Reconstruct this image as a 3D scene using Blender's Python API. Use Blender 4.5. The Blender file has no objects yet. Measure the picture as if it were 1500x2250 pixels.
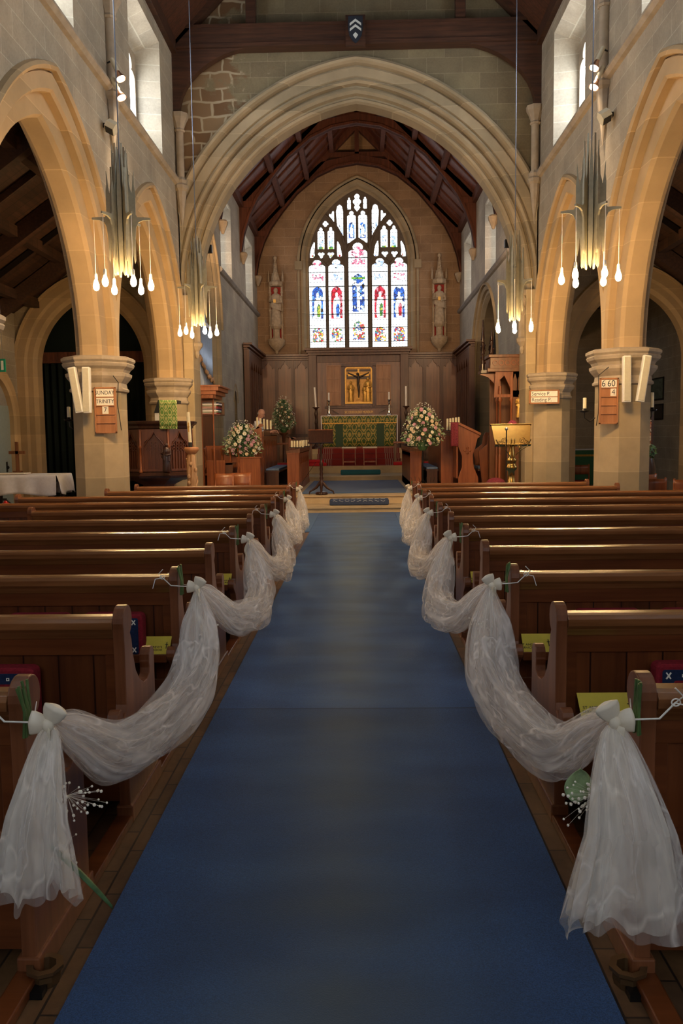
import bpy, math, random
from math import sin, cos, pi, sqrt, radians as R, atan2
from mathutils import Vector, Matrix
random.seed(7)
C = bpy.context.scene.collection
S = bpy.context.scene
# ---------------------------------------------------------------- camera
H = 1.58
cam_d = bpy.data.cameras.new('camera'); cam = bpy.data.objects.new('camera', cam_d); C.objects.link(cam)
cam_d.sensor_fit = 'VERTICAL'; cam_d.sensor_height = 36; cam_d.lens = 28.8; cam_d.clip_start = .05; cam_d.clip_end = 200
_y = Vector((40, 168, -1800)).normalized()
_z = Vector((-.0105, 1, 0)); _z = (_z - _z.dot(_y)*_y).normalized()
_x = _y.cross(_z)
m3 = Matrix((_x, _y, _z))
cam.matrix_world = Matrix.Translation((0, 0, H)) @ m3.to_4x4()
S.camera = cam
# ---------------------------------------------------------------- light and exposure
S.view_settings.view_transform = 'Standard'; S.view_settings.look = 'None'
S.view_settings.gamma = 1; S.view_settings.use_curve_mapping = False
S.view_settings.exposure = 0.65
W = bpy.data.worlds.new('world'); S.world = W; W.use_nodes = True
W.node_tree.nodes['Background'].inputs[0].default_value = (.6, .75, 1, 1)
W.node_tree.nodes['Background'].inputs[1].default_value = .3
BULB_E = 330.0        # light bulbs
EAST_E = 2.8          # east window
CLER_E = 16.0          # clerestory windows
WEST_FILL_E = 3.2          # unseen west window, added for fill light from behind the camera
AISLE_FILL_E = 2.5         # off-frame aisle windows, added for fill light
SPOT_W = 60.0
CHANCEL_W = 420.0     # warm floodlights behind the chancel arch
def spot(loc, target, watt, size, col, rad=.04):
    d = bpy.data.lights.new('spot_beam', 'SPOT'); d.energy = watt; d.spot_size = R(size); d.spot_blend = .8; d.color = col; d.shadow_soft_size = rad
    o = bpy.data.objects.new('spot_beam', d); C.objects.link(o); o.location = loc
    o.rotation_euler = (Vector(target)-Vector(loc)).to_track_quat('-Z', 'Y').to_euler(); return o
WARM = (1, .72, .42)

# ---------------------------------------------------------------- materials
def node(nt, typ, **kw):
    n = nt.nodes.new(typ)
    for k, v in kw.items():
        if k in n.inputs: n.inputs[k].default_value = v
        else: setattr(n, k, v)
    return n
def newmat(name):
    m = bpy.data.materials.new(name); m.use_nodes = True
    nt = m.node_tree; b = nt.nodes['Principled BSDF']
    return m, nt, b
def c4(c): return (c[0], c[1], c[2], 1)
def ramp(nt, stops):
    r = nt.nodes.new('ShaderNodeValToRGB'); e = r.color_ramp.elements
    e[0].position, e[0].color = stops[0][0], c4(stops[0][1]); e[1].position, e[1].color = stops[1][0], c4(stops[1][1])
    for p, c in stops[2:]:
        x = e.new(p); x.color = c4(c)
    return r
def mix(nt, a, b, fac, mode='MIX'):
    n = nt.nodes.new('ShaderNodeMix'); n.data_type = 'RGBA'; n.blend_type = mode
    for s, v in ((n.inputs['A'], a), (n.inputs['B'], b)):
        if isinstance(v, tuple): s.default_value = c4(v)
        else: nt.links.new(v, s)
    f = n.inputs['Factor']
    if isinstance(fac, (int, float)): f.default_value = fac
    else: nt.links.new(fac, f)
    return n.outputs['Result']
def mth(nt, op, a, b=0.0, clamp=False):
    n = nt.nodes.new('ShaderNodeMath'); n.operation = op; n.use_clamp = clamp
    for s, v in ((n.inputs[0], a), (n.inputs[1], b)):
        if isinstance(v, (int, float)): s.default_value = v
        else: nt.links.new(v, s)
    return n.outputs[0]
def bump(nt, b, h, strength=.3, dist=.01):
    n = nt.nodes.new('ShaderNodeBump'); n.inputs['Strength'].default_value = strength; n.inputs['Distance'].default_value = dist
    nt.links.new(h, n.inputs['Height']); nt.links.new(n.outputs[0], b.inputs['Normal'])
def coords(nt, order='xyz'):
    t = nt.nodes.new('ShaderNodeTexCoord'); s = nt.nodes.new('ShaderNodeSeparateXYZ'); nt.links.new(t.outputs['Object'], s.inputs[0])
    if order == 'xyz': return t.outputs['Object'], s
    c = nt.nodes.new('ShaderNodeCombineXYZ')
    for i, k in enumerate(order):
        if k in 'xyz': nt.links.new(s.outputs['xyz'.index(k)], c.inputs[i])
    return c.outputs[0], s
def noise(nt, vec, scale, detail=4, rough=.5, out='Fac'):
    n = node(nt, 'ShaderNodeTexNoise', Scale=scale, Detail=detail, Roughness=rough); nt.links.new(vec, n.inputs['Vector']); return n.outputs[out]

def stone(name, order, c1, c2, mortar, bw=.62, bh=.29, ms=.006, rubble=None, patch=.3, bumpy=.25):
    """ashlar coursed on two object axes, e.g. order='yz0'"""
    m, nt, b = newmat(name); v, s = coords(nt, order); ov, _ = coords(nt)
    br = node(nt, 'ShaderNodeTexBrick', Scale=1.0); br.offset = .5; br.squash = 1
    nt.links.new(v, br.inputs['Vector'])
    br.inputs['Color1'].default_value = c4(c1); br.inputs['Color2'].default_value = c4(c2); br.inputs['Mortar'].default_value = c4(mortar)
    br.inputs['Mortar Size'].default_value = ms; br.inputs['Mortar Smooth'].default_value = .3; br.inputs['Bias'].default_value = -.1
    br.inputs['Brick Width'].default_value = bw; br.inputs['Row Height'].default_value = bh
    n1 = noise(nt, ov, 1.3, 5, .6); r1 = ramp(nt, [(.3, (.62, .60, .58)), (.7, (1.15, 1.12, 1.05))]); nt.links.new(n1, r1.inputs[0])
    col = mix(nt, br.outputs['Color'], r1.outputs[0], .75, 'MULTIPLY')
    n2 = noise(nt, ov, 28, 4, .7); r2 = ramp(nt, [(.3, (.82, .82, .82)), (.7, (1.08, 1.08, 1.08))]); nt.links.new(n2, r2.inputs[0])
    col = mix(nt, col, r2.outputs[0], .8, 'MULTIPLY')
    hgt = br.outputs['Fac']
    if rubble:                      # weathered stones with thick pale pointing, in one region of the wall
        xa, xb, za, zb = rubble
        wv = node(nt, 'ShaderNodeTexNoise', Scale=1.8, Detail=2); nt.links.new(v, wv.inputs['Vector'])
        dv = nt.nodes.new('ShaderNodeVectorMath'); dv.operation = 'MULTIPLY_ADD'; nt.links.new(wv.outputs['Color'], dv.inputs[0]); dv.inputs[1].default_value = (.30, .22, .0); nt.links.new(v, dv.inputs[2])
        b2 = node(nt, 'ShaderNodeTexBrick', Scale=1.0); nt.links.new(dv.outputs[0], b2.inputs['Vector'])
        b2.inputs['Color1'].default_value = (.13, .07, .032, 1); b2.inputs['Color2'].default_value = (.23, .15, .08, 1); b2.inputs['Mortar'].default_value = (.36, .29, .19, 1)
        b2.inputs['Mortar Size'].default_value = .028; b2.inputs['Mortar Smooth'].default_value = .6; b2.inputs['Brick Width'].default_value = .42; b2.inputs['Row Height'].default_value = .27
        n3 = noise(nt, v, 1.1, 6, .65); sx = s.outputs[1 if order[0] == 'y' else 0]
        d1 = mth(nt, 'MULTIPLY', mth(nt, 'SUBTRACT', sx, xa), 1.2); d2 = mth(nt, 'MULTIPLY', mth(nt, 'SUBTRACT', xb, sx), .7)
        d3 = mth(nt, 'MULTIPLY', mth(nt, 'SUBTRACT', s.outputs[2], za), 1.0); d4 = mth(nt, 'MULTIPLY', mth(nt, 'SUBTRACT', zb, s.outputs[2]), 1.2)
        mn = mth(nt, 'MINIMUM', mth(nt, 'MINIMUM', d1, d2), mth(nt, 'MINIMUM', d3, d4))
        k = mth(nt, 'ADD', mn, mth(nt, 'MULTIPLY', mth(nt, 'SUBTRACT', n3, .5), 3.0))
        k = mth(nt, 'MULTIPLY', k, 6.0, True)
        col = mix(nt, col, b2.outputs['Color'], k)
    b.inputs['Roughness'].default_value = .85; b.inputs['Specular IOR Level'].default_value = .25
    nt.links.new(col, b.inputs['Base Color'])
    h = mth(nt, 'ADD', mth(nt, 'MULTIPLY', hgt, -1.0), mth(nt, 'MULTIPLY', n2, .5)); bump(nt, b, h, bumpy, .012)
    return m
def plain_stone(name, c, var=.25, scale=3, joint=None, rough=.85):
    m, nt, b = newmat(name); v, s = coords(nt)
    n1 = noise(nt, v, scale, 5, .6); r1 = ramp(nt, [(.3, tuple(x*(1-var) for x in c)), (.7, tuple(x*(1+var*.6) for x in c))]); nt.links.new(n1, r1.inputs[0])
    col = r1.outputs[0]; n2 = noise(nt, v, 35, 3, .7)
    if joint:
        w = mth(nt, 'FRACT', mth(nt, 'DIVIDE', s.outputs['xyz'.index(joint[0])], joint[1])); k = mth(nt, 'LESS_THAN', w, .02)
        fl = mth(nt, 'FLOOR', mth(nt, 'DIVIDE', s.outputs['xyz'.index(joint[0])], joint[1])); wn = nt.nodes.new('ShaderNodeTexWhiteNoise'); wn.noise_dimensions = '1D'; nt.links.new(fl, wn.inputs['W'])
        rr = ramp(nt, [(0, (.8, .8, .78)), (1, (1.1, 1.08, 1.05))]); nt.links.new(wn.outputs['Value'], rr.inputs[0])
        col = mix(nt, col, rr.outputs[0], .9, 'MULTIPLY'); col = mix(nt, col, tuple(x*1.35 for x in c), mth(nt, 'MULTIPLY', k, .6))
    nt.links.new(col, b.inputs['Base Color']); b.inputs['Roughness'].default_value = rough; b.inputs['Specular IOR Level'].default_value = .25
    bump(nt, b, n2, .15, .006); return m
def wood(name, c1, c2, axis='x', rough=.35, planks=None, scale=1.0, coat=.0):
    m, nt, b = newmat(name); v, s = coords(nt)
    mp = nt.nodes.new('ShaderNodeMapping'); nt.links.new(v, mp.inputs[0])
    sc = [22*scale]*3; sc['xyz'.index(axis)] = 1.3*scale; mp.inputs['Scale'].default_value = sc
    n1 = noise(nt, mp.outputs[0], 1.0, 6, .6); r1 = ramp(nt, [(.3, c1), (.72, c2)]); nt.links.new(n1, r1.inputs[0])
    n2 = noise(nt, v, 1.7, 3, .5); r2 = ramp(nt, [(.3, (.75, .72, .70)), (.7, (1.15, 1.12, 1.1))]); nt.links.new(n2, r2.inputs[0])
    col = mix(nt, r1.outputs[0], r2.outputs[0], .7, 'MULTIPLY')
    if planks:
        ax, wd = planks; q = mth(nt, 'DIVIDE', s.outputs['xyz'.index(ax)], wd); k = mth(nt, 'LESS_THAN', mth(nt, 'FRACT', q), .05)
        wn = nt.nodes.new('ShaderNodeTexWhiteNoise'); wn.noise_dimensions = '1D'; nt.links.new(mth(nt, 'FLOOR', q), wn.inputs['W'])
        rr = ramp(nt, [(0, (.72, .72, .72)), (1, (1.2, 1.15, 1.1))]); nt.links.new(wn.outputs['Value'], rr.inputs[0])
        col = mix(nt, col, rr.outputs[0], .8, 'MULTIPLY'); col = mix(nt, col, tuple(x*.25 for x in c1), k)
    nt.links.new(col, b.inputs['Base Color']); b.inputs['Roughness'].default_value = rough; b.inputs['Coat Weight'].default_value = coat; b.inputs['Coat Roughness'].default_value = .2
    b.inputs['Specular IOR Level'].default_value = .4
    bump(nt, b, n1, .06, .004); return m
def flat(name, c, rough=.6, metal=0.0, spec=.5, var=0.0, scale=20):
    m, nt, b = newmat(name); b.inputs['Roughness'].default_value = rough; b.inputs['Metallic'].default_value = metal; b.inputs['Specular IOR Level'].default_value = spec
    v, s = coords(nt); n1 = noise(nt, v, scale, 3, .6); k = max(var, .06)
    r1 = ramp(nt, [(.3, tuple(x*(1-k) for x in c)), (.7, tuple(min(1, x*(1+k)) for x in c))]); nt.links.new(n1, r1.inputs[0]); nt.links.new(r1.outputs[0], b.inputs['Base Color']); return m
def emit(name, c, e):
    m, nt, b = newmat(name); b.inputs['Base Color'].default_value = (.1, .1, .1, 1); b.inputs['Emission Color'].default_value = c4(c); b.inputs['Emission Strength'].default_value = e; return m
def glasslight(name, c, e, cell=.12, lead=True, order='yz0'):
    """leaded clear glass with daylight behind it"""
    m, nt, b = newmat(name); v, s = coords(nt, order)
    br = node(nt, 'ShaderNodeTexBrick', Scale=1.0); nt.links.new(v, br.inputs['Vector']); br.offset = 0
    br.inputs['Color1'].default_value = c4(c); br.inputs['Color2'].default_value = c4(tuple(x*.9 for x in c)); br.inputs['Mortar'].default_value = (.02, .02, .02, 1)
    br.inputs['Mortar Size'].default_value = .008; br.inputs['Brick Width'].default_value = cell; br.inputs['Row Height'].default_value = cell*1.5
    nt.links.new(br.outputs['Color'], b.inputs['Emission Color']); b.inputs['Emission Strength'].default_value = e
    b.inputs['Base Color'].default_value = (.1, .1, .1, 1); b.inputs['Roughness'].default_value = .2; return m

SA, SB, SM = (.40, .335, .25), (.33, .285, .22), (.50, .44, .34)
M = {}
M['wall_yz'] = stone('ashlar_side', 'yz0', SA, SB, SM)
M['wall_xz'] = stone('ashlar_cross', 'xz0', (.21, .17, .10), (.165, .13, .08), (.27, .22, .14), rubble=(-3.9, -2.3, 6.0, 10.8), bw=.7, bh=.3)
M['gable_xz'] = stone('ashlar_gable', 'xz0', (.32, .235, .15), (.25, .185, .12), (.42, .33, .23), bw=.75, bh=.31)
M['aisle_xz'] = stone('ashlar_aisle_cross', 'xz0', (.33, .27, .19), (.27, .22, .16), (.42, .35, .26))
M['chancel_xz'] = stone('chancel_east_ashlar', 'xz0', (.33, .215, .13), (.26, .17, .105), (.42, .31, .21), bw=.72, bh=.30)
M['chancel_yz'] = stone('chancel_side_ashlar', 'yz0', (.42, .38, .32), (.38, .345, .29), (.47, .43, .37), patch=.2)
M['arch'] = plain_stone('arch_stone', (.40, .28, .155), .16, 1.5, ('z', .42))
M['arch_pale'] = plain_stone('chancel_arch_stone', (.33, .26, .165), .2, 1.5, ('z', .45))
M['pier'] = plain_stone('pier_stone', (.42, .32, .19), .18, 2.0, ('z', .50))
M['trim'] = plain_stone('moulded_stone', (.36, .29, .21), .25, 4)
M['trim_dark'] = plain_stone('grey_moulded_stone', (.25, .23, .21), .2, 4)
M['tracery'] = plain_stone('tracery_stone', (.13, .10, .075), .2, 6)
M['statue'] = plain_stone('carved_stone', (.40, .31, .21), .25, 12)
M['roof'] = wood('roof_boards', (.035, .014, .007), (.10, .038, .018), 'x', .55, ('y', .19))
M['roof_dark'] = wood('aisle_roof_boards', (.03, .015, .009), (.075, .035, .02), 'y', .6, ('y', .25))
M['beam'] = wood('dark_beam', (.03, .014, .008), (.085, .035, .018), 'x', .5)
M['beam_red'] = wood('red_brown_timber', (.05, .014, .006), (.12, .036, .016), 'z', .8)
M['oak'] = wood('pew_oak', (.085, .021, .005), (.17, .050, .014), 'x', .34, None, 1, .12)
M['oak_rail'] = wood('pew_rail_oak', (.15, .055, .018), (.30, .125, .045), 'x', .24, None, 1, .4)
M['oak_end'] = wood('pew_end_oak', (.13, .042, .015), (.25, .092, .038), 'z', .36, None, 1, .15)
M['oak_plank'] = wood('pew_plank_oak', (.075, .019, .005), (.155, .046, .013), 'z', .34, ('x', .145), 1, .2)
M['stall'] = wood('choir_stall_oak', (.19, .052, .016), (.36, .115, .038), 'z', .36, None, 1, .2)
M['reredos'] = wood('reredos_oak', (.06, .022, .010), (.13, .05, .022), 'z', .4, None, .7, .1)
M['reredos_panel'] = wood('reredos_panel_oak', (.11, .042, .016), (.24, .10, .042), 'z', .35, None, .6, .15)
M['pulpit'] = wood('pulpit_oak', (.07, .020, .009), (.16, .05, .022), 'z', .35, None, 1, .2)
M['black_wood'] = wood('dark_turned_wood', (.02, .008, .005), (.06, .022, .013), 'z', .3, None, 1, .3)
M['board'] = wood('hymn_board_oak', (.36, .15, .06), (.50, .23, .10), 'z', .45)
M['carved_pale'] = wood('carved_pale_wood', (.38, .18, .07), (.72, .46, .24), 'z', .5, None, 2)
M['card'] = flat('cream_card', (.85, .80, .68), .7)
M['ink'] = flat('black_ink', (.012, .012, .015), .6)
M['iron'] = flat('black_iron', (.015, .013, .012), .45, .6)
M['cable'] = flat('steel_cable', (.13, .14, .17), .5, .3)
M['brass'] = flat('polished_brass', (.42, .27, .085), .24, 1.0, .5, .1)
M['silver'] = flat('silver', (.75, .72, .66), .18, 1.0)
M['chand'] = flat('painted_olive_gold_metal', (.24, .22, .155), .5, .25, .5, .1)
M['wax'] = flat('cream_wax', (.86, .76, .50), .5)
M['white_wax'] = flat('white_wax', (.85, .83, .78), .5)
M['cloth_white'] = flat('white_linen', (.75, .75, .80), .8)
M['curtain'] = flat('black_green_velvet', (.008, .012, .010), .95, 0, .1)
M['black'] = flat('black', (.01, .01, .01), .8)
M['bulb'] = emit('lit_bulb', (1, .63, .27), BULB_E)
M['satin'] = flat('cream_satin', (.78, .70, .56), .38, 0, .5)
M['cord_white'] = flat('white_ribbon', (.82, .80, .74), .5)
M['stem'] = flat('green_stem', (.07, .13, .035), .5, 0, .5, .3)
M['leaf'] = flat('dark_green_leaf', (.05, .12, .04), .5, 0, .5, .4, 30)
M['leaf_pale'] = flat('pale_green_leaf', (.25, .36, .18), .55, 0, .4, .3, 30)
M['petal_white'] = flat('white_petals', (.86, .82, .72), .6)
M['petal_cream'] = flat('cream_petals', (.86, .70, .48), .6)
M['petal_pink'] = flat('pink_petals', (.66, .34, .42), .6)
M['petal_mauve'] = flat('mauve_petals', (.50, .30, .38), .6)
M['red'] = flat('red_fabric', (.26, .015, .015), .8, 0, .2, .2)
M['maroon'] = flat('maroon_brocade', (.22, .03, .045), .7, 0, .3, .6, 60)
M['hassock_red'] = flat('hassock_red', (.20, .012, .02), .9, 0, .2, .25, 80)
M['hassock_blue'] = flat('hassock_blue', (.012, .022, .06), .9, 0, .2, .25, 80)
M['yellow'] = flat('yellow_paper', (.62, .50, .06), .6)
M['white_plastic'] = flat('white_plastic', (.72, .70, .62), .4)
M['grille'] = flat('beige_grille', (.52, .47, .34), .7)
M['skin'] = flat('skin', (.62, .33, .24), .5, 0, .4, .06)
M['shirt'] = flat('white_shirt', (.72, .72, .78), .8)
M['trousers'] = flat('dark_trousers', (.02, .02, .03), .8)
M['gold'] = flat('gilding', (.62, .36, .08), .4, .5, .5, .15)
M['bronze'] = flat('dark_bronze', (.07, .055, .045), .45, .6)
# ---------------------------------------------------------------- mesh helpers
class MB:
    def __init__(s, mat=None): s.v = []; s.f = []; s.sm = []; s.M = mat or Matrix()
    def add(s, vs, fs, smooth=False):
        n = len(s.v); s.v += [tuple(s.M @ Vector(p)) for p in vs]; s.f += [tuple(i+n for i in f) for f in fs]; s.sm += [smooth]*len(fs); return s
    def box(s, a, b, rz=0, bev=0):
        x0, y0, z0 = a; x1, y1, z1 = b
        vs = [(x0,y0,z0),(x1,y0,z0),(x1,y1,z0),(x0,y1,z0),(x0,y0,z1),(x1,y0,z1),(x1,y1,z1),(x0,y1,z1)]
        if rz:
            cx, cy = (x0+x1)/2, (y0+y1)/2; c, n = cos(rz), sin(rz); vs = [(cx+(x-cx)*c-(y-cy)*n, cy+(x-cx)*n+(y-cy)*c, z) for x, y, z in vs]
        return s.add(vs, [(0,3,2,1),(4,5,6,7),(0,1,5,4),(1,2,6,5),(2,3,7,6),(3,0,4,7)])
    def frust(s, p0, p1, r0, r1=None, n=12, caps=True, smooth=True):
        return s.tube([p0, p1], [r0, r0 if r1 is None else r1], n, caps, smooth)
    def tube(s, pts, r, n=8, caps=True, smooth=True, ell=None):
        pts = [Vector(p) for p in pts]; k = len(pts)
        if isinstance(r, (int, float)): r = [r]*k
        vs = []; up = None
        for i, p in enumerate(pts):
            t = (pts[min(i+1, k-1)]-pts[max(i-1, 0)]).normalized()
            if up is None: up = Vector((0,0,1)) if abs(t.z) < .9 else Vector((1,0,0))
            a = t.cross(up); a = a.normalized() if a.length > 1e-6 else Vector((1,0,0)); b = a.cross(t); up = b
            for j in range(n):
                q = 2*pi*j/n; e = ell or (1, 1); w = p + a*(cos(q)*r[i]*e[0]) + b*(sin(q)*r[i]*e[1]); vs.append(tuple(w))
        fs = [(i*n+j, i*n+(j+1) % n, (i+1)*n+(j+1) % n, (i+1)*n+j) for i in range(k-1) for j in range(n)]
        s.add(vs, fs, smooth)
        if caps: s.add(vs[:n], [tuple(range(n))[::-1]]); s.add(vs[-n:], [tuple(range(n))])
        return s
    def lathe(s, c, prof, n=24, sx=1, sy=1, rot=0, smooth=True, fn=None):
        vs = []
        for r, z in prof:
            for j in range(n):
                q = 2*pi*j/n+rot; rr = r*(fn(q, z) if fn else 1); vs.append((c[0]+cos(q)*rr*sx, c[1]+sin(q)*rr*sy, c[2]+z))
        k = len(prof)
        s.add(vs, [(i*n+j, i*n+(j+1) % n, (i+1)*n+(j+1) % n, (i+1)*n+j) for i in range(k-1) for j in range(n)], smooth)
        s.add(vs[:n], [tuple(range(n))[::-1]]); s.add(vs[-n:], [tuple(range(n))]); return s
    def octo(s, c, prof, rot=pi/8, n=8): return s.lathe(c, [(r/cos(pi/n), z) for r, z in prof], n, rot=rot, smooth=False)
    def ball(s, c, r, n=12, m=8, sc=(1,1,1)):
        vs = [(c[0], c[1], c[2]-r*sc[2])]
        for i in range(1, m):
            a = -pi/2+pi*i/m
            for j in range(n): q = 2*pi*j/n; vs.append((c[0]+r*sc[0]*cos(a)*cos(q), c[1]+r*sc[1]*cos(a)*sin(q), c[2]+r*sc[2]*sin(a)))
        vs.append((c[0], c[1], c[2]+r*sc[2])); L = len(vs)-1
        fs = [(0, 1+(j+1) % n, 1+j) for j in range(n)] + [(1+(i-1)*n+j, 1+(i-1)*n+(j+1) % n, 1+i*n+(j+1) % n, 1+i*n+j) for i in range(1, m-1) for j in range(n)] + [(L, 1+(m-2)*n+j, 1+(m-2)*n+(j+1) % n) for j in range(n)]
        return s.add(vs, fs, True)
    def grid(s, fn, nu, nv, smooth=True, uv=False):
        if uv: s.uv = (nu, nv)
        vs = [fn(i/nu, j/nv) for j in range(nv+1) for i in range(nu+1)]; w = nu+1
        return s.add(vs, [(j*w+i, j*w+i+1, (j+1)*w+i+1, (j+1)*w+i) for j in range(nv) for i in range(nu)], smooth)
    def prism(s, pts, axis, a, b, smooth=False):
        """outline pts (u,v) extruded along axis from a to b; axis x: (y,z), y: (x,z), z: (x,y)"""
        def P(u, v, w): return {'x': (w, u, v), 'y': (u, w, v), 'z': (u, v, w)}[axis]
        n = len(pts); s.add([P(u, v, a) for u, v in pts]+[P(u, v, b) for u, v in pts], [tuple(range(n))[::-1], tuple(range(n, 2*n))]+[(i, (i+1) % n, n+(i+1) % n, n+i) for i in range(n)], smooth); return s
    def plate(s, outer, holes, axis, a, b):
        """outline with holes, via a filled curve"""
        cu = bpy.data.curves.new('t', 'CURVE'); cu.dimensions = '2D'; cu.fill_mode = 'BOTH'; cu.extrude = abs(b-a)/2
        for pl in [outer]+list(holes):
            sp = cu.splines.new('POLY'); sp.points.add(len(pl)-1); sp.use_cyclic_u = True
            for i, (u, v) in enumerate(pl): sp.points[i].co = (u, v, 0, 1)
        vs, fs = curve_data(cu); mid = (a+b)/2
        def P(u, v, w): return {'x': (w+mid, u, v), 'y': (u, w+mid, v), 'z': (u, v, w+mid)}[axis]
        return s.add([P(*p) for p in vs], fs)
    def scan(s, outer, holes, axis, a, b, dz=.012):
        """plate with many openings, cut row by row"""
        def P(u, v, w): return {'x': (w, u, v), 'y': (u, w, v)}[axis]
        def xs(pl, z):
            r = []
            for (x0, z0), (x1, z1) in zip(pl, pl[1:]+pl[:1]):
                if (z0 <= z) != (z1 <= z): r.append(x0+(z-z0)*(x1-x0)/(z1-z0))
            r.sort(); return [(r[i], r[i+1]) for i in range(0, len(r)-1, 2)]
        z0 = min(p[1] for p in outer); z1 = max(p[1] for p in outer); n = int((z1-z0)/dz)
        bb = [(min(p[1] for p in h), max(p[1] for p in h), h) for h in holes]
        for i in range(n):
            za, zb = z0+(z1-z0)*i/n, z0+(z1-z0)*(i+1)/n; zm = (za+zb)/2; sol = xs(outer, zm)
            for lo, hi, h in bb:
                if lo < zm < hi:
                    for c, d in xs(h, zm):
                        new = []
                        for p, q in sol:
                            if d <= p or c >= q: new.append((p, q)); continue
                            if c > p: new.append((p, c))
                            if d < q: new.append((d, q))
                        sol = new
            for p, q in sol:
                s.add([P(p, za, a), P(q, za, a), P(q, zb, a), P(p, zb, a), P(p, za, b), P(q, za, b), P(q, zb, b), P(p, zb, b)], [(0,1,2,3), (1,5,6,2), (5,4,7,6), (4,0,3,7), (3,2,6,7), (0,4,5,1)])
        return s
    def build(s, name, mat, parent=None, bevel=0, subsurf=0, solid=0):
        me = bpy.data.meshes.new(name)
        vs = s.v
        if parent is not None and rootof(parent).get('_abs', 1):
            L = absloc(parent); vs = [(x-L[0], y-L[1], z-L[2]) for x, y, z in vs]
        me.from_pydata(vs, [], s.f); me.polygons.foreach_set('use_smooth', s.sm)
        if getattr(s, 'uv', None):
            nu, nv = s.uv; L = me.uv_layers.new(name='UVMap'); w = nu+1
            for lp in me.loops: i = lp.vertex_index; L.data[lp.index].uv = ((i % w)/nu, (i//w)/nv)
        me.materials.append(M[mat] if isinstance(mat, str) else mat)
        o = bpy.data.objects.new(name, me); C.objects.link(o); o.parent = parent
        if bevel: b = o.modifiers.new('b', 'BEVEL'); b.width = bevel; b.segments = 2; b.limit_method = 'ANGLE'
        if subsurf: b = o.modifiers.new('s', 'SUBSURF'); b.levels = b.render_levels = subsurf
        if solid: b = o.modifiers.new('t', 'SOLIDIFY'); b.thickness = solid; b.offset = 0
        return o
def rootof(o):
    while o.parent is not None: o = o.parent
    return o
def absloc(o):
    L = Vector((0,0,0))
    while o is not None: L += Vector(o.location); o = o.parent
    return L
def curve_data(cu, kind='t'):
    o = bpy.data.objects.new('t', cu); C.objects.link(o); dg = bpy.context.evaluated_depsgraph_get(); dg.update()
    me = bpy.data.meshes.new_from_object(o.evaluated_get(dg)); vs = [tuple(v.co) for v in me.vertices]; fs = [tuple(p.vertices) for p in me.polygons]
    bpy.data.objects.remove(o); bpy.data.meshes.remove(me); return vs, fs
def text_mb(mb, txt, size, fn, depth=.001, align='CENTER', sx=1.0, sp=1.0):
    cu = bpy.data.curves.new('t', 'FONT'); cu.body = txt; cu.size = size; cu.extrude = depth; cu.align_x = align; cu.align_y = 'CENTER'; cu.resolution_u = 3; cu.space_character = sp
    vs, fs = curve_data(cu); mb.add([fn(x*sx, y, z) for x, y, z in vs], fs); return mb
def thing(name, label, cat, loc=(0,0,0), rz=0, group=None):
    o = bpy.data.objects.new(name, None); o.empty_display_size = .1; C.objects.link(o); o.location = loc; o.rotation_euler = (0,0,rz)
    o['_abs'] = 1 if not rz else 0; tag(o, label, cat, group); return o
def tag(o, label, cat, group=None, kind=None):
    o['label'] = label; o['category'] = cat
    if group: o['group'] = group
    if kind: o['kind'] = kind
    return o
def struct(o): o['kind'] = 'structure'; return o
def dup(root, loc, rz=None, label=None, group=None):
    r = root.copy(); C.objects.link(r); r.location = loc
    if rz is not None: r.rotation_euler = (0,0,rz)
    if label: r['label'] = label
    if group: r['group'] = group
    for ch in list(root.children):
        c = ch.copy(); C.objects.link(c); c.parent = r
        for g in list(ch.children):
            d = g.copy(); C.objects.link(d); d.parent = c
    return r
def strips(mb, us, solid, P):
    """vertical strips: solid(umid) -> list of (lo, hi), each a number or a function of u"""
    ev = lambda f, u: f(u) if callable(f) else f
    for u0, u1 in zip(us, us[1:]):
        for lo, hi in solid((u0+u1)/2):
            a, b, c, d = ev(lo, u0), ev(lo, u1), ev(hi, u1), ev(hi, u0)
            if max(c-b, d-a) > 1e-4: mb.add([P(u0, a), P(u1, b), P(u1, c), P(u0, d)], [(0,1,2,3)])
def frange(a, b, n): return [a+(b-a)*i/n for i in range(n+1)]
def arc2(hs, rise):        # two-centred arch: radius and centre offset
    r = (hs*hs+rise*rise)/(2*hs); return r, r-hs
def archz(u, uc, zs, Rr, off): q = Rr*Rr-(abs(u-uc)+off)**2; return zs+(sqrt(q) if q > 0 else 0)
def ring(mb, uc, zs, Rr, off, prof, P, n=22, clamp=None, tmin=0.0):
    """sweep profile [(r,d)] round a two-centred arch; P(u,z,d)"""
    for sgn in (-1, 1):
        vs = []
        for i in range(n+1):
            for r, d in prof:
                q = Rr+r; am = math.acos(min(1, max(0, off/q))); a = am*i/n
                u = q*cos(a)-off
                if clamp and u > clamp: u = clamp; d = max(min(d, .31), -.31) if clamp < 3 else d
                vs.append(P(uc+sgn*u, zs+q*sin(a), d))
        k = len(prof); mb.add(vs, [(i*k+j, i*k+j+1, (i+1)*k+j+1, (i+1)*k+j) for i in range(n) for j in range(k-1)])
def arch_pts(uc, hs, zs, rise, z0=None, n=14):
    r, off = arc2(hs, rise); am = math.acos(off/r); pts = []
    for i in range(n+1): a = am*i/n; pts.append((uc+r*cos(a)-off, zs+r*sin(a)))
    L = [(2*uc-u, z) for u, z in pts[:-1]][::-1]; pts = pts+L
    if z0 is not None: pts = [(uc+hs, z0)]+pts+[(uc-hs, z0)]
    return pts
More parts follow.
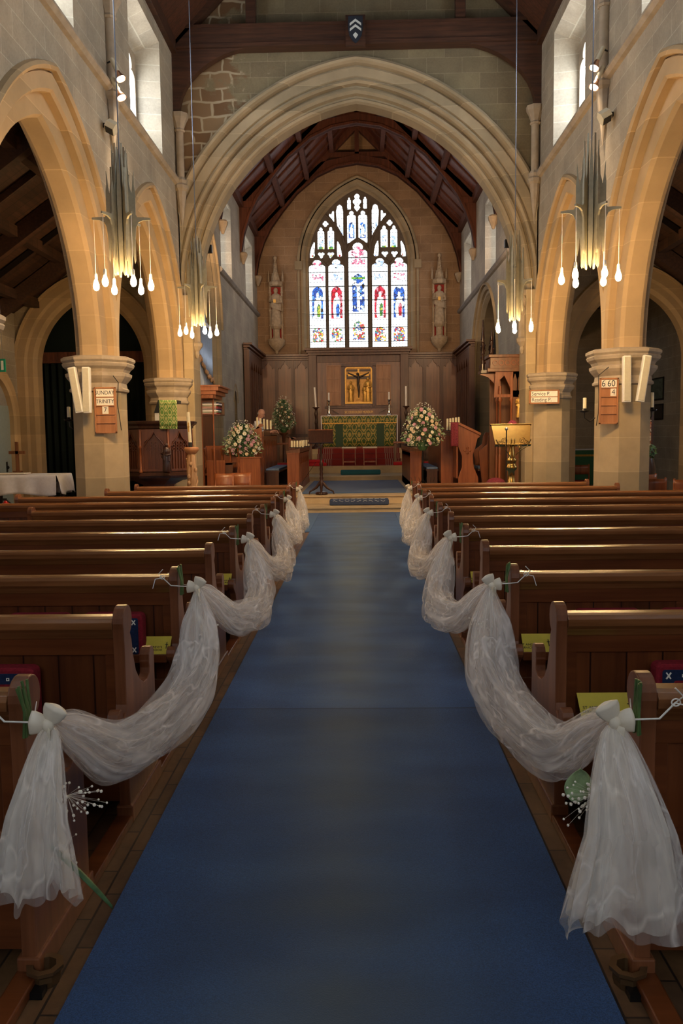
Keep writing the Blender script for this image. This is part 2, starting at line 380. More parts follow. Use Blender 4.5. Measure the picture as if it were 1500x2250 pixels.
def trefoil(cx, w, z0, zs, top, n=8):
    """lancet opening with a cusped head"""
    h = top-zs; pts = [(cx-w/2, z0)]
    def arc(x, z, rx, rz, a0, a1): return [(x+rx*cos(R(a0+(a1-a0)*i/n)), z+rz*sin(R(a0+(a1-a0)*i/n))) for i in range(n+1)]
    pts += arc(cx-w*.24, zs+h*.12, w*.26, h*.30, 180, 70)
    pts += arc(cx, zs+h*.62, w*.27, h*.38, 200, -20)
    pts += arc(cx+w*.24, zs+h*.12, w*.26, h*.30, 110, 0)
    pts.append((cx+w/2, z0)); return pts
def quatre(cx, cz, r, n=5, k=4, rot=0):
    pts = []
    for q in range(k):
        a = q*2*pi/k+rot; ox, oz = cx+cos(a)*r*.5, cz+sin(a)*r*.5
        for i in range(n+1):
            b = a+R(-110+220*i/n)*(.95); pts.append((ox+cos(b)*r*.46, oz+sin(b)*r*.46))
    return pts
def circ(cx, cz, r, n=16): return [(cx+r*cos(2*pi*i/n), cz+r*sin(2*pi*i/n)) for i in range(n)]
# ================================================================ THE BUILDING
XN, TW, YE = 3.61, .62, 17.0            # nave half width, arcade wall thickness, east wall of the nave
XC, YC = 3.5, 28.9                      # chancel half width, east wall of the chancel
XA = 7.5                                # outer aisle walls
ZCAP, ZSTR, ZPL = 2.77, 6.67, 9.2       # capitals, string course, wall plate
PIERS = [12.4, 7.8, 3.2, -1.4]
# floors
def carpet_mat(name, c, wear=True):
    m, nt, b = newmat(name); v, s = coords(nt)
    n1 = noise(nt, v, 260, 2, .6); r1 = ramp(nt, [(.3, tuple(x*.55 for x in c)), (.7, tuple(x*1.4 for x in c))]); nt.links.new(n1, r1.inputs[0]); col = r1.outputs[0]
    if wear:      # trodden, greyer middle with broad bands
        d = mth(nt, 'MULTIPLY', mth(nt, 'ABSOLUTE', mth(nt, 'ADD', s.outputs[0], .08)), 1.55)
        d = mth(nt, 'SUBTRACT', 1.0, d, True)
        mp = nt.nodes.new('ShaderNodeMapping'); nt.links.new(v, mp.inputs[0]); mp.inputs['Scale'].default_value = (.6, 1.5, 1)
        nn = noise(nt, mp.outputs[0], 1.2, 4, .6); k = mth(nt, 'MULTIPLY', mth(nt, 'MULTIPLY', d, nn), 1.7, True)
        col = mix(nt, col, (.080, .120, .165), k)
        band = noise(nt, mp.outputs[0], 2.2, 2, .4); rb = ramp(nt, [(.35, (.78, .78, .8)), (.65, (1.12, 1.12, 1.12))]); nt.links.new(band, rb.inputs[0]); col = mix(nt, col, rb.outputs[0], .8, 'MULTIPLY')
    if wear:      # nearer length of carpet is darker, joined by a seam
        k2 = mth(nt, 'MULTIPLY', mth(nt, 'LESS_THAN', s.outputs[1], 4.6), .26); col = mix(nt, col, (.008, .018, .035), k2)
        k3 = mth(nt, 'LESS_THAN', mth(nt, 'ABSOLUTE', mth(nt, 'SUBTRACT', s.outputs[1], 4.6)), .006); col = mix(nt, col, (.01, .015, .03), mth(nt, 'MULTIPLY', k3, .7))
    nt.links.new(col, b.inputs['Base Color']); b.inputs['Roughness'].default_value = .95; b.inputs['Specular IOR Level'].default_value = .1
    b.inputs['Sheen Weight'].default_value = .15; bump(nt, b, n1, .5, .004); return m
M['carpet'] = carpet_mat('blue_carpet', (.030, .092, .245)); M['carpet2'] = carpet_mat('blue_carpet_plain', (.045, .115, .27), False)
def floor_mat():
    m, nt, b = newmat('worn_floor_blocks'); v, s = coords(nt, 'yx0')
    br = node(nt, 'ShaderNodeTexBrick', Scale=1.0); nt.links.new(v, br.inputs['Vector']); br.inputs['Color1'].default_value = (.17, .085, .035, 1); br.inputs['Color2'].default_value = (.10, .055, .028, 1)
    br.inputs['Mortar'].default_value = (.03, .018, .012, 1); br.inputs['Mortar Size'].default_value = .004; br.inputs['Brick Width'].default_value = .3; br.inputs['Row Height'].default_value = .1
    n1 = noise(nt, v, 6, 5, .7); r1 = ramp(nt, [(.3, (.55, .55, .55)), (.7, (1.2, 1.2, 1.2))]); nt.links.new(n1, r1.inputs[0])
    nt.links.new(mix(nt, br.outputs['Color'], r1.outputs[0], .9, 'MULTIPLY'), b.inputs['Base Color']); b.inputs['Roughness'].default_value = .5; bump(nt, b, n1, .2, .006); return m
M['floor'] = floor_mat()
M['step'] = plain_stone('pale_step_stone', (.52, .40, .25), .15, 3)
struct(MB().box((-XA-.3, -6.2, -.2), (XA+.8, 29.5, 0)).build('floor', 'floor'))
def slab(y0, y1, z0, z1, lip=.035):
    mb = MB(); mb.box((-XC+.02, y0+.03, z0-.02), (XC-.02, y1, z1-lip)); mb.box((-XC+.02, y0, z1-lip), (XC-.02, y1, z1)); return struct(mb.build('floor', 'step'))
for y0, y1, z0, z1 in ((16.73, 29, 0, .13), (17.56, 29, .13, .31), (23.1, 29, .31, .44), (25.0, 29, .44, .66)): slab(y0, y1, z0, z1)
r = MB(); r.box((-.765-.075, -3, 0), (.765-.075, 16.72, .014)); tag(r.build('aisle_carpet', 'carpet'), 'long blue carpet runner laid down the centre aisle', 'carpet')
r = MB(); r.box((-4.2, 13.4, 0), (-.845, 16.72, .012)); r.box((.695, 13.4, 0), (4.2, 16.72, .012)); tag(r.build('crossing_carpet', 'carpet2'), 'blue carpet on both sides of the runner before the chancel steps', 'carpet')
r = MB(); r.box((-1.30, 18.1, .31), (1.06, 23.1, .324)); tag(r.build('chancel_carpet', 'carpet2'), 'blue carpet on the raised floor between the choir stalls', 'carpet')
for sx, x in ((-1, -.985), (1, .80)): struct(MB().box((x-.035, 1.0, 0), (x+.035, 13.2, .035)).build('trim_1' if sx < 0 else 'trim_2', 'oak', None, .006))
# ---- arcades
RA, OA = arc2(1.94, 2.64)
half = [(0, 0), (0, .11), (.035, .165), (.27, .18), (.272, .275), (.305, .31), (.48, .31), (.485, .28), (.50, .28), (.505, .365), (.545, .39), (.585, .365), (.60, .31)]
prof = [(r, -d) for r, d in half[::-1]]+half[1:]
def cler(yc): return (yc-1.06, yc+1.06)
BAYS = [14.7, 10.1, 5.5, .9, -3.7]
CLER = [cler(14.65), cler(9.9), cler(5.4), cler(.9)]
for sx in (-1, 1):
    side = 'left' if sx < 0 else 'right'; xm = XN+TW/2
    P = lambda u, z, d: (sx*(xm-d), u, z)
    mb = MB()
    for yc in BAYS: ring(mb, yc, ZCAP, RA, OA, prof, P, 20, clamp=2.3)
    a = mb.build('trim_3' if sx < 0 else 'trim_4', 'arch'); struct(a)
    mb = MB(); us = sorted(set([round(-6+23*i/161, 4) for i in range(162)] + [y for c in CLER for y in c]+[12.4, 7.8, 3.2, -1.4]))
    def solid(um, outer=False):
        yc = min(BAYS, key=lambda b: abs(b-um)); lo = lambda u: archz(u, yc, ZCAP, RA+.50, OA) if abs(u-yc) < 2.44 else ZCAP
        for c in CLER:
            if c[0] < um < c[1]: return [(lo, ZSTR), (8.82, ZPL)]
        return [(lo, ZPL)]
    strips(mb, us, solid, lambda u, z: (sx*XN, u, z)); strips(mb, us, solid, lambda u, z: (sx*(XN+TW), u, z))
    struct(mb.build('wall_'+side, 'wall_yz'))
    # clerestory windows: splayed reveal, sloping head and sill, leaded light
    for k, (y0, y1) in enumerate(CLER):
        xi, xo = sx*XN, sx*(XN+TW-.04); ya, yb = y0+.12, y1-.12; zt0, zt1, zb0, zb1 = 8.82, 8.55, ZSTR, ZSTR+.25
        mb = MB(); q = [(xi,y0,zb0),(xi,y1,zb0),(xi,y1,zt0),(xi,y0,zt0),(xo,ya,zb1),(xo,yb,zb1),(xo,yb,zt1),(xo,ya,zt1)]
        mb.add(q, [(0,1,5,4),(1,2,6,5),(2,3,7,6),(3,0,4,7)])
        w = struct(mb.build('window_%d' % (k+1+(4 if sx > 0 else 0)), 'wall_yz'))
        ym = (ya+yb)/2; hw = (yb-ya)/2
        fr = MB(); holes = [trefoil(ym+d*hw*.5, hw*.86, zb1+.08, 8.0, 8.42) for d in (-1, 1)]
        fr.plate([(ya, zb1), (yb, zb1), (yb, zt1), (ya, zt1)], holes, 'x', sx*(XN+TW-.20), sx*(XN+TW-.12)); fr.build('tracery', 'trim', w)
        g = MB(); g.box((min(sx*(XN+TW-.11), sx*(XN+TW-.10)), ya, zb1), (max(sx*(XN+TW-.11), sx*(XN+TW-.10)), yb, zt1)); g.build('glass', glasslight('clerestory_glass', (.80, .90, 1.0), CLER_E), w)
    # string course
    mb = MB(); pr = [(0, .07), (.05, .085), (.09, .05), (.10, .0), (.055, -.05), (0, -.07)]
    mb.prism([(sx*(XN-d), ZSTR-.02+z) for d, z in pr], 'y', -6, YE); struct(mb.build('trim_5' if sx < 0 else 'trim_6', 'trim'))
    # piers
    names = ['octagonal stone pier nearest the chancel arch on the %s, with hymn board and speakers', 'octagonal stone pier beyond the frame on the %s']
    for k, y in enumerate(PIERS[:3]+[17.05]):
        t = thing('stone_pier', {0: 'octagonal sandstone pier %s of the nave carrying two white speakers and a board', 1: 'octagonal sandstone pier beside the %s pews level with the seventh row', 2: 'octagonal sandstone pier beside the %s pews level with the second row', 3: 'half pier of sandstone attached to the %s side of the chancel arch'}[k] % side, 'pier', (sx*3.915, y, 0))
        mb = MB(); mb.octo((sx*3.915, y, 0), [(.50, 0), (.50, .14), (.46, .18), (.46, .30), (.40, .36), (.365, .42), (.365, 2.30)]); mb.build('shaft', 'pier', t)
        mb = MB(); mb.octo((sx*3.915, y, 0), [(.365, 2.26), (.40, 2.28), (.405, 2.31), (.38, 2.335), (.37, 2.40), (.42, 2.46), (.445, 2.50), (.45, 2.54), (.41, 2.56), (.43, 2.60), (.475, 2.64), (.49, 2.68), (.475, 2.70), (.50, 2.73), (.50, 2.765), (.46, 2.79), (.3, 2.79)]); mb.build('capital', 'trim', t)
    # wall shafts carrying the roof
    for k, y in enumerate([12.4, 7.8, 16.82]):
        xw = sx*(XN-.05) if k < 2 else sx*(XN-.10)
        t = thing('wall_shaft', 'slender %s wall shaft %s' % (side, ['above the pier with the hymn board', 'above the pier nearer the camera', 'in the corner beside the chancel arch'][k]), 'column', (xw, y, 5.5))
        mb = MB(); mb.lathe((xw, y, 0), [(.075, 6.55), (.075, 7.62)], 12); mb.build('shaft', 'trim', t)
        mb = MB(); mb.octo((xw, y, 0), [(.085, 7.62), (.10, 7.65), (.08, 7.68), (.12, 7.80), (.16, 7.88), (.17, 7.96), (.10, 7.98)]); mb.build('capital', 'trim', t)
        mb = MB(); mb.octo((xw, y, 0), [(.005, 5.72), (.04, 6.0), (.085, 6.38), (.09, 6.48), (.13, 6.52), (.14, 6.58), (.11, 6.62), (.12, 6.68), (.08, 6.74)]); mb.build('corbel', 'trim', t)
# ---- east wall of the nave with the chancel arch
RC, OC = arc2(3.3, 3.82); ZS = 4.47
hc = [(0, .42), (0, .34), (.03, .28), (.07, .26), (.10, .29), (.13, .29), (.15, .20), (.20, .16), (.25, .17), (.27, .22), (.30, .22), (.31, .10), (.35, .06), (.38, .07), (.39, .11), (.41, .11), (.43, .07), (.60, .06), (.62, .10), (.64, .10), (.65, -.02), (.68, -.08), (.72, -.10), (.77, -.07), (.80, 0)]
mb = MB(); ring(mb, 0, ZS, RC, OC, hc, lambda u, z, d: (u, YE+d, z), 28, clamp=XN-.003)
ring(mb, 0, ZS, RC, OC, [(0, .42), (0, .7), (.8, .7)], lambda u, z, d: (u, YE+d, z), 28, clamp=XN-.003)
struct(mb.build('trim_7', 'arch_pale'))
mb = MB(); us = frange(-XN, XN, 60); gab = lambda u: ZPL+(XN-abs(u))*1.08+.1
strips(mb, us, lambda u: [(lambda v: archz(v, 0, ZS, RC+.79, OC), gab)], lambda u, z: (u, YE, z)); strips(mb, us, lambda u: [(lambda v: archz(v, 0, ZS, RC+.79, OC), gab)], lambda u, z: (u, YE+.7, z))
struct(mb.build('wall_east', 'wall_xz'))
mb = MB()
for sx in (-1, 1): mb.box((min(sx*3.40, sx*XN), YE+.0, 0), (max(sx*3.40, sx*XN), YE+.7, ZS+.02))
struct(mb.build('wall_front', 'pier', None, .02))
for sx in (-1, 1):
    t = thing('arch_corbel_shaft', 'short carved corbel shaft on the %s jamb of the chancel arch' % ('left' if sx < 0 else 'right'), 'corbel', (sx*3.40, 17.2, 3.4))
    mb = MB(); mb.octo((sx*3.36, 17.2, 0), [(.02, 3.22), (.05, 3.30), (.04, 3.36), (.11, 3.46), (.12, 3.52), (.08, 3.56), (.075, 4.0)]); mb.build('shaft', 'trim', t)
    def fo(q, z): return 1+.16*sin(6*q+z*30)+.10*sin(11*q-z*50)
    mb = MB(); mb.lathe((sx*3.36, 17.2, 0), [(.08, 3.98), (.10, 4.02), (.11, 4.08), (.115, 4.16), (.12, 4.24), (.14, 4.32), (.15, 4.38)], 48, fn=fo, smooth=False); mb.octo((sx*3.36, 17.2, 0), [(.16, 4.37), (.18, 4.41), (.18, 4.48), (.1, 4.49)]); mb.build('foliate_capital', 'trim', t)
# ---- nave roof
def slope(name, x0, z0, x1, z1, y0, y1, mat, th=.08):
    return struct(MB().prism([(x0, z0), (x1, z1), (x1, z1+th), (x0, z0+th)], 'y', y0, y1).build(name, mat))
ZR = ZPL+XN*1.08
slope('ceiling', -XN-.02, ZPL, 0, ZR, -6, YE, 'roof'); slope('ceiling', XN+.02, ZPL, 0, ZR, -6, YE, 'roof')
def truss(y, w, zc, zb, zt, rise, label, ridge, mat='beam', tie=True, d=.22):
    """tie beam, arched braces, posts and rafters"""
    t = thing('roof_truss', label, 'roof truss', (0, y, zb))
    if tie:
        mb = MB(); mb.box((-w, y-d/2, zb), (w, y+d/2, zt)); mb.box((-w, y-d/2-.03, zb-.05), (w, y+d/2+.03, zb+.03)); mb.box((-w, y-d/2-.03, zt-.03), (w, y+d/2+.03, zt+.02)); mb.build('tie_beam', mat, t)
        for sx in (-1, 1):
            mb = MB(); px = sx*w*.565; mb.box((px-.10, y-d/2+.02, zt), (px+.10, y+d/2-.02, zt+(w-abs(px))*1.0+.1)); mb.build('queen_post', mat, t, .02)
    for sx in (-1, 1):
        mb = MB(); n = 12; pts = []
        R0 = w*.50; cx, cz = w-.12-R0, zb-rise*.98
        inner = [(cx+R0*cos(a), cz+rise*.98*sin(a)) for a in [pi/2*i/n for i in range(n+1)]]
        pts = [(w, zc), (w, zb)]+[(cx, zb)]+inner[::-1]+[(w-.12, zc)]
        pts = [(w, zc), (w, zb), (cx, zb)]+[p for p in inner[::-1][1:]]+[(w-.12, zc)]
        mb.prism([(sx*u, z) for u, z in pts], 'y', y-d/2+.03, y+d/2-.03); mb.build('arched_brace', mat, t)
        mb = MB(); mb.prism([(sx*(w), ZPL-.05 if tie else zc), (sx*w, ZPL+.3), (0, ridge+.02), (0, ridge-.4)], 'y', y-d/2, y+d/2); mb.build('principal_rafter', mat, t)
    return t
tr = truss(16.82, XN, 7.98, 9.2, 9.56, 1.25, 'dark timber roof truss against the wall above the chancel arch', ZR-.02)
truss(12.4, XN, 7.98, 9.2, 9.56, 1.25, 'dark timber roof truss high over the pier with the hymn board', ZR-.02)
truss(7.8, XN, 7.98, 9.2, 9.56, 1.25, 'dark timber roof truss high over the middle of the nave', ZR-.02)
mb = MB()
for sx in (-1, 1):
    for f in (.33, .66): x, z = sx*XN*(1-f), ZPL+XN*1.08*f; mb.box((x-.09, -6, z-.25), (x+.09, YE, z-.02))
    mb.box((sx*XN-.10, -6, ZPL-.12), (sx*XN+.10, YE, ZPL+.14))
struct(mb.build('trim_8', 'beam'))
t = thing('heraldic_shield', 'small dark shield with white chevrons at the middle of the beam', 'shield', (0, 16.6, 9.4))
sh = [(-.14, 9.62), (.14, 9.62), (.14, 9.40), (.12, 9.28), (.06, 9.18), (0, 9.13), (-.06, 9.18), (-.12, 9.28), (-.14, 9.40)]
mb = MB(); mb.box((-.19, 16.62, 9.08), (.19, 16.69, 9.66)); mb.build('backing_block', 'beam', t); mb = MB(); mb.prism(sh, 'y', 16.58, 16.63); mb.build('shield', flat('shield_black', (.015, .02, .03), .5), t)
mb = MB()
for z in (9.50, 9.40): mb.prism([(-.11, z-.06), (0, z+.02), (.11, z-.06), (.11, z-.015), (0, z+.065), (-.11, z-.015)], 'y', 16.572, 16.585)
mb.prism([(-.05, 9.27), (0, 9.32), (.05, 9.27), (0, 9.20)], 'y', 16.572, 16.585)
mb.build('chevrons', flat('shield_white', (.55, .58, .55), .5), t)
# ---- aisles
for sx in (-1, 1):
    side = 'left' if sx < 0 else 'right'
    wins = [(7.4, 9.2), (3.0, 4.8), (-1.5, .3)]+([] if sx < 0 else [(13.4, 15.0)])  # off-frame windows, their glowing panes added to light the aisles
    us = sorted(set(frange(-6, 18.4, 61)+[y for w in wins for y in w]))
    def solid(um):
        for w in wins:
            if w[0] < um < w[1]: return [(0, 1.7), (3.7, 4.4)]
        return [(0, 4.4)]
    mb = MB(); strips(mb, us, solid, lambda u, z: (sx*XA, u, z)); struct(mb.build('wall_aisle_'+side, 'wall_yz'))
    for k, (y0, y1) in enumerate(wins):
        w = struct(MB().add([(sx*XA,y0,1.7),(sx*XA,y1,1.7),(sx*XA,y1,3.7),(sx*XA,y0,3.7),(sx*(XA+.3),y0,1.8),(sx*(XA+.3),y1,1.8),(sx*(XA+.3),y1,3.6),(sx*(XA+.3),y0,3.6)], [(0,1,5,4),(1,2,6,5),(2,3,7,6),(3,0,4,7)]).build('window_%d' % (10+k+(5 if sx > 0 else 0)), 'wall_yz'))
        g = MB(); a, b = sorted((sx*(XA+.28), sx*(XA+.29))); g.box((a, y0, 1.75), (b, y1, 3.65)); g.build('glass', glasslight('aisle_fill_glass', (.78, .88, 1.0), AISLE_FILL_E), w)
    slope('ceiling_aisle', sx*(XN+TW), 6.55, sx*(XA+.1), 4.25, -6, 18.3, 'roof_dark')
    mb = MB()
    for f in (.25, .55, .85):
        x = XN+TW+(XA-XN-TW)*f; z = 6.55-2.3*f; mb.box((sx*x-.08, -6, z-.17), (sx*x+.08, 18, z+.02))
    for y in [-1.4, 3.2, 7.8, 10.1, 12.4, 14.7, 16.9]: mb.prism([(sx*(XN+TW), 6.22), (sx*(XN+TW), 6.56), (sx*XA, 4.26), (sx*XA, 3.92)], 'y', y-.09, y+.09)
    for y in [9, 11.2, 13.5, 15.8]: mb.prism([(sx*(XN+TW), 6.44), (sx*(XN+TW), 6.56), (sx*XA, 4.26), (sx*XA, 4.14)], 'y', y-.05, y+.05)
    struct(mb.build('trim_9' if sx < 0 else 'trim_10', 'roof_dark'))
    # wall across the aisle with its arch
    r2, o2 = arc2(1.18, 1.55); z2 = 3.15; xc = sx*5.9
    pr2 = [(0, .4), (0, .12), (.08, .05), (.2, .05), (.23, .02), (.25, -.0), (.42, -.0), (.43, -.05), (.47, -.06), (.5, 0)]
    mb = MB(); ring(mb, xc, z2, r2, o2, pr2, lambda u, z, d: (u, 18+d, z), 16)
    for k in (-1, 1):                     # jambs down to the floor
        vs = [(xc+k*(1.18+r), 18+d, z) for z in (0, z2) for r, d in pr2]; n = len(pr2); mb.add(vs, [(i, i+1, n+i+1, n+i) for i in range(n-1)])
    struct(mb.build('trim_11' if sx < 0 else 'trim_12', 'arch'))
    mb = MB(); a, b = sorted((sx*4.1, sx*(XA+.6)))
    strips(mb, sorted(set(frange(a, b, 50)+[xc-1.65, xc+1.65])), lambda u: [((lambda v: archz(v, xc, z2, r2+.47, o2) if abs(v-xc) < 1.6501 else 0) if abs(u-xc) < 1.65 else 0, 6.6)], lambda u, z: (u, 18, z))
    struct(mb.build('wall_cross_'+side, 'aisle_xz'))
# west end and chapel shell
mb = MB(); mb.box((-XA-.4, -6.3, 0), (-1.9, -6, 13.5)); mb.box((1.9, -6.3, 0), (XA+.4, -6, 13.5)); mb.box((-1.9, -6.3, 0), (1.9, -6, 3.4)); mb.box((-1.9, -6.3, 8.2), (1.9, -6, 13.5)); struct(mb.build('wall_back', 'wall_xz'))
w = struct(MB().box((-.08, -6.15, 3.4), (.08, -6.05, 8.2)).build('window_20', 'trim')); MB().box((-1.9, -6.22, 3.4), (1.9, -6.2, 8.2)).build('glass', glasslight('west_fill_glass', (.85, .92, 1), WEST_FILL_E, .2, order='xz0'), w)  # unseen glowing window, added to send light up the nave
mb = MB(); mb.box((8.0, 18, 0), (8.3, 28, 6)); mb.box((4.2, 27.5, 0), (8.3, 27.8, 6)); mb.box((XC+.65, 17.7, 0), (XC+.75, 19.6, 6)); mb.box((XC+.65, 25.6, 0), (XC+.75, 28, 6)); struct(mb.build('wall_chapel', 'wall_yz'))
struct(MB().box((4.1, 18, 5.6), (8.3, 28, 5.75)).build('ceiling_chapel', 'roof_dark'))
mb = MB(); mb.box((-XA-.5, 22, 0), (-XC-.6, 22.2, 7)); mb.box((-XA-.5, 18.02, 0), (-XA-.3, 22, 7)); mb.box((-XC-.75, 17.75, 0), (-XC-.65, 17.9, 7)); mb.box((-XC-.75, 21.0, 0), (-XC-.65, 22, 7)); struct(mb.build('wall_transept', 'wall_xz')); struct(MB().box((-XA-.4, 18, 6.6), (-XC-.6, 22.2, 6.75)).build('ceiling_transept', 'roof_dark'))
# ---- chancel
ZP2 = 8.5; ZR2 = 12.1; ZS2 = 5.8
CW = [(21.4, 23.2), (26.0, 27.7)]
for sx in (-1, 1):
    side = 'left' if sx < 0 else 'right'
    mb = MB()
    if sx < 0: ac, ahs, arise, azs = 19.3, 1.55, 2.2, 4.3
    else: ac, ahs, arise, azs = 23.35, 2.1, 2.15, 3.22
    r3, o3 = arc2(ahs, arise)
    us = sorted(set(frange(YE+.7, YC, 70)+[y for c in CW for y in c]+[ac-ahs-.3, ac+ahs+.3, ac-ahs, ac+ahs, 23.1, 23.6]))
    def lower(u): return archz(u, ac, azs, r3+.28, o3) if abs(u-ac) < ahs+.3001 else 0
    def solid(um):
        lo = lower if abs(um-ac) < ahs+.3 else 0
        if sx < 0 and 23.1 < um < 23.6: lo = lambda u: archz(u, 23.35, 2.55, .4, .15)
        for c in CW:
            if c[0] < um < c[1]: return [(lo, ZS2), (7.85, ZP2)]
        return [(lo, ZP2)]
    strips(mb, us, solid, lambda u, z: (sx*XC, u, z)); struct(mb.build('wall_chancel_'+side, 'chancel_yz'))
    pr3 = [(0, .55), (0, .2), (.09, .10), (.17, .10), (.19, .04), (.27, .0), (.30, 0), (.31, -.05), (.35, -.06), (.38, 0)]
    mb = MB(); PP = lambda u, z, d: (sx*(XC+d), u, z); ring(mb, ac, azs, r3, o3, pr3, PP, 16)
    for k in (-1, 1):
        vs = [PP(ac+k*(ahs+min(r, .3)), z, d if r < .3 else 0) for z in (0, azs) for r, d in pr3]; n = len(pr3); mb.add(vs, [(i, i+1, n+i+1, n+i) for i in range(n-1)])
    struct(mb.build('trim_13' if sx < 0 else 'trim_14', 'arch_pale'))
    for k, (y0, y1) in enumerate(CW):
        ya, yb = y0+.1, y1-.1; q = [(sx*XC,y0,ZS2),(sx*XC,y1,ZS2),(sx*XC,y1,7.85),(sx*XC,y0,7.85),(sx*(XC+.5),ya,6.0),(sx*(XC+.5),yb,6.0),(sx*(XC+.5),yb,7.6),(sx*(XC+.5),ya,7.6)]
        w = struct(MB().add(q, [(0,1,5,4),(1,2,6,5),(2,3,7,6),(3,0,4,7)]).build('window_%d' % (21+k+(2 if sx > 0 else 0)), 'wall_yz'))
        g = MB(); a, b = sorted((sx*(XC+.48), sx*(XC+.49))); g.box((a, ya, 6.0), (b, yb, 7.6)); g.build('glass', glasslight('chancel_side_glass', (.85, .92, 1), CLER_E*.22), w)
    mb = MB(); mb.prism([(sx*(XC-d), ZS2-.02+z) for d, z in pr], 'y', 21.0 if sx < 0 else YE+.7, YC); struct(mb.build('trim_15' if sx < 0 else 'trim_16', 'trim_dark'))
    slope('ceiling_chancel', sx*(XC+.02), ZP2, 0, ZR2, YE+.6, YC+.2, wood('chancel_boards', (.07, .018, .008), (.16, .045, .02), 'y', .5, ('y', .3)) if sx < 0 else bpy.data.materials['chancel_boards'])
# niche in the left chancel wall
mb = MB(); mb.box((-XC-.35, 23.0, .3), (-XC-.30, 23.7, 3.2)); struct(mb.build('wall_niche', 'trim_dark'))
mb = MB(); r4, o4 = .4, .15; ring(mb, 23.35, 2.55, .4, .15, [(0, .3), (0, .1), (.05, .05), (.08, .0), (.14, -.02), (.16, 0)], lambda u, z, d: (-XC-d, u, z), 10)
for k in (-1, 1): vs = [(-XC-d, 23.35+k*(.25+r), z) for z in (.3, 2.55) for r, d in [(0, .3), (0, .1), (.05, .05), (.08, 0)]]; mb.add(vs, [(i, i+1, 5+i, 4+i) for i in range(3)])
for k in (-1, 1): mb.ball((-XC+.03, 23.35+k*.42, 1.75), .10, 10, 8, (.8, .8, 1.2))
struct(mb.build('trim_17', 'arch_pale'))
# east wall of the chancel, opening for the window
wz = lambda X, Z: ((X-737)*.00514, 4.66+(1195-Z)*.00514)          # design units of the window to metres
hsW = (1072-402)/2*.00514; zsW = wz(0, 640)[1]; riseW = wz(0, 150)[1]-zsW; RW, OW = arc2(hsW, riseW)
mb = MB(); us = sorted(set(frange(-XC-.02, XC+.02, 80)+[-hsW-.25, hsW+.25, -hsW-.2501, hsW+.2501]))
gab2 = lambda u: ZP2+(XC-abs(u))*1.03+.2
def solid(u):
    if abs(u) < hsW+.25: return [(0, 4.62), (lambda v: archz(v, 0, zsW, RW+.25, OW), gab2)]
    return [(0, gab2)]
strips(mb, us, solid, lambda u, z: (u, YC, z)); struct(mb.build('wall_chancel_east', 'chancel_xz'))
pw = [(0, .42), (0, .20), (.05, .17), (.09, .17), (.11, .12), (.17, .03), (.25, .0), (.28, -.0), (.29, -.05), (.33, -.07), (.37, -.05), (.38, 0)]
mb = MB(); ring(mb, 0, zsW, RW, OW, pw, lambda u, z, d: (u, YC+d, z), 24)
pj = [(r, d) for r, d in pw if r <= .25]
for k in (-1, 1): vs = [(k*(hsW+r), YC+d, z) for z in (4.6, zsW) for r, d in pj]; n = len(pj); mb.add(vs, [(i, i+1, n+i+1, n+i) for i in range(n-1)])
for k in (-1, 1): mb.lathe((k*(hsW+.33), YC-.04, 0), [(.04, 4.1), (.04, zsW-.25)], 8); mb.box((k*(hsW+.33)-.12, YC-.10, zsW-.22), (k*(hsW+.33)+.12, YC+.01, zsW+.06))
mb.box((-hsW-.25, YC-.02, 4.55), (hsW+.25, YC+.45, 4.64)); struct(mb.build('trim_18', 'arch_pale'))
# chancel roof arches: curved timber principals following the measured outline
SH = [(3.46, 7.05), (3.36, 7.6), (3.17, 8.15), (2.94, 8.60), (2.53, 9.15), (2.02, 9.75), (1.35, 10.28), (.7, 10.57), (0, 10.68)]
def principal(y, label, d=.16):
    t = thing('roof_truss', label, 'roof truss', (0, y, 7))
    for sx in (-1, 1):
        out = [(3.5, 7.05), (3.5, 8.6), (2.9, 9.12), (2.3, 9.7), (1.6, 10.42), (1.2, 10.75), (0, 10.98)]
        mb = MB(); mb.prism([(sx*u, z) for u, z in SH]+[(sx*u, z) for u, z in out[::-1]], 'y', y-d/2, y+d/2)
        lip = [(sx*u, z) for u, z in SH]+[(sx*(u+.05*(1 if i < 5 else .3)), z+.07*(.4 if i < 3 else 1)) for i, (u, z) in list(enumerate(SH))[::-1]]; mb.prism(lip, 'y', y-d/2-.04, y+d/2+.04); mb.build('arched_brace', 'beam_red', t)
        mb = MB(); mb.prism([(sx*3.5, 8.35), (sx*3.5, 8.6), (0, ZR2+.02), (0, ZR2-.28)], 'y', y-d/2, y+d/2); mb.build('principal_rafter', 'beam_red', t)
        mb = MB(); mb.octo((sx*3.42, y, 0), [(.03, 6.72), (.09, 6.88), (.12, 6.95), (.13, 7.02), (.10, 7.06)]); mb.build('corbel', 'trim', t)
        mb = MB(); mb.box((sx*3.22-.16, y-d/2-.03, 8.35), (sx*3.22+.16, y+d/2+.03, 8.52)); mb.build('bracket', 'beam_red', t)
    mb = MB(); mb.box((-1.6, y-.06, 10.9), (1.6, y+.06, 11.06)); mb.box((-.07, y-.06, 11.0), (.07, y+.06, ZR2)); mb.build('collar', 'beam_red', t)
principal(28.55, 'red brown arched roof truss against the chancel east wall'); principal(25.0, 'red brown arched roof truss over the middle of the chancel'); principal(21.3, 'red brown arched roof truss just behind the chancel arch'); principal(18.2, 'red brown arched roof truss hidden close behind the chancel arch')
mb = MB()
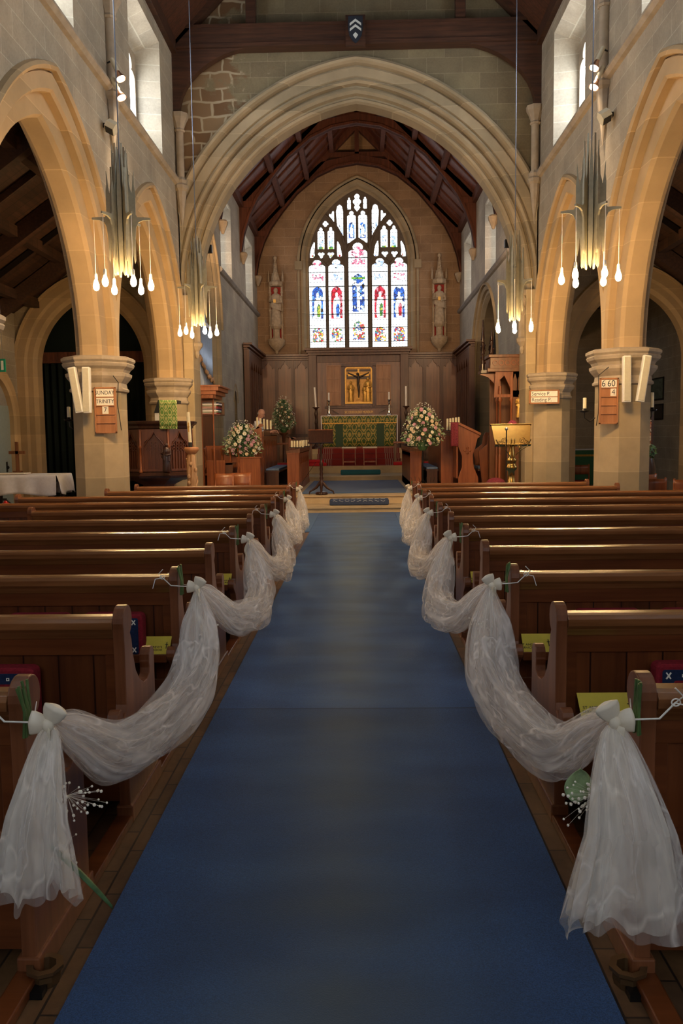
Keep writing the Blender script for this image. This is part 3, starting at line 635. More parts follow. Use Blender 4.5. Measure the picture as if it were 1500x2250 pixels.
for sx in (-1, 1):
    for f in (.28, .52, .76): x, z = sx*XC*(1-f), ZP2+(ZR2-ZP2)*f; mb.box((x-.07, YE+.7, z-.2), (x+.07, YC, z-.0))
    mb.box((sx*XC-.12, YE+.7, ZP2-.15), (sx*XC+.12, YC, ZP2+.1))
    for i in range(15):
        y = 18+i*.75; mb.prism([(sx*XC, ZP2-.02), (sx*XC, ZP2+.1), (0, ZR2+.02), (0, ZR2-.1)], 'y', y-.04, y+.04)
mb.box((-.06, YE+.7, ZR2-.25), (.06, YC, ZR2)); struct(mb.build('trim_19', 'beam_red'))
# ---- the east window
def w2(pl): return [wz(*p) for p in pl]
LI = [(406, 515, 665, 608), (537, 642, 665, 606), (672, 802, 580, 498), (832, 938, 662, 603), (960, 1068, 662, 601)]
holes = []
def tref(x0, x1, z0, zs, zt):
    a, b = wz(x0, z0); c, d = wz(x1, zs); e = wz(0, zt)[1]; return trefoil((a+c)/2, c-a, b, d, e)
for x0, x1, zs, zt in LI: holes.append(tref(x0, x1, 1195, zs, zt))
for x0, x1, z0, zt in ((467, 512, 540, 395), (535, 578, 540, 393), (892, 938, 534, 390), (958, 1003, 534, 390)): holes.append(tref(x0, x1, z0, zt+40, zt))
for x0, x1, z0, zt in ((668, 725, 0, 290), (743, 803, 0, 290)):
    h = tref(x0, x1, 480, zt+45, zt); h[0] = wz(x0, 505 if x0 < 737 else 480); h[-1] = wz(x1, 480 if x0 < 737 else 505); holes.append(h)
for x0, x1, z0, zt in ((670, 694, 282, 203), (777, 802, 280, 199)): holes.append(tref(x0, x1, z0, zt+22, zt))
holes.append(w2([(735, 297), (712, 270), (722, 255), (708, 240), (708, 222), (722, 212), (716, 196), (726, 182), (735, 178), (745, 182), (754, 196), (748, 212), (762, 222), (762, 240), (748, 255), (758, 270)]))
for s in (1, -1):
    f = lambda pl: w2([(737+(x-737)*s, z) for x, z in pl])
    holes.append(f([(597, 345), (594, 290), (603, 256), (617, 248), (632, 256), (640, 290), (640, 420), (640, 470), (618, 436), (600, 385)]))
    holes.append(f([(580, 362), (562, 340), (545, 320), (548, 308), (562, 310), (566, 292), (578, 288), (580, 305)]))
    holes.append([wz(737+(521-737)*s+u, 373+v) for u, v in quatre(0, 0, 22)])
    holes.append(f([(414, 596), (414, 560), (424, 525), (440, 492), (449, 494), (447, 530), (443, 560), (447, 580), (436, 594)]))
    holes.append(f([(600, 588), (597, 560), (597, 520), (599, 487), (608, 493), (619, 520), (627, 560), (630, 586), (616, 592)]))
    holes.append([wz(737+(490-737)*s+u*s, 576+v) for u, v in quatre(0, 0, 25, k=3, rot=pi/2)]); holes.append([wz(737+(555-737)*s+u*s, 576+v) for u, v in quatre(0, 0, 25, k=3, rot=pi/2)])
win = struct(MB().box((-hsW-.1, YC+.16, 4.60), (hsW+.1, YC+.34, 4.665)).build('window_9', 'tracery'))
outer = arch_pts(0, hsW+.02, zsW, riseW+.03, 4.62, 16)
mb = MB(); mb.scan(outer, holes, 'y', YC+.20, YC+.28)
for X, w_ in ((526, 16), (657, 22), (817, 22), (949, 16)):
    a, b = wz(X-w_/2, 1195), wz(X+w_/2, 600 if w_ > 16 else 650); mb.box((a[0]+.02, YC+.12, a[1]), (b[0]-.02, YC+.2, b[1]))
def bar(pl, r=.03):
    mb.tube([(wz(*p)[0], YC+.185, wz(*p)[1]) for p in pl], r, 6)
for s in (1, -1):
    f = lambda pl: [(737+(x-737)*s, z) for x, z in pl]
    bar(f([(657, 620), (652, 520), (635, 460), (600, 400), (560, 350), (520, 315)]), .04); bar(f([(526, 650), (500, 620), (455, 580)])); bar(f([(526, 640), (560, 600), (590, 570), (592, 470)]))
    bar(f([(657, 560), (690, 500), (737, 470)])); bar(f([(657, 560), (656, 300), (657, 230)]), .04)
mb.build('tracery', 'tracery', win)
def stained(name, pal, e=2.0, cell=9.0):
    """pieces of coloured glass joined by lead; daylight behind"""
    m, nt, b = newmat(name); v, s = coords(nt, 'xz0')
    vo = node(nt, 'ShaderNodeTexVoronoi', Scale=cell); nt.links.new(v, vo.inputs['Vector']); sp = nt.nodes.new('ShaderNodeSeparateColor'); nt.links.new(vo.outputs['Color'], sp.inputs[0])
    k = len(pal); r = ramp(nt, [(0, pal[0]), (1/k, pal[1])]+[(i/k, pal[i]) for i in range(2, k)]); r.color_ramp.interpolation = 'CONSTANT'; nt.links.new(sp.outputs[0], r.inputs[0])
    ve = node(nt, 'ShaderNodeTexVoronoi', Scale=cell); ve.feature = 'DISTANCE_TO_EDGE'; nt.links.new(v, ve.inputs['Vector'])
    ld = mth(nt, 'GREATER_THAN', ve.outputs['Distance'], .045)
    col = mix(nt, (.01, .01, .01), r.outputs[0], ld); nt.links.new(col, b.inputs['Emission Color']); b.inputs['Emission Strength'].default_value = e; b.inputs['Base Color'].default_value = (.05, .05, .05, 1); b.inputs['Roughness'].default_value = .2
    return m
Wt = (.95, .98, 1.0)
gl = glasslight('pale_quarry_glass', (.90, .97, 1.0), EAST_E, .11, order='xz0')
mb = MB(); mb.prism(arch_pts(0, hsW, zsW, riseW, 4.62, 16), 'y', YC+.315, YC+.325); mb.build('clear_glass', gl, win)
EG = 1.15
G = {'blue': stained('blue_glass', [(.02, .09, .42), (.04, .15, .55), (.10, .28, .65), (.02, .06, .3), (.55, .7, .9)], EG), 'red': stained('red_glass', [(.45, .01, .02), (.60, .02, .05), (.35, .01, .03), (.7, .2, .25)], EG),
     'white': stained('robe_glass', [Wt, (.9, .9, .85), (.75, .85, .95), (.95, .85, .7)], EAST_E*.6, 12), 'green': stained('green_glass', [(.05, .25, .05), (.15, .40, .06), (.45, .5, .05), (.08, .2, .1)], EG, 12),
     'mixed': stained('scene_glass', [(.5, .02, .03), (.05, .15, .5), (.7, .45, .05), (.1, .3, .1), (1.6, 1.6, 1.6), (.5, .08, .06), (1.8, 1.8, 1.7), (.08, .16, .38), (1.2, 1.25, 1.1)], EG, 20),
     'pink': stained('canopy_glass', [(1.8, 1.8, 1.9), (.65, .12, .22), (2.0, 2.0, 2.0), (1.8, 1.9, 2.0), (.7, .25, .35)], EG, 16), 'pale': stained('canopy_blue_glass', [(1.8, 1.8, 1.9), (.35, .5, .85), (2.0, 2.0, 2.0), (1.8, 1.9, 2.0), (.45, .6, .9)], EG, 16)}
def pane(kind, pl, dy=0, name='coloured_glass'):
    MB().prism(w2(pl), 'y', YC+.306-dy, YC+.314-dy).build(name, G[kind], win)
def ell(cx, cz, rx, rz, n=14, a0=0, a1=360): return [(cx+rx*cos(R(a0+(a1-a0)*i/n)), cz-rz*sin(R(a0+(a1-a0)*i/n))) for i in range(n+(0 if a1-a0 == 360 else 1))]
def figure(cx, z0, z1, w, kind='white', robe=None):
    h = z1-z0; pane(kind, [(cx-w*.32, z1), (cx-w*.42, z1-h*.3), (cx-w*.38, z1-h*.62), (cx-w*.28, z1-h*.78), (cx-w*.1, z1-h*.82), (cx+w*.1, z1-h*.82), (cx+w*.3, z1-h*.78), (cx+w*.4, z1-h*.6), (cx+w*.34, z1-h*.3), (cx+w*.36, z1)], .009, 'figure_glass')
    pane('white', ell(cx, z0+h*.09, w*.15, h*.10), .009, 'figure_glass')
    if robe: pane(robe, [(cx-w*.05, z1-h*.05), (cx-w*.1, z1-h*.4), (cx+w*.1, z1-h*.58), (cx+w*.3, z1-h*.5), (cx+w*.28, z1-h*.05)], .018, 'figure_glass')
for i, (cx, bg, rb, can) in enumerate(((460, 'blue', 'green', 'pink'), (590, 'red', 'blue', 'pale'), (885, 'red', 'green', 'pale'), (1014, 'blue', 'red', 'pink'))):
    pane(bg, [(cx-38, 998), (cx-38, 830)]+ell(cx, 830, 38, 45, 8, 180, 0)+[(cx+38, 998)]); figure(cx, 825, 995, 62, 'white', rb)
    pane('mixed', [(cx-38, 1155), (cx-38, 1085)]+ell(cx, 1085, 38, 28, 8, 180, 0)+[(cx+38, 1155)])
    pane(can, ell(cx, 640, 38, 26, 12)); pane(can, [(cx-40, 745), (cx-40, 700), (cx+40, 700), (cx+40, 745)])
pane('blue', [(697, 955), (697, 770), (710, 715), (737, 700), (764, 715), (778, 770), (778, 955)]); pane('white', [(728, 945), (728, 790), (690, 750), (694, 742), (730, 768), (744, 768), (782, 742), (785, 750), (748, 790), (748, 945)], .009, 'figure_glass'); pane('green', [(690, 738), (690, 724), (785, 724), (785, 738)], .012)
pane('mixed', [(697, 1145), (697, 1060)]+ell(738, 1060, 41, 42, 8, 180, 0)+[(779, 1145)])
pane('pink', ell(737, 560, 46, 40, 12)); pane('pink', [(690, 640), (690, 600), (785, 600), (785, 640)])
for cx, k in ((697, 'blue'), (772, 'blue'), (617, 'pale'), (852, 'pale')): pane(k, [(cx-20, 465), (cx-20, 385)]+ell(cx, 385, 20, 24, 6, 180, 0)+[(cx+20, 465)]); figure(cx, 375, 460, 30)
for cx in (489, 556, 915, 980): pane('pale', [(cx-16, 520), (cx-16, 450), (cx+16, 450), (cx+16, 520)]); pane('green', [(cx-16, 540), (cx-16, 520), (cx+16, 515), (cx+16, 540)])
for cx in (490, 555, 922, 983, 614, 860, 432, 1042): pane('mixed', ell(cx, 580, 8, 8, 8))
mb = MB()
for x0, x1, zs, zt in LI:
    for k in range(6 if zs > 600 else 7): z = 1155-93*k; a, b = wz(x0, z), wz(x1, z); mb.box((a[0], YC+.28, a[1]-.012), (b[0], YC+.30, a[1]+.012))
mb.build('saddle_bars', 'iron', win)
# ================================================================ PEWS
PY = lambda k: 3.25+.985*(k-2)
XL, XR = -.96, .775
def end_outline():
    pts = [(-.02, 0), (-.02, .34), (-.05, .39), (-.10, .425)]
    pts += [(-.105+.036*cos(a), .472+.036*sin(a)) for a in [R(d) for d in range(230, 20, -30)]]
    pts += [(-.065, .455), (-.03, .47), (-.02, .50), (-.022, .74)]
    pts += [(.035+.066*cos(a), .836+.066*sin(a)) for a in [R(d) for d in range(200, -61, -20)]]
    pts += [(.085, .75), (.10, .68), (.135, .60), (.19, .545), (.25, .515), (.31, .510), (.345, .525), (.352, .55), (.345, .575)]
    pts += [(.393+.046*cos(a), .592+.046*sin(a)) for a in [R(d) for d in range(190, -21, -30)]]
    pts += [(.435, .52), (.437, .40), (.45, .30), (.45, 0)]
    return pts
EO = end_outline()
def make_pew(sx, xa, xb, label):
    """xa aisle end, xb far end (world x); back plane at y=0"""
    t = thing('oak_pew', label, 'pew', (xa, 0, 0))
    for q, x in enumerate((xa, xb)):
        a, b = sorted((x, x-sx*.0+(sx if q == 0 else -sx)*.045)); mb = MB(); mb.prism(EO, 'x', a, b)
        mb.build('bench_end', 'oak_end', t, .004)
        mb = MB(); mb.box((a-.012, -.03, 0), (b+.012, .46, .075)); mb.build('plinth', 'oak_end', t, .006)
    x0, x1 = sorted((xa+sx*.045, xb-sx*.045)); L = x1-x0
    mb = MB(); mb.box((x0, .018, .10), (x1, .036, .80)); mb.build('back_boards', 'oak_plank', t)
    mb = MB(); mb.box((x0, .004, .70), (x1, .040, .80)); mb.box((x0, .004, .08), (x1, .04, .30)); n = max(2, round(L/.95))
    for i in range(n+1): x = x0+L*i/n; mb.box((max(x0, x-.045), .006, .28), (min(x1, x+.045), .04, .71))
    mb.build('back_frame', 'oak', t, .003)
    rail = [(-.030, .815), (-.034, .838), (-.024, .854), (.0, .862), (.04, .862), (.062, .852), (.066, .83), (.055, .812), (.045, .80), (.0, .795), (-.012, .782), (-.002, .775), (-.012, .805)]
    rail = [(-.020, .800), (-.034, .815), (-.036, .842), (-.022, .857), (.0, .862), (.05, .862), (.068, .85), (.068, .82), (.05, .80), (.042, .77), (.0, .77)]
    MB().prism(rail, 'x', x0, x1).build('top_rail', 'oak_rail', t, .002)
    MB().box((x0, .05, .415), (x1, .43, .44)).build('seat', 'oak', t, .006)
    mb = MB(); mb.box((x0, -.125, .430), (x1, .018, .448)); mb.box((x0, -.137, .430), (x1, -.123, .472)); mb.build('book_ledge', 'oak', t, .002)
    mb = MB(); mb.box((x0, .30, .02), (x1, .32, .40)); mb.build('seat_riser', 'oak', t)
    return t
ORD = ['nearest', 'second', 'third', 'fourth', 'fifth', 'sixth', 'seventh', 'eighth', 'ninth', 'tenth', 'eleventh and last']
protos = {}
for sx, xa, side in ((-1, XL, 'left'), (1, XR, 'right')):
    for k in range(1, 12):
        short = k in (2, 6, 7, 10, 11)
        xb = sx*3.50 if short else sx*4.32
        if k in (2, 6, 7, 11): xb = sx*3.36
        key = (sx, round(xb, 2)); lab = 'dark oak pew on the %s of the aisle, %s row from the camera' % (side, ORD[k-1])
        if key not in protos: protos[key] = make_pew(sx, xa, xb, lab); protos[key].location.y = PY(k); protos[key]['group'] = 'oak pews beside the aisle'
        else: dup(protos[key], (xa, PY(k), 0), None, lab)
# kneelers standing on the book ledges
def hassock(x0, x1, k, label):
    y = PY(k); t = thing('hassock', label, 'kneeler', ((x0+x1)/2, y-.06, .45), group='hassocks on the pew ledges')
    z0, z1 = .450, .678; ya, yb = y-.108, y-.030; cx = (x0+x1)/2
    def rr(a, b, c, d, r=.025): return [(a+r-r*cos(R(q)), d-r+r*sin(R(q))) for q in (0, 30, 60, 90)]+[(b-r+r*sin(R(q)), d-r+r*cos(R(q))) for q in (0, 30, 60, 90)]+[(b-r+r*cos(R(q)), c+r-r*sin(R(q))) for q in (0, 30, 60, 90)]+[(a+r-r*sin(R(q)), c+r-r*cos(R(q))) for q in (0, 30, 60, 90)]
    MB().prism(rr(x0, x1, z0, z1), 'y', ya, yb).build('cushion', 'hassock_red', t, .01)
    MB().prism(rr(x0+.022, x1-.022, z0+.02, z1-.020, .01), 'y', ya-.005, ya+.002).build('border_panel', 'hassock_blue', t)
    mb = MB(); mb.prism(rr(x0+.065, x1-.065, z0+.06, z1-.062, .01), 'y', ya-.008, ya); mb.build('centre_panel', 'hassock_red', t)
    mb = MB()
    for i in range(3):
        for zz in (z1-.042, z0+.042):
            c = x0+.044+(x1-x0-.088)*i/2
            for s in (-1, 1): mb.prism([(c-.011, zz-.011*s), (c-.007, zz-.014*s), (c+.011, zz+.011*s), (c+.007, zz+.014*s)], 'y', ya-.0075-.001*s, ya-.004)
    for i in range(2):
        c = x0+.044+(x1-x0-.088)*(i+.5)/2; zz = z1-.042; mb.plate([(c-.006, zz-.006), (c+.006, zz-.006), (c+.006, zz+.006), (c-.006, zz+.006)], [[(c-.003, zz-.003), (c+.003, zz-.003), (c+.003, zz+.003), (c-.003, zz+.003)]], 'y', ya-.007, ya-.004)
    mb.build('cross_stitches', 'card', t)
hassock(-1.45, -1.13, 3, 'red and blue cross-stitched kneeler on the third left pew ledge, nearest the aisle')
hassock(-1.84, -1.52, 3, 'red and blue cross-stitched kneeler on the third left pew ledge, at the frame edge')
hassock(-1.62, -1.30, 2, 'red and blue cross-stitched kneeler on the second left pew ledge')
hassock(1.10, 1.43, 3, 'red and blue cross-stitched kneeler on the third right pew ledge, nearest the aisle')
hassock(1.54, 1.86, 3, 'red and blue cross-stitched kneeler on the third right pew ledge, at the frame edge')
hassock(1.145, 1.465, 2, 'red and blue cross-stitched kneeler on the second right pew ledge')
# service sheets
def sheet(x0, x1, k, label, cross=True):
    y = PY(k); t = thing('service_sheet', label, 'booklet', ((x0+x1)/2, y-.09, .45), group='yellow service sheets in the pews')
    mb = MB(); mb.add([(x0, y-.115, .449), (x1, y-.115, .449), (x1, y-.02, .54), (x0, y-.02, .54), (x0, y-.112, .447), (x1, y-.112, .447), (x1, y-.017, .538), (x0, y-.017, .538)], [(0,1,2,3),(7,6,5,4),(0,3,7,4),(1,5,6,2),(3,2,6,7),(0,4,5,1)]); mb.build('cover', 'yellow', t)
    f = lambda u, v, w: (x0+(x1-x0)*.30+u, y-.075+v*.72-w, .4885+v*.69+w)
    mb = MB(); text_mb(mb, "ST ANDREW'S\nSERVICE BOOK", .018, f, .0004)
    c = x0+(x1-x0)*.86
    g = lambda u, v: (c+u, y-.062+v*.72-.001, .5015+v*.69+.001)
    for a, b, p, q in ((-.002, .002, -.02, .02), (-.008, .008, .004, .008)): mb.add([g(a, p), g(b, p), g(b, q), g(a, q)], [(0,1,2,3)])
    mb.build('lettering', 'ink', t)
sheet(.83, .985, 3, 'yellow service booklet on the third right pew ledge close to the aisle')
sheet(.86, 1.09, 2, 'yellow service booklet on the second right pew ledge beside the tulle bow')
sheet(-1.14, -1.0, 3, 'yellow service booklet on the third left pew ledge behind the tulle')
sheet(.83, .93, 5, 'yellow service booklet on the fifth right pew ledge close to the aisle')
sheet(-1.07, -.99, 5, 'yellow service booklet on the fifth left pew ledge close to the aisle')
# floor sockets at the foot of the nearest pew ends
for x, lab in ((-.935, 'left'), (.755, 'right')):
    t = thing('umbrella_cup', 'small worn iron cup on the floor at the foot of the nearest %s pew' % lab, 'metal cup', (x, 2.24, 0))
    mb = MB(); mb.lathe((x, 2.24, 0), [(.04, .0), (.045, .02), (.045, .035), (.055, .045), (.055, .055), (.034, .055), (.030, .02)], 8, smooth=False); mb.build('cup', flat('rusty_brass', (.16, .09, .04), .45, .7), t)
    mb = MB(); mb.box((x-.02, 2.16, 0.001), (x+.02, 2.20, .02)); mb.build('foot', 'iron', t)
# ================================================================ TULLE
def tulle_mat(name, c, a, sc, w=.72):
    """net fabric: translucent threads with transparent gaps, bunched into streaks along the drape"""
    m, nt, b = newmat(name); nt.nodes.remove(b); out = nt.nodes['Material Output']; t = nt.nodes.new('ShaderNodeTexCoord'); v = t.outputs['UV']
    d = nt.nodes.new('ShaderNodeBsdfDiffuse'); tl = nt.nodes.new('ShaderNodeBsdfTranslucent'); tr_ = nt.nodes.new('ShaderNodeBsdfTransparent'); d.inputs[0].default_value = c4(c); tl.inputs[0].default_value = c4(c)
    m1 = nt.nodes.new('ShaderNodeMixShader'); m1.inputs[0].default_value = .4; nt.links.new(d.outputs[0], m1.inputs[1]); nt.links.new(tl.outputs[0], m1.inputs[2])
    mp = nt.nodes.new('ShaderNodeMapping'); nt.links.new(v, mp.inputs[0]); mp.inputs['Scale'].default_value = (sc[0], sc[1], 1)
    n1 = noise(nt, mp.outputs[0], 1.0, 3.5, .55); r = ramp(nt, [(.33, (a*.65,)*3), (.52, (a,)*3), (.66, (w,)*3)]); nt.links.new(n1, r.inputs[0])
    mp2 = nt.nodes.new('ShaderNodeMapping'); nt.links.new(v, mp2.inputs[0]); mp2.inputs['Scale'].default_value = (sc[0]*.55, sc[1]*1.5, 1); mp2.inputs['Location'].default_value = (3.3, 1.7, 0)
    n3 = noise(nt, mp2.outputs[0], 1.0, 2, .5); ln = mth(nt, 'SUBTRACT', 1.0, mth(nt, 'MULTIPLY', mth(nt, 'ABSOLUTE', mth(nt, 'SUBTRACT', n3, .5)), 38.0), True)
    al = mth(nt, 'ADD', r.outputs[0], mth(nt, 'MULTIPLY', ln, .42), True)
    m2 = nt.nodes.new('ShaderNodeMixShader'); nt.links.new(al, m2.inputs[0]); nt.links.new(tr_.outputs[0], m2.inputs[1]); nt.links.new(m1.outputs[0], m2.inputs[2]); nt.links.new(m2.outputs[0], out.inputs[0]); return m
M['tulle'] = tulle_mat('ivory_tulle', (.93, .90, .87), .23, (10, 1.1), .48); M['tulle2'] = tulle_mat('inner_ivory_tulle', (.94, .90, .83), .36, (8, 1.0), .7)
M['tulle_swag'] = tulle_mat('swagged_tulle', (.93, .90, .88), .23, (10, 2.2), .46)
def stems(mb, x, y, z, sx, n=6, h=.15):
    for i in range(n):
        a = random.uniform(-.012, .012); mb.tube([(x+sx*random.uniform(.0, .012), y+.006*i-.02, z-h*.5), (x+sx*.008, y+.006*i-.02+a*.5, z), (x+a, y+.006*i-.02+a, z+h*.5*random.uniform(.8, 1.1))], .0042, 6)
def sprig(mb_f, mb_s, o, d, n=14, L=.12, spread=.045):
    o = Vector(o); d = Vector(d).normalized()
    for i in range(n):
        e = o+d*L*random.uniform(.55, 1)+Vector([random.uniform(-1, 1)*spread for _ in range(3)]); mb_s.tube([o, o+d*L*.45, e], .00028, 3, False); mb_f.ball(e, random.uniform(.0030, .0052), 6, 4)
def bow(sx, k, first):
    side = 'left' if sx < 0 else 'right'; xe = XL if sx < 0 else XR; y = PY(k)+.0; x = xe-sx*(.10 if k < 9 else .06); z = .800
    if k == 1: x = xe-sx*.085; y -= .04; z = .79
    t = thing('pew_bow', 'cream satin bow with green stems on the aisle end of the %s %s pew' % (ORD[k-1].split(' and')[0], side), 'bow', (x, y, z), group='tulle bows on the pew ends')
    s = -sx                      # towards the aisle
    big = 1.0
    def puff(o, d, L, wd):       # a stuffed loop of satin, pinched at the knot and creased along its middle
        o = Vector(o); d = Vector(d).normalized(); b_ = Vector((0, 1, 0)); c_ = d.cross(b_)
        def f(u, v):
            q = 2*pi*u; w = (v*1.04)**.55*(1-.25*v**4)*(1 if v < .995 else .9); r_ = .007+w*wd
            if v > .97: r_ *= .55
            p = o+d*L*v+b_*(cos(q)*r_*.62*(1-.18*abs(sin(q))))+c_*(sin(q)*r_*(1+.12*cos(3*q)))
            return (p.x, p.y, p.z)
        mb = MB(); mb.grid(f, 24, 10); mb.add([f(i/24, 1) for i in range(24)], [tuple(range(24))], True); mb.build('bow_loop', 'satin', t)
    g_ = 1.35 if k == 1 else 1.3
    puff((x, y-.02, z), (-s*.9, -.1, .12), .040*g_, .024*g_); puff((x, y-.02, z), (s*.45, -.1, .85), .044*g_, .024*g_)
    mb = MB(); mb.ball((x, y-.028, z-.002), .017, 12, 8, (1, .9, 1.15)); mb.build('bow_knot', 'satin', t)
    mb = MB()                    # two hanging ribbon ends
    for dx, L, ph in (((s*.03, .42, 0), (-s*.012, .30, 2)) if k == 1 else ((s*.028, .30, 1), (-s*.01, .22, 2))):
        mb.grid(lambda u, v: (x+dx*(v**.7)*1.2+(u-.5)*.032*cos(ph+5*v)+.010*sin(7*v+ph), y-.028-.02*sin(3*v+ph)+(u-.5)*.03*sin(ph+5*v), z-.005-L*v), 3, 18)
    mb.build('ribbon_ends', 'satin', t, solid=.001)
    mb = MB()                    # thin ribbon tied round the pew head
    xf = xe+sx*.075; mb.tube([(x, y-.012, z), (xe-sx*.01, y-.035, z+.01), (xe+sx*.03, y-.045, z+.015), (xf, y-.035, z+.055)], .0028, 6)
    mb.tube([(x, y, z), (xe-sx*.012, y+.06, z+.0), (xe-sx*.0, y+.105, z+.02), (xf, y+.08, z+.06)], .0025, 6)
    mb.tube([(xf, y-.035, z+.055), (xf+sx*.02, y-.04, z+.075), (xf-sx*.005, y-.045, z+.10)], .0022, 6); mb.tube([(xf, y-.035, z+.055), (xf+sx*.035, y-.05, z+.05), (xf+sx*.05, y-.05, z+.0)], .0022, 6)
    mb.tube([(xf+.012*cos(q), y-.04, z+.058+.010*sin(q)) for q in [i*pi/6 for i in range(13)]], .002, 6); mb.build('tie_ribbon', 'cord_white', t)
    mb = MB(); stems(mb, xe-sx*.012, y-.005, z+.035, -sx, 7 if k < 6 else 4); mb.build('flower_stems', 'stem', t)
    if k <= 5:
        f_ = MB(); s_ = f_; o = (x, y-.03, z-.18)
        sprig(f_, s_, o, (s*.9, -.2, -.35), 44 if k == 1 else 22, .12 if k == 1 else .09); 
        if k == 1: sprig(f_, s_, (x, y-.03, z-.30), (s*.3, -.3, -1), 26, .12)
        f_.build('gypsophila', 'petal_white', t)
    if k == 1 and sx < 0:
        mb = MB(); mb.grid(lambda u, v: (x+s*(.02+.17*v), y-.12+(u-.5)*.014*sin(pi*min(1, v*1.02))**.6, z-.30-.15*v-.03*v*v+(u-.5)*.012), 2, 12); mb.build('blade_leaf', 'leaf', t, solid=.0012)
    if k == 1 and sx > 0:
        mb = MB(); lx, lz = x-.095, z-.20; mb.grid(lambda u, v: (lx+.052*sin(pi*v)**.7*(u-.5)*1.5+.012*v, y+.01-.02*abs(u-.5), lz-.045+.10*v), 6, 12); mb.build('rose_leaf', 'leaf_pale', t, solid=.0012)
    if k == 3:
        mb = MB(); mb.tube([(x, y-.06, z-.22), (x+s*.03, y-.08, z-.29), (x+s*.055, y-.08, z-.34)], [.002, .003, .001], 5); mb.build('blade_leaf', 'leaf', t)
    return (x, y, z)
K = [1, 3, 5, 7, 9, 11]
def tail(sx, p, name_side, w, L, zb):
    x, y, z = p; s = -sx
    t = thing('tulle_tail', 'sheer ivory tulle hanging from the nearest %s pew bow nearly to the floor' % name_side, 'tulle', (x, y, z-.02))
    rnd = random.Random(5+sx)
    for layer in range(3):
        ph = rnd.uniform(0, 6); ww = w*(1-.16*layer); mb = MB()
        def f(u, v, ph=ph, ww=ww, layer=layer):
            q = 2*pi*u; fl = v**.62; e = 1+.13*sin(5*q+ph+1.2*v)*v**.5+.22*(abs(sin(6*q+2*ph+.8*v))**.5-.7)*v**.6+.05*sin(17*q+ph*3)*v
            lz = L*(1-.05*layer)*(1+.045*sin(3*q+ph)+.02*sin(13*q+ph)); rr = .018+ww*fl
            return (x+sx*.008*v+rr*e*cos(q)-(.015*v if layer else 0), y-.02-(.16 if sx > 0 else .11)*min(1, 2*v)+rr*(.46 if sx > 0 else .55)*e*sin(q), z-.01-lz*v+.012*sin(8*q+ph)*v)
        mb.grid(f, 150, 26, uv=True); mb.build('tulle_layer', 'tulle' if layer != 1 else 'tulle2', t)
def swag(sx, p, q, sag, r0, lab, grp, depth=.0):
    x0, y0, z0 = p; x1, y1, z1 = q; s = -sx
    t = thing('tulle_swag', lab, 'tulle', ((x0+x1)/2, (y0+y1)/2, z0-sag))
    rnd = random.Random(int(y0*100)+sx)
    CP = [(0, 0, 0, .0), (.06, .05, -.16, .30), (.22, .22, -.66, .66), (.45, .52, -.93, .95), (.65, .76, -1.0, 1.0), (.80, .90, -.86, 1.05), (.91, .97, -.45, .80), (1, 1, 0, .0)]
    def cr(v, j):
        for i in range(len(CP)-1):
            if v <= CP[i+1][0] or i == len(CP)-2: break
        a = CP[max(i-1, 0)]; b = CP[i]; c = CP[i+1]; d = CP[min(i+2, len(CP)-1)]; h = (v-b[0])/(c[0]-b[0]); m0 = (c[j]-a[j])/(c[0]-a[0])*(c[0]-b[0]); m1 = (d[j]-b[j])/(d[0]-b[0])*(c[0]-b[0])
        return (2*h**3-3*h*h+1)*b[j]+(h**3-2*h*h+h)*m0+(-2*h**3+3*h*h)*c[j]+(h**3-h*h)*m1
    def path(v):
        return Vector((x0+(x1-x0)*v+s*depth*sin(pi*v)**.8, y0+(y1-y0)*cr(v, 1), z0+(z1-z0)*v+sag*cr(v, 2)))
    N = 54
    for layer in range(3):
        ph = rnd.uniform(0, 6); kk = 1-.17*layer
        def f(u, v, ph=ph, kk=kk):
            c = path(v); t_ = (path(min(1, v+.01))-path(max(0, v-.01))).normalized(); a = Vector((1, 0, 0)); b = a.cross(t_).normalized()
            q_ = 2*pi*u; rr = (.014+r0*max(0, cr(v, 3))*(.92+.12*sin(2.3*pi*v+ph)))*kk
            e = 1+.16*sin(4*q_+ph+5*v)+.20*(abs(sin(4*q_-6*v+ph))**.5-.7)+.09*(abs(sin(7*q_+8*v))-.5)+.04*sin(19*q_+5*v)
            o = c+a*(cos(q_)*rr*e*.72)+b*(sin(q_)*rr*e)
            return (o.x, o.y, max(.03, o.z))
        MB().grid(f, 110, N, uv=True).build('tulle_layer', 'tulle_swag' if layer != 1 else 'tulle', t)
for sx, side in ((-1, 'left'), (1, 'right')):
    P_ = [bow(sx, k, k == 1) for k in K]
    tail(sx, P_[0], side, .092 if sx < 0 else .145, .425 if sx < 0 else .48, 0)
    labs = ['big loose tulle swag joining the two nearest %s bows', 'tulle swag between the second and third bows on the %s', 'tulle swag between the third and fourth bows on the %s', 'tulle swag between the fourth and fifth bows on the %s', 'small far tulle swag joining the last two bows on the %s']
    for i in range(5): swag(sx, P_[i], P_[i+1], [.41, .40, .42, .38, .46][i], [.125, .115, .11, .115, .11][i], labs[i] % side, None, [.05, .15, .15, .12, .08][i])
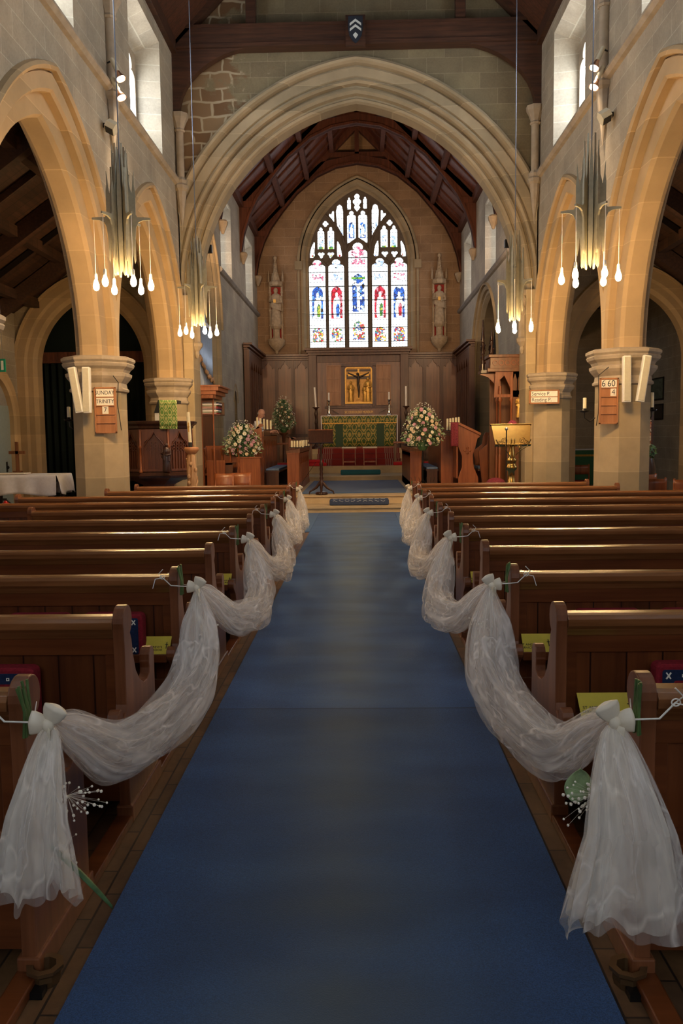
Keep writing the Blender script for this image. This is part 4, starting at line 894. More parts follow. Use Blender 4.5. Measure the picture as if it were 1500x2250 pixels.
# ================================================================ CHANDELIERS
def chandelier(x, y, rot, label):
    t = thing('chandelier', label, 'chandelier', (x, y, 3.4), group='spired six bulb chandeliers'); zt = 9.6
    mb = MB(); mb.tube([(x, y, 4.45), (x, y, zt)], .008, 6); mb.build('hanging_cable', 'cable', t)
    mb = MB()
    for z, r in ((4.47, .075), (3.93, .075)): mb.lathe((x, y, 0), [(r-.02, z-.015), (r, z-.015), (r+.005, z), (r, z+.015), (r-.02, z+.015), (r-.02, z-.015)], 20)
    mb.lathe((x, y, 0), [(.015, 4.46), (.07, 4.46), (.07, 4.475), (.02, 4.48)], 16); mb.build('ring_frame', 'chand', t)
    for i in range(6):
        a = rot+i*pi/3; ca, sa = cos(a), sin(a); Mx = Matrix.Translation((x, y, 0)) @ Matrix.Rotation(a, 4, 'Z')
        mb = MB(Mx)
        inner = [(.075, 3.57), (.090, 3.53), (.105, 3.56), (.112, 3.75), (.125, 3.92), (.125, 4.52), (.105, 4.60), (.098, 4.78), (.088, 4.84), (.080, 5.06), (.074, 4.85), (.07, 4.5), (.07, 3.9)]
        mb.prism(inner, 'y', -.011, .011)
        outer = [(.12, 3.96), (.132, 3.76), (.145, 3.68), (.158, 3.72), (.160, 3.96), (.172, 4.10), (.20, 4.16), (.25, 4.185), (.345, 4.19), (.345, 4.215), (.26, 4.222), (.19, 4.222), (.172, 4.25), (.172, 4.52), (.162, 4.60), (.163, 4.76), (.152, 4.70), (.142, 4.58), (.13, 4.50), (.12, 4.50)]
        mb.prism(outer, 'y', -.011, .011); mb.build('spire_fin', 'chand', t)
        a2 = a+pi/6; mb = MB(Matrix.Translation((x, y, 0)) @ Matrix.Rotation(a2, 4, 'Z')); mb.prism([(-.022, 3.60), (-.010, 3.55), (.006, 3.57), (.024, 3.62), (.026, 3.9), (.026, 4.5), (.018, 4.66), (.004, 4.98), (-.004, 4.98), (-.018, 4.66), (-.026, 4.5), (-.026, 3.9)], 'x', .086, .096); mb.build('inner_fin', 'chand', t)
        bx, by = x+.325*ca, y+.325*sa; dz = .0
        mb = MB(); mb.tube([(bx, by, 4.19), (bx, by, 3.545)], .003, 6); mb.build('bulb_cord', 'cord_white', t)
        mb = MB(); mb.lathe((bx, by, 0), [(.010, 3.56), (.018, 3.55), (.020, 3.50), (.019, 3.485)], 12); h = mb.build('bulb_holder', 'white_plastic', t)
        mb = MB(); mb.lathe((bx, by, 0), [(.016, 3.487), (.020, 3.47), (.032, 3.435), (.036, 3.41), (.033, 3.385), (.020, 3.365), (.004, 3.358)], 14); mb.build('bulb', 'bulb', t)
    return t
chandelier(-2.83, 10.05, R(6), 'spired metal chandelier with six lit bulbs, larger one on the left')
chandelier(-2.82, 14.6, R(1), 'spired metal chandelier with six lit bulbs, smaller one on the left near the organ')
chandelier(2.76, 10.05, R(45), 'spired metal chandelier with six lit bulbs, larger one on the right')
chandelier(2.72, 14.6, R(19), 'spired metal chandelier with six lit bulbs, smaller one on the right')
# spotlights on the wall shafts
def spotlight(sx, y, z, label):
    x = sx*(XN-.12); t = thing('spotlight', label, 'spotlight', (x, y, z), group='wall spotlights')
    p0 = Vector((x, y-.03, z)); d = Vector((-sx*.40, -.15, -.85)).normalized(); p1 = p0+d*.19
    mb = MB(); mb.tube([(sx*(XN-.04), y, z-.02), p0], .012, 6); mb.build('bracket', 'iron', t)
    mb = MB(); mb.tube([p0-d*.02, p1], [.033, .033], 14); mb.build('housing', 'grille', t)
    mb = MB(); mb.tube([p1, p1+d*.05, p1+d*.12, p1+d*.125], [.03, .04, .075, .072], 16, caps=False); mb.build('reflector_lamp', flat('copper_reflector', (.7, .42, .3), .25, .9), t)
    mb = MB(); mb.tube([p1+d*.10, p1+d*.112], [.06, .062], 16); mb.build('lens', M['lens'], t)
    return p1+d*.16
M['lens'] = emit('spot_lens', (1, .82, .6), 6)
SP = []
for sx, nm in ((-1, 'left'), (1, 'right')):
    SP.append((spotlight(sx, 12.25, 6.98, 'upper of two spotlights on the %s wall shaft beside the clerestory' % nm), sx)); SP.append((spotlight(sx, 12.25, 6.72, 'lower of two spotlights on the %s wall shaft beside the clerestory' % nm), sx))
    x = sx*(XN-.06); t = thing('floodlight', 'grey boxy floodlight fixed to the %s wall below the two spotlights' % nm, 'floodlight', (x, 12.1, 6.0), group='wall floodlights')
    mb = MB(); mb.box((min(x, sx*XN), 12.05, 6.0), (max(x, sx*XN), 12.15, 6.06)); mb.build('bracket', 'iron', t)
    mb = MB(Matrix.Translation((sx*(XN-.14), 12.0, 5.98)) @ Matrix.Rotation(-sx*.5, 4, 'Y') @ Matrix.Rotation(-.4, 4, 'X')); mb.prism([(-.07, -.07), (-.09, .0), (-.05, .08), (.05, .08), (.09, 0), (.07, -.07)], 'x', -.07, .07); mb.build('housing', 'grille', t)
    mb = MB(Matrix.Translation((sx*(XN-.14), 12.0, 5.98)) @ Matrix.Rotation(-sx*.5, 4, 'Y') @ Matrix.Rotation(-.4, 4, 'X')); mb.box((-.06, -.062, -.075), (.06, .062, -.068)); mb.build('lens', 'black', t)
for p, sx in SP: spot(p, (-sx*2.0, 8.0, 0) if 0 else (sx*3.0, p.y+1.0, 3.5), SPOT_W, 70, (1, .78, .55))
# ================================================================ PIER FITTINGS
def hymn_board(x0, x1, z0, z1, y, rows, texts, label, name='hymn_board', sizes=.075):
    """texts: (u0,u1,row,str)"""
    t = thing(name, label, 'hymn board', ((x0+x1)/2, y+.02, z0)); w = x1-x0; h = z1-z0; f = .022
    MB().box((x0+.005, y, z0+.005), (x1-.005, y+.02, z1-.005)).build('back_panel', 'board', t)
    mb = MB(); mb.box((x0, y-.022, z0), (x0+f, y+.02, z1)); mb.box((x1-f, y-.022, z0), (x1, y+.02, z1)); mb.box((x0, y-.022, z1-f), (x1, y+.02, z1)); mb.box((x0, y-.022, z0), (x1, y+.02, z0+f))
    rh = (h-2*f)/rows
    for i in range(1, rows): z = z0+f+rh*i; mb.box((x0+f, y-.016, z-.006), (x1-f, y, z+.008))
    mb.build('frame', 'board', t, .003)
    for u0, u1, r, s, sz in texts:
        a, b = x0+f+(w-2*f)*u0, x0+f+(w-2*f)*u1; zt = z1-f-rh*r-.006; zb = zt-rh+.016
        c = MB().box((a, y-.012, zb), (b, y-.004, zt)).build('card', 'card', t)
        lf = len(s) > 7; mb = MB(); text_mb(mb, s, sz, lambda u, v, q: ((a+.012 if lf else (a+b)/2)+u, y-.0128-q, (zt+zb)/2+v), .0004, 'LEFT' if lf else 'CENTER', sx=.9); mb.build('lettering', 'ink', c)
    return t
YF = 12.4-.365
hymn_board(-3.875, -3.555, 1.66, 2.33, YF-.03, 5, [(.04, .96, 0, 'SUNDAY', .080), (.04, .96, 1, 'TRINITY', .080), (.34, .66, 2, '7', .10)], 'oak hymn board reading SUNDAY TRINITY 7 on the left nave pier')
hymn_board(3.46, 3.73, 1.70, 2.36, YF-.03, 5, [(.02, .28, 0, '6', .13), (.30, .98, 0, '60', .13), (.60, .96, 1, '4', .11)], 'oak hymn board reading 6 60 4 on the right nave pier')
hymn_board(2.66, 2.95, 2.02, 2.52, 16.35-.0, 5, [(.02, .98, 0, '660', .10), (.02, .34, 1, '4', .09)], 'partly hidden oak hymn board reading 660 behind the canopied stall') if 0 else None
hymn_board(3.38, 3.98, 2.16, 2.44, 16.55, 2, [(.03, .97, 0, 'Service P.', .105), (.03, .97, 1, 'Reading P.', .105)], 'small oak board reading Service P. Reading P. by the chancel arch')
def column_speaker(x, y, z, h, tilt, label, side=1):
    t = thing('column_speaker', label, 'speaker', (x, y, z), group='white column speakers')
    Mx = Matrix.Translation((x, y, z+h/2)) @ Matrix.Rotation(tilt, 4, 'Y') @ Matrix.Rotation(-.04, 4, 'X')
    mb = MB(Mx); mb.box((-.055, -.04, -h/2), (.055, .05, h/2)); mb.build('housing', 'white_plastic', t, .012)
    mb = MB(Mx); mb.box((-.042, -.047, -h/2+.02), (.042, -.038, h/2-.02)); mb.build('grille', 'grille', t, .004)
    mb = MB(); mb.box((x-.02, y+.03, z+h*.35), (x+.02, y+.14, z+h*.40)); mb.build('bracket', 'iron', t)
column_speaker(-4.07, 11.80, 1.95, .66, -.155, 'white column speaker tilted to the left on the left pier')
column_speaker(-3.925, 11.84, 1.95, .66, 0, 'white column speaker hanging straight beside the SUNDAY TRINITY board')
column_speaker(3.80, 11.86, 2.0, .66, 0, 'white column speaker hanging straight beside the 6 60 4 board')
column_speaker(4.02, 11.80, 2.0, .66, .155, 'white column speaker tilted to the right on the right pier')
def cable(pts, label):
    tag(MB().tube(pts, .006, 6).build('speaker_cable', 'black'), label, 'cable')
cable([(-3.60, 12.05, 2.50), (-3.54, 12.10, 2.40), (-3.56, 12.08, 2.1), (-3.53, 12.08, 1.85), (-3.52, 12.1, 1.7)], 'thin black cable running down the left pier beside the hymn board')
cable([(3.60, 12.05, 2.52), (3.47, 12.10, 2.40), (3.475, 12.08, 2.1), (3.47, 12.08, 1.85), (3.45, 12.1, 1.68)], 'thin black cable running down the right pier beside the hymn board')
def candle_part(t, x, y, z0, z1, r=.022, mat='wax', lean=0):
    mb = MB(); mb.lathe((x, y, 0), [(r, z0), (r, z1-.006), (r*.7, z1), (.003, z1-.002)], 12); c = mb.build('candle', mat, t)
    mb = MB(); mb.tube([(x, y, z1-.004), (x+.002, y, z1+.016)], .0025, 5); mb.build('wick', 'ink', c)
def sconce(x, y, z, sx, label, h=.20):
    t = thing('candle_sconce', label, 'sconce', (x, y, z))
    mb = MB(); mb.tube([(x-sx*.16, y+.02, z-.10), (x-sx*.08, y, z-.16), (x, y, z-.10), (x, y, z-.01)], .008, 6); mb.lathe((x, y, 0), [(.02, z-.02), (.065, z-.01), (.075, z+.01), (.03, z+.005), (.028, z+.04), (.024, z+.04)], 14); mb.build('iron_arm', 'iron', t)
    candle_part(t, x, y, z+.01, z+h, .026)
sconce(-4.40, 12.40, 1.87, -1, 'candle on an iron wall bracket at the left of the left pier', .20)
sconce(3.36, 12.40, 1.90, -1, 'candle on an iron bracket at the left edge of the right pier')
sconce(4.32, 12.30, 1.90, 1, 'candle on an iron bracket at the right edge of the right pier', .26)
# ================================================================ LEFT AISLE
t = thing('curtain', 'tall black curtain filling the arch at the end of the left aisle', 'curtain', (-5.9, 18.5, 0))
MB().grid(lambda u, v: (-7.15+2.5*u, 18.5+.045*sin(2*pi*u*17)+.02*sin(u*97), .04+3.26*v), 260, 2).build('cloth', 'curtain', t, solid=.01)
mb = MB(); mb.box((-7.15, 18.42, 3.28), (-4.65, 18.6, 3.52)); [mb.box((-7.1+.23*i, 18.40, 3.32), (-6.98+.23*i, 18.43, 3.47)) for i in range(11)]; mb.build('pelmet', 'beam_red', t)
MB().box((-7.2, 18.7, 3.4), (-4.6, 18.72, 5.0)).build('upper_cloth', 'curtain', t)
t = thing('side_table', 'dark wooden table with a white cloth at the far left in front of the curtain', 'table', (-6.6, 16.0, 0))
x0, x1, y0, y1, zt = -7.35, -5.85, 15.6, 16.4, .90
MB().box((x0, y0, zt-.03), (x1, y1, zt)).build('tabletop', 'black_wood', t)
mb = MB(); mb.box((x0+.06, y0+.05, zt-.14), (x1-.06, y1-.05, zt-.03)); mb.build('apron', 'black_wood', t)
for i, (x, y) in enumerate(((x0+.1, y0+.1), (x1-.12, y0+.1), (x0+.1, y1-.1), (x1-.12, y1-.1))): MB().lathe((x, y, 0), [(.03, 0), (.045, .05), (.03, .12), (.05, .35), (.055, .5), (.035, .6), (.05, .66)], 12).build('leg', 'black_wood', t)
tc = thing('tablecloth', 'white linen cloth draped over the table at the far left', 'tablecloth', (-6.6, 16, .9))
def tcl(u, v):
    x = x0-.02+(x1-x0+.04)*u; d = (v-.5)*1.9; y = 16.0+max(-.42, min(.42, d)); dz = max(0, abs(d)-.42); return (x+.012*sin(30*u)*dz, y+(.03*sin(24*u+d)*dz*(1 if d > 0 else -1))-(.05*dz if d < 0 else -.05*dz), zt+.006-dz*(.72+.05*sin(9*u)))
mb = MB(); mb.grid(tcl, 60, 34)
def tcr(u, v):   # hanging end at the right
    y = 15.58+.84*u; return (x1+.025+.03*sin(11*u)*v+.10*v, y+.02*sin(5*v), zt+.004-.36*v-.03*sin(8*u)*v)
mb.grid(tcr, 24, 10); mb.build('linen', 'cloth_white', tc, solid=.003)
t = thing('open_book', 'flat open book lying on the white tablecloth', 'book', (-6.8, 15.9, .91)); MB().box((-7.15, 15.7, .914), (-6.50, 16.05, .936)).build('pages', 'card', t); MB().box((-7.17, 15.68, .910), (-6.48, 16.07, .916)).build('cover', 'oak', t)
t = thing('wooden_cross', 'plain brown wooden cross standing on the white tablecloth', 'cross', (-6.82, 16.2, .91))
MB().box((-6.85, 16.18, .96), (-6.79, 16.22, 1.54)).build('upright', 'reredos_panel', t); MB().box((-6.98, 16.18, 1.30), (-6.66, 16.22, 1.36)).build('crossbar', 'reredos_panel', t)
mb = MB(); mb.box((-6.96, 16.11, .910), (-6.68, 16.29, .937)); mb.box((-6.90, 16.15, .937), (-6.74, 16.25, .966)); mb.build('base', 'reredos_panel', t, .004)
t = thing('fire_extinguisher', 'red fire extinguisher under the table at the far left edge', 'fire extinguisher', (-6.22, 14.2, 0)); mb = MB(); mb.lathe((-6.22, 14.2, 0), [(.08, 0), (.085, .03), (.085, .42), (.06, .48), (.03, .50), (.03, .52)], 18); mb.build('cylinder', flat('red_enamel', (.5, .02, .015), .3), t); mb = MB(); mb.box((-6.28, 14.19, .52), (-6.2, 14.21, .56)); mb.tube([(-6.2, 14.2, .53), (-6.1, 14.18, .45), (-6.11, 14.17, .2)], .012, 8); mb.build('hose_and_handle', 'black', t)
mb = MB(); mb.box((-6.24, 14.11, .22), (-6.16, 14.118, .34)); mb.build('label', 'card', t)
# exit sign
t = thing('exit_sign', 'green emergency exit sign with running figure at the far left edge', 'sign', (-6.55, 15.0, 3.1))
ex0, ex1, ez0, ez1 = -6.93, -6.455, 2.82, 3.055; MB().box((ex0, 15.0, ez0), (ex1, 15.03, ez1)).build('panel', flat('sign_green', (.0, .27, .16), .4), t)
mb = MB(); mb.box((ex1-.075, 14.995, ez0+.035), (ex1-.03, 15.0, ez1-.035)); mb.prism([(ex1-.15, ez1-.05), (ex1-.13, ez1-.05), (ex1-.13, ez0+.08), (ex1-.105, ez0+.09), (ex1-.14, ez0+.04), (ex1-.175, ez0+.09), (ex1-.15, ez0+.08)], 'y', 14.995, 15.0)
cx = ex1-.27; mb.prism(circ(cx+.01, ez1-.06, .017), 'y', 14.995, 15.0); mb.tube([(cx, 14.997, ez1-.085), (cx-.01, 14.997, ez0+.10), (cx+.03, 14.997, ez0+.075), (cx+.02, 14.997, ez0+.035)], .010, 5); mb.tube([(cx-.01, 14.997, ez0+.10), (cx-.04, 14.997, ez0+.05)], .009, 5); mb.tube([(cx+.05, 14.997, ez1-.12), (cx, 14.997, ez1-.09), (cx-.045, 14.997, ez1-.11)], .007, 5)
mb.build('pictogram', flat('sign_white', (.8, .85, .8), .4), t)
for x in (ex0+.05, ex1-.05): MB().tube([(x, 15.015, ez1), (x, 15.015, 4.95)], .004, 5).build('hanging_wire', 'cable', t)
# door in the left aisle wall
d = struct(MB().box((-XA+.0, 15.7, 0), (-XA+.03, 17.5, 2.3)).build('door_1', flat('grey_green_door', (.22, .26, .25), .5)))
mb = MB(); r5, o5 = arc2(.85, .9); ring(mb, 16.6, 2.0, r5, o5, [(0, .0), (0, -.12), (.06, -.16), (.12, -.10), (.16, -.10), (.22, -.16), (.26, 0)], lambda u, z, d_: (-XA-d_, u, z), 14)
for k in (-1, 1):
    pj2 = [(0, .0), (0, -.12), (.06, -.16), (.12, -.10), (.16, -.10), (.22, -.16), (.26, 0)]; vs = [(-XA-d_, 16.6+k*(.85+r), z) for z in (0, 2.0) for r, d_ in pj2]; n = len(pj2); mb.add(vs, [(i, i+1, n+i+1, n+i) for i in range(n-1)])
struct(mb.build('trim_20', 'arch')); mb = MB(); mb.box((-XA-.02, 15.75, 2.0), (-XA+.02, 17.45, 3.0)); struct(mb.build('trim_21', 'trim_dark'))
mb = MB(); mb.ball((-XA+.05, 17.2, 1.0), .035, 10, 8); mb.box((-XA+.02, 17.16, .9), (-XA+.035, 17.24, 1.12)); mb.build('door_handle', 'iron', d)
# ================================================================ RIGHT AISLE AND CHAPEL
def chair(x, y, rz, label, grp='red seated chairs in the right aisle'):
    t = thing('chapel_chair', label, 'chair', (0, 0, 0), group=grp)
    for i, (a, b) in enumerate(((-.21, .2), (.21, .2), (-.21, -.2), (.21, -.2))): MB().tube([(a, b, 0), (a*.96, b*.98, .43 if b > 0 else .86)], .018, 8).build('leg', 'stall', t)
    MB().box((-.22, -.21, .42), (.22, .22, .47)).build('seat', 'red', t, .015)
    mb = MB(); mb.grid(lambda u, v: (-.215+.43*u, -.20-.035*sin(pi*u), .62+.22*v), 10, 3); mb.build('backrest', 'stall', t, solid=.02)
    mb = MB(); mb.box((-.2, -.21, .20), (.2, -.19, .235)); mb.box((-.21, -.2, .25), (-.195, .2, .28)); mb.box((.195, -.2, .25), (.21, .2, .28)); mb.build('stretcher', 'stall', t)
    t.location = (x, y, 0); t.rotation_euler = (0, 0, rz); return t
c0 = chair(4.62, 13.25, R(2), 'wooden chair with red seat standing just right of the right pier')
c1 = dup(c0, (5.05, 12.9, 0), R(-4), 'wooden chair with red seat, front one of the chairs at the right frame edge')
c2 = dup(c0, (5.62, 13.9, 0), R(5), 'wooden chair with red seat behind, partly cut by the right frame edge')
c3 = dup(c0, (4.95, 14.6, 0), R(0), 'wooden chair with red seat farther back to the right of the right pier')
c4_ = dup(c0, (5.1, 19.3, 0), R(-3), 'wooden chair with red seat seen in the gap left of the right pier')
struct(MB().box((4.2, 10.5, 0), (7.4, 17.5, .008)).build('floor_aisle', 'carpet2'))
def plaque(x, y0, y1, z0, z1, mat, label, txt=True):
    t = thing('wall_plaque', label, 'plaque', (x-.03, (y0+y1)/2, z0)); mb = MB(); mb.box((x-.03, y0, z0), (x, y1, z1)); mb.build('frame', 'iron', t, .004)
    MB().box((x-.036, y0+.04, z0+.04), (x-.03, y1-.04, z1-.04)).build('panel', mat, t)
plaque(8.0, 21.9, 22.8, 2.42, 3.02, flat('verdigris_bronze', (.16, .20, .15), .4, .5, .5, .5, 8), 'grey green inscribed wall plaque on the chapel wall at the right')
plaque(8.0, 21.9, 22.5, 1.90, 2.32, 'bronze', 'small dark framed picture below the plaque on the chapel wall')
t = thing('chapel_altar', 'small altar with green and gold frontal glimpsed left of the right pier', 'altar', (6.6, 26, 0)); 
MB().box((6.35, 25.2, 0), (7.4, 26.0, 1.05)).build('frontal', flat('green_frontal', (.03, .12, .06), .8), t); mb = MB(); mb.box((6.33, 25.18, 1.05), (7.42, 26.02, 1.08)); mb.build('linen', 'cloth_white', t); mb = MB(); mb.box((6.345, 25.19, .86), (7.41, 25.2, .92)); mb.build('orphrey', 'gold', t)
t = thing('prayer_stand', 'small coloured devotional panel between wooden posts right of the right pier', 'icon', (5.33, 15.4, 0))
for x in (5.22, 5.42): MB().box((x-.018, 15.38, 0), (x+.018, 15.42, 1.90)).build('post', 'black_wood', t)
MB().box((5.235, 15.39, 1.33), (5.405, 15.41, 1.80)).build('painted_panel', stained('icon_paint', [(.5, .25, .15), (.6, .5, .35), (.25, .3, .5), (.55, .2, .1)], .0, 22), t)
for m_ in ('icon_paint',):
    nt = bpy.data.materials[m_].node_tree; b_ = nt.nodes['Principled BSDF']; nt.links.new(b_.inputs['Emission Color'].links[0].from_socket, b_.inputs['Base Color'])
t = thing('flower_vase', 'dark bushy potted plant beside the devotional panel', 'plant', (5.25, 15.2, 0)); MB().lathe((5.25, 15.15, 0), [(.1, 0), (.14, .5), (.16, .9), (.12, 1.1)], 14).build('pedestal', 'black_wood', t)
def leaves(mb, c, r, n, size, sc=(1, 1, 1), rnd=random):
    for _ in range(n):
        d = Vector((rnd.gauss(0, 1), rnd.gauss(0, 1), rnd.gauss(0, 1))).normalized()*(rnd.random()**.4)*r; p = Vector(c)+Vector((d.x*sc[0], d.y*sc[1], d.z*sc[2])); a = Vector((rnd.gauss(0, 1), rnd.gauss(0, 1), rnd.gauss(0, 1))).normalized(); b = a.orthogonal().normalized(); s = size*rnd.uniform(.6, 1.3)
        mb.add([p-a*s, p+b*s*.35, p+a*s, p-b*s*.35], [(0, 1, 2, 3)])
mb = MB(); leaves(mb, (5.25, 15.15, 1.2), .17, 160, .05); mb.build('foliage', 'leaf', t)
# ================================================================ CROSSING: PULPIT
px, py = -3.78, 15.35
t = thing('pulpit', 'dark carved octagonal oak pulpit before the left side of the chancel arch', 'pulpit', (px, py, 0)); rp = .60
MB().octo((px, py, 0), [(.30, 0), (.32, .2), (.22, .30), (.20, .55), (.30, .72), (.46, .80), (.58, .86)], rot=pi/8+.12).build('stem', 'pulpit', t)
MB().octo((px, py, 0), [(.50, .80), (.66, .86), (.68, .90), (.62, .95), (.60, .97), (.56, .97)], rot=pi/8+.12).build('base_moulding', 'black_wood', t)
MB().octo((px, py, 0), [(rp-.03, .96), (rp-.03, 1.76), (rp-.06, 1.76), (rp-.06, .98)], rot=pi/8+.12).build('drum', 'pulpit', t)
mb = MB(); mb.octo((px, py, 0), [(rp-.02, 1.72), (rp+.03, 1.76), (rp+.04, 1.80), (rp+.10, 1.84), (rp+.11, 1.88), (rp+.02, 1.89), (rp-.06, 1.89)], rot=pi/8+.12); mb.build('cornice', 'black_wood', t)
for i in range(8):
    a = i*pi/4+.12+pi/8+pi/8; n = Vector((cos(a), sin(a), 0))
    if n.y > .5: continue
    Mx = Matrix.Translation((px+n.x*(rp-.03), py+n.y*(rp-.03), 0)) @ Matrix.Rotation(a+pi/2, 4, 'Z'); w = .225
    mb = MB(Mx); hol = []
    mb.plate([(-w, .98), (w, .98), (w, 1.74), (-w, 1.74)], [[(-w+.035, 1.02)]+[(-w+.035, 1.42), (-w+.06, 1.52), (-.05, 1.60), (0, 1.69), (.05, 1.60), (w-.06, 1.52), (w-.035, 1.42), (w-.035, 1.02)]], 'y', -.045, -.005)
    for u in (-.13, -.065, 0, .065, .13):
        mb.box((u-.008, -.02, 1.0), (u+.008, -.003, 1.36))
    for r_ in range(3):
        for c_ in range(4): mb.plate(circ(-.12+.08*c_, 1.38+.055*r_, .035, 10), [circ(-.12+.08*c_, 1.38+.055*r_, .022, 8)], 'y', -.03, -.003)
    mb.tube([(-.18, -.04, 1.44), (-.10, -.05, 1.55), (-.04, -.05, 1.61), (0, -.055, 1.70)], .010, 6); mb.tube([(.18, -.04, 1.44), (.10, -.05, 1.55), (.04, -.05, 1.61), (0, -.055, 1.70)], .010, 6)
    mb.build('traceried_panel', 'pulpit', t)
    a2 = a+pi/8; c_ = Vector((px+cos(a2)*rp*1.085, py+sin(a2)*rp*1.085, 0)); MB().lathe(tuple(c_), [(.03, .96), (.04, .98), (.022, 1.02), (.020, 1.40), (.034, 1.42), (.022, 1.46), (.022, 1.74)], 10).build('colonnette', 'stall', t)
def figure3d(t, x, y, z, h, mat, name='figure', halo=False, fat=1.0, book=True):
    mb = MB(); r = h*.15*fat
    mb.lathe((x, y, z), [(r*.95, 0), (r*1.0, h*.05), (r*.85, h*.30), (r*.72, h*.52), (r*.85, h*.66), (r*.92, h*.76), (r*.70, h*.82), (r*.30, h*.845), (r*.28, h*.87)], 28, 1.0, .78, fn=lambda q, zz: 1+.09*sin(7*q+zz*9/h)*max(0, 1-zz/h/.8)+.03*sin(15*q))
    mb.ball((x, y, z+h*.925), h*.068, 14, 10, (.88, .95, 1.15))
    mb.tube([(x-r*.85, y, z+h*.77), (x-r*1.05, y-r*.3, z+h*.62), (x-r*.35, y-r*1.0, z+h*.62)], [h*.04, h*.038, h*.026], 8); mb.tube([(x+r*.85, y, z+h*.77), (x+r*1.05, y-r*.3, z+h*.60), (x+r*.25, y-r*1.0, z+h*.56)], [h*.04, h*.038, h*.026], 8)
    mb.ball((x-r*.3, y-r*1.05, z+h*.625), h*.026, 8, 6); mb.ball((x+r*.2, y-r*1.05, z+h*.565), h*.026, 8, 6)
    mb.grid(lambda u, v: (x+r*1.05*cos(pi+pi*u)*(.9+.2*v), y+r*.85*sin(pi+pi*u)*(.95+.1*v)-.004, z+h*(.62-.30*v*(.4+.6*u))+.01*sin(9*u)), 14, 6)
    o = mb.build(name, mat, t)
    if book: MB().box((x-r*.35, y-r*1.25, z+h*.57), (x+r*.1, y-r*1.1, z+h*.66)).build('book', 'gold' if mat == 'statue' else mat, o)
    return o
ts = thing('carved_saint', 'small dark carved figure in the niche on the front of the pulpit', 'figure', (-3.50, 14.68, .95)); figure3d(ts, -3.47, 14.66, .975, .52, 'black_wood', 'body')
# desk on the pulpit with green fall
t = thing('pulpit_fall', 'green and gold brocade fall hanging from the pulpit desk', 'cloth', (-3.45, 14.75, 1.72))
def brocade(name, c1, c2, order='xz0', sc=1.0):
    m, nt, b = newmat(name); v, s = coords(nt, order)
    wv = node(nt, 'ShaderNodeTexVoronoi', Scale=7*sc); nt.links.new(v, wv.inputs['Vector']); wv.inputs['Randomness'].default_value = .25
    cx = mth(nt, 'COSINE', mth(nt, 'MULTIPLY', s.outputs[0], 2*pi/.31*sc)); cz = mth(nt, 'COSINE', mth(nt, 'MULTIPLY', s.outputs[2], 2*pi/.46*sc)); cc = mth(nt, 'ADD', cx, cz)
    c2_ = mth(nt, 'MULTIPLY', mth(nt, 'COSINE', mth(nt, 'MULTIPLY', s.outputs[0], 4*pi/.31*sc)), mth(nt, 'SINE', mth(nt, 'MULTIPLY', s.outputs[2], 8*pi/.46*sc)))
    w1 = mth(nt, 'SINE', mth(nt, 'ADD', mth(nt, 'MULTIPLY', cc, 4.2), mth(nt, 'MULTIPLY', c2_, 1.3))); n1 = noise(nt, v, 40*sc, 3, .6); k = mth(nt, 'ADD', mth(nt, 'MULTIPLY', w1, .42), n1)
    r = ramp(nt, [(.45, c1), (.62, c2)]); nt.links.new(k, r.inputs[0]); nt.links.new(r.outputs[0], b.inputs['Base Color']); b.inputs['Roughness'].default_value = .6; b.inputs['Sheen Weight'].default_value = .2; return m
M['brocade'] = brocade('green_brocade', (.08, .19, .02), (.40, .40, .13), sc=2.2); M['brocade2'] = brocade('altar_brocade', (.035, .085, .012), (.36, .28, .06), sc=1.0)
x0, x1, yy = -3.57, -3.25, 14.66
MB().grid(lambda u, v: (x0+(x1-x0)*u, yy-.02+.012*sin(u*9)*v, 2.25-.47*v), 8, 8).build('cloth', 'brocade', t, solid=.004); MB().grid(lambda u, v: (x0+(x1-x0)*u, yy-.022+.010*sin(u*40), 1.785-.045*v), 40, 1).build('fringe', 'brocade', t)
t = thing('book_rest', 'dark sloping book rest with a cream box on the rim of the pulpit', 'book rest', (-3.6, 14.9, 1.89))
mb = MB(); mb.prism([(-3.68, 2.03), (-3.55, 2.03), (-3.55, 2.26), (-3.60, 2.26)], 'y', 14.70, 15.0); mb.box((x0, yy, 2.20), (x1, 15.0, 2.25)); mb.tube([(-3.42, 14.9, 1.88), (-3.42, 14.9, 2.2)], .02, 8); mb.build('desk', 'black', t)
MB().box((-3.67, 14.72, 1.895), (-3.56, 14.98, 2.03)).build('box', 'card', t)
t = thing('pulpit_candle', 'white candle in a black holder on the left rim of the pulpit', 'candle', (-4.36, 15.2, 1.89)); MB().lathe((-4.36, 15.2, 0), [(.035, 1.885), (.03, 1.9), (.025, 1.96), (.02, 1.96)], 12).build('holder', 'iron', t); candle_part(t, -4.36, 15.2, 1.95, 2.17, .023, 'white_wax')
# paschal candle on a carved tree trunk stand
qx, qy = -2.92, 14.2
t = thing('carved_candle_stand', 'pale carved wooden candle stand twined with figures beside the pulpit', 'candle stand', (qx, qy, 0)); 
MB().lathe((qx, qy, 0), [(.10, 0), (.105, .08), (.09, .2), (.085, .6), (.075, 1.0), (.065, 1.25), (.05, 1.30), (.06, 1.32)], 40, fn=lambda q, z: 1+.22*sin(3*q+z*9)+.16*sin(7*q-z*21)+.10*sin(13*q+z*40), smooth=True).build('carved_trunk', 'carved_pale', t)
mb = MB()
for i in range(9): a = i*1.9; z = .25+i*.11; mb.ball((qx+.075*cos(a-1), qy-abs(.07*sin(a-1))-.02, z), .034, 8, 6, (1, 1, 1.25))
mb.tube([(qx+.09*cos(i*.7), qy+.09*sin(i*.7), .1+i*.08) for i in range(15)], .016, 6); mb.build('carved_figures', 'carved_pale', t)
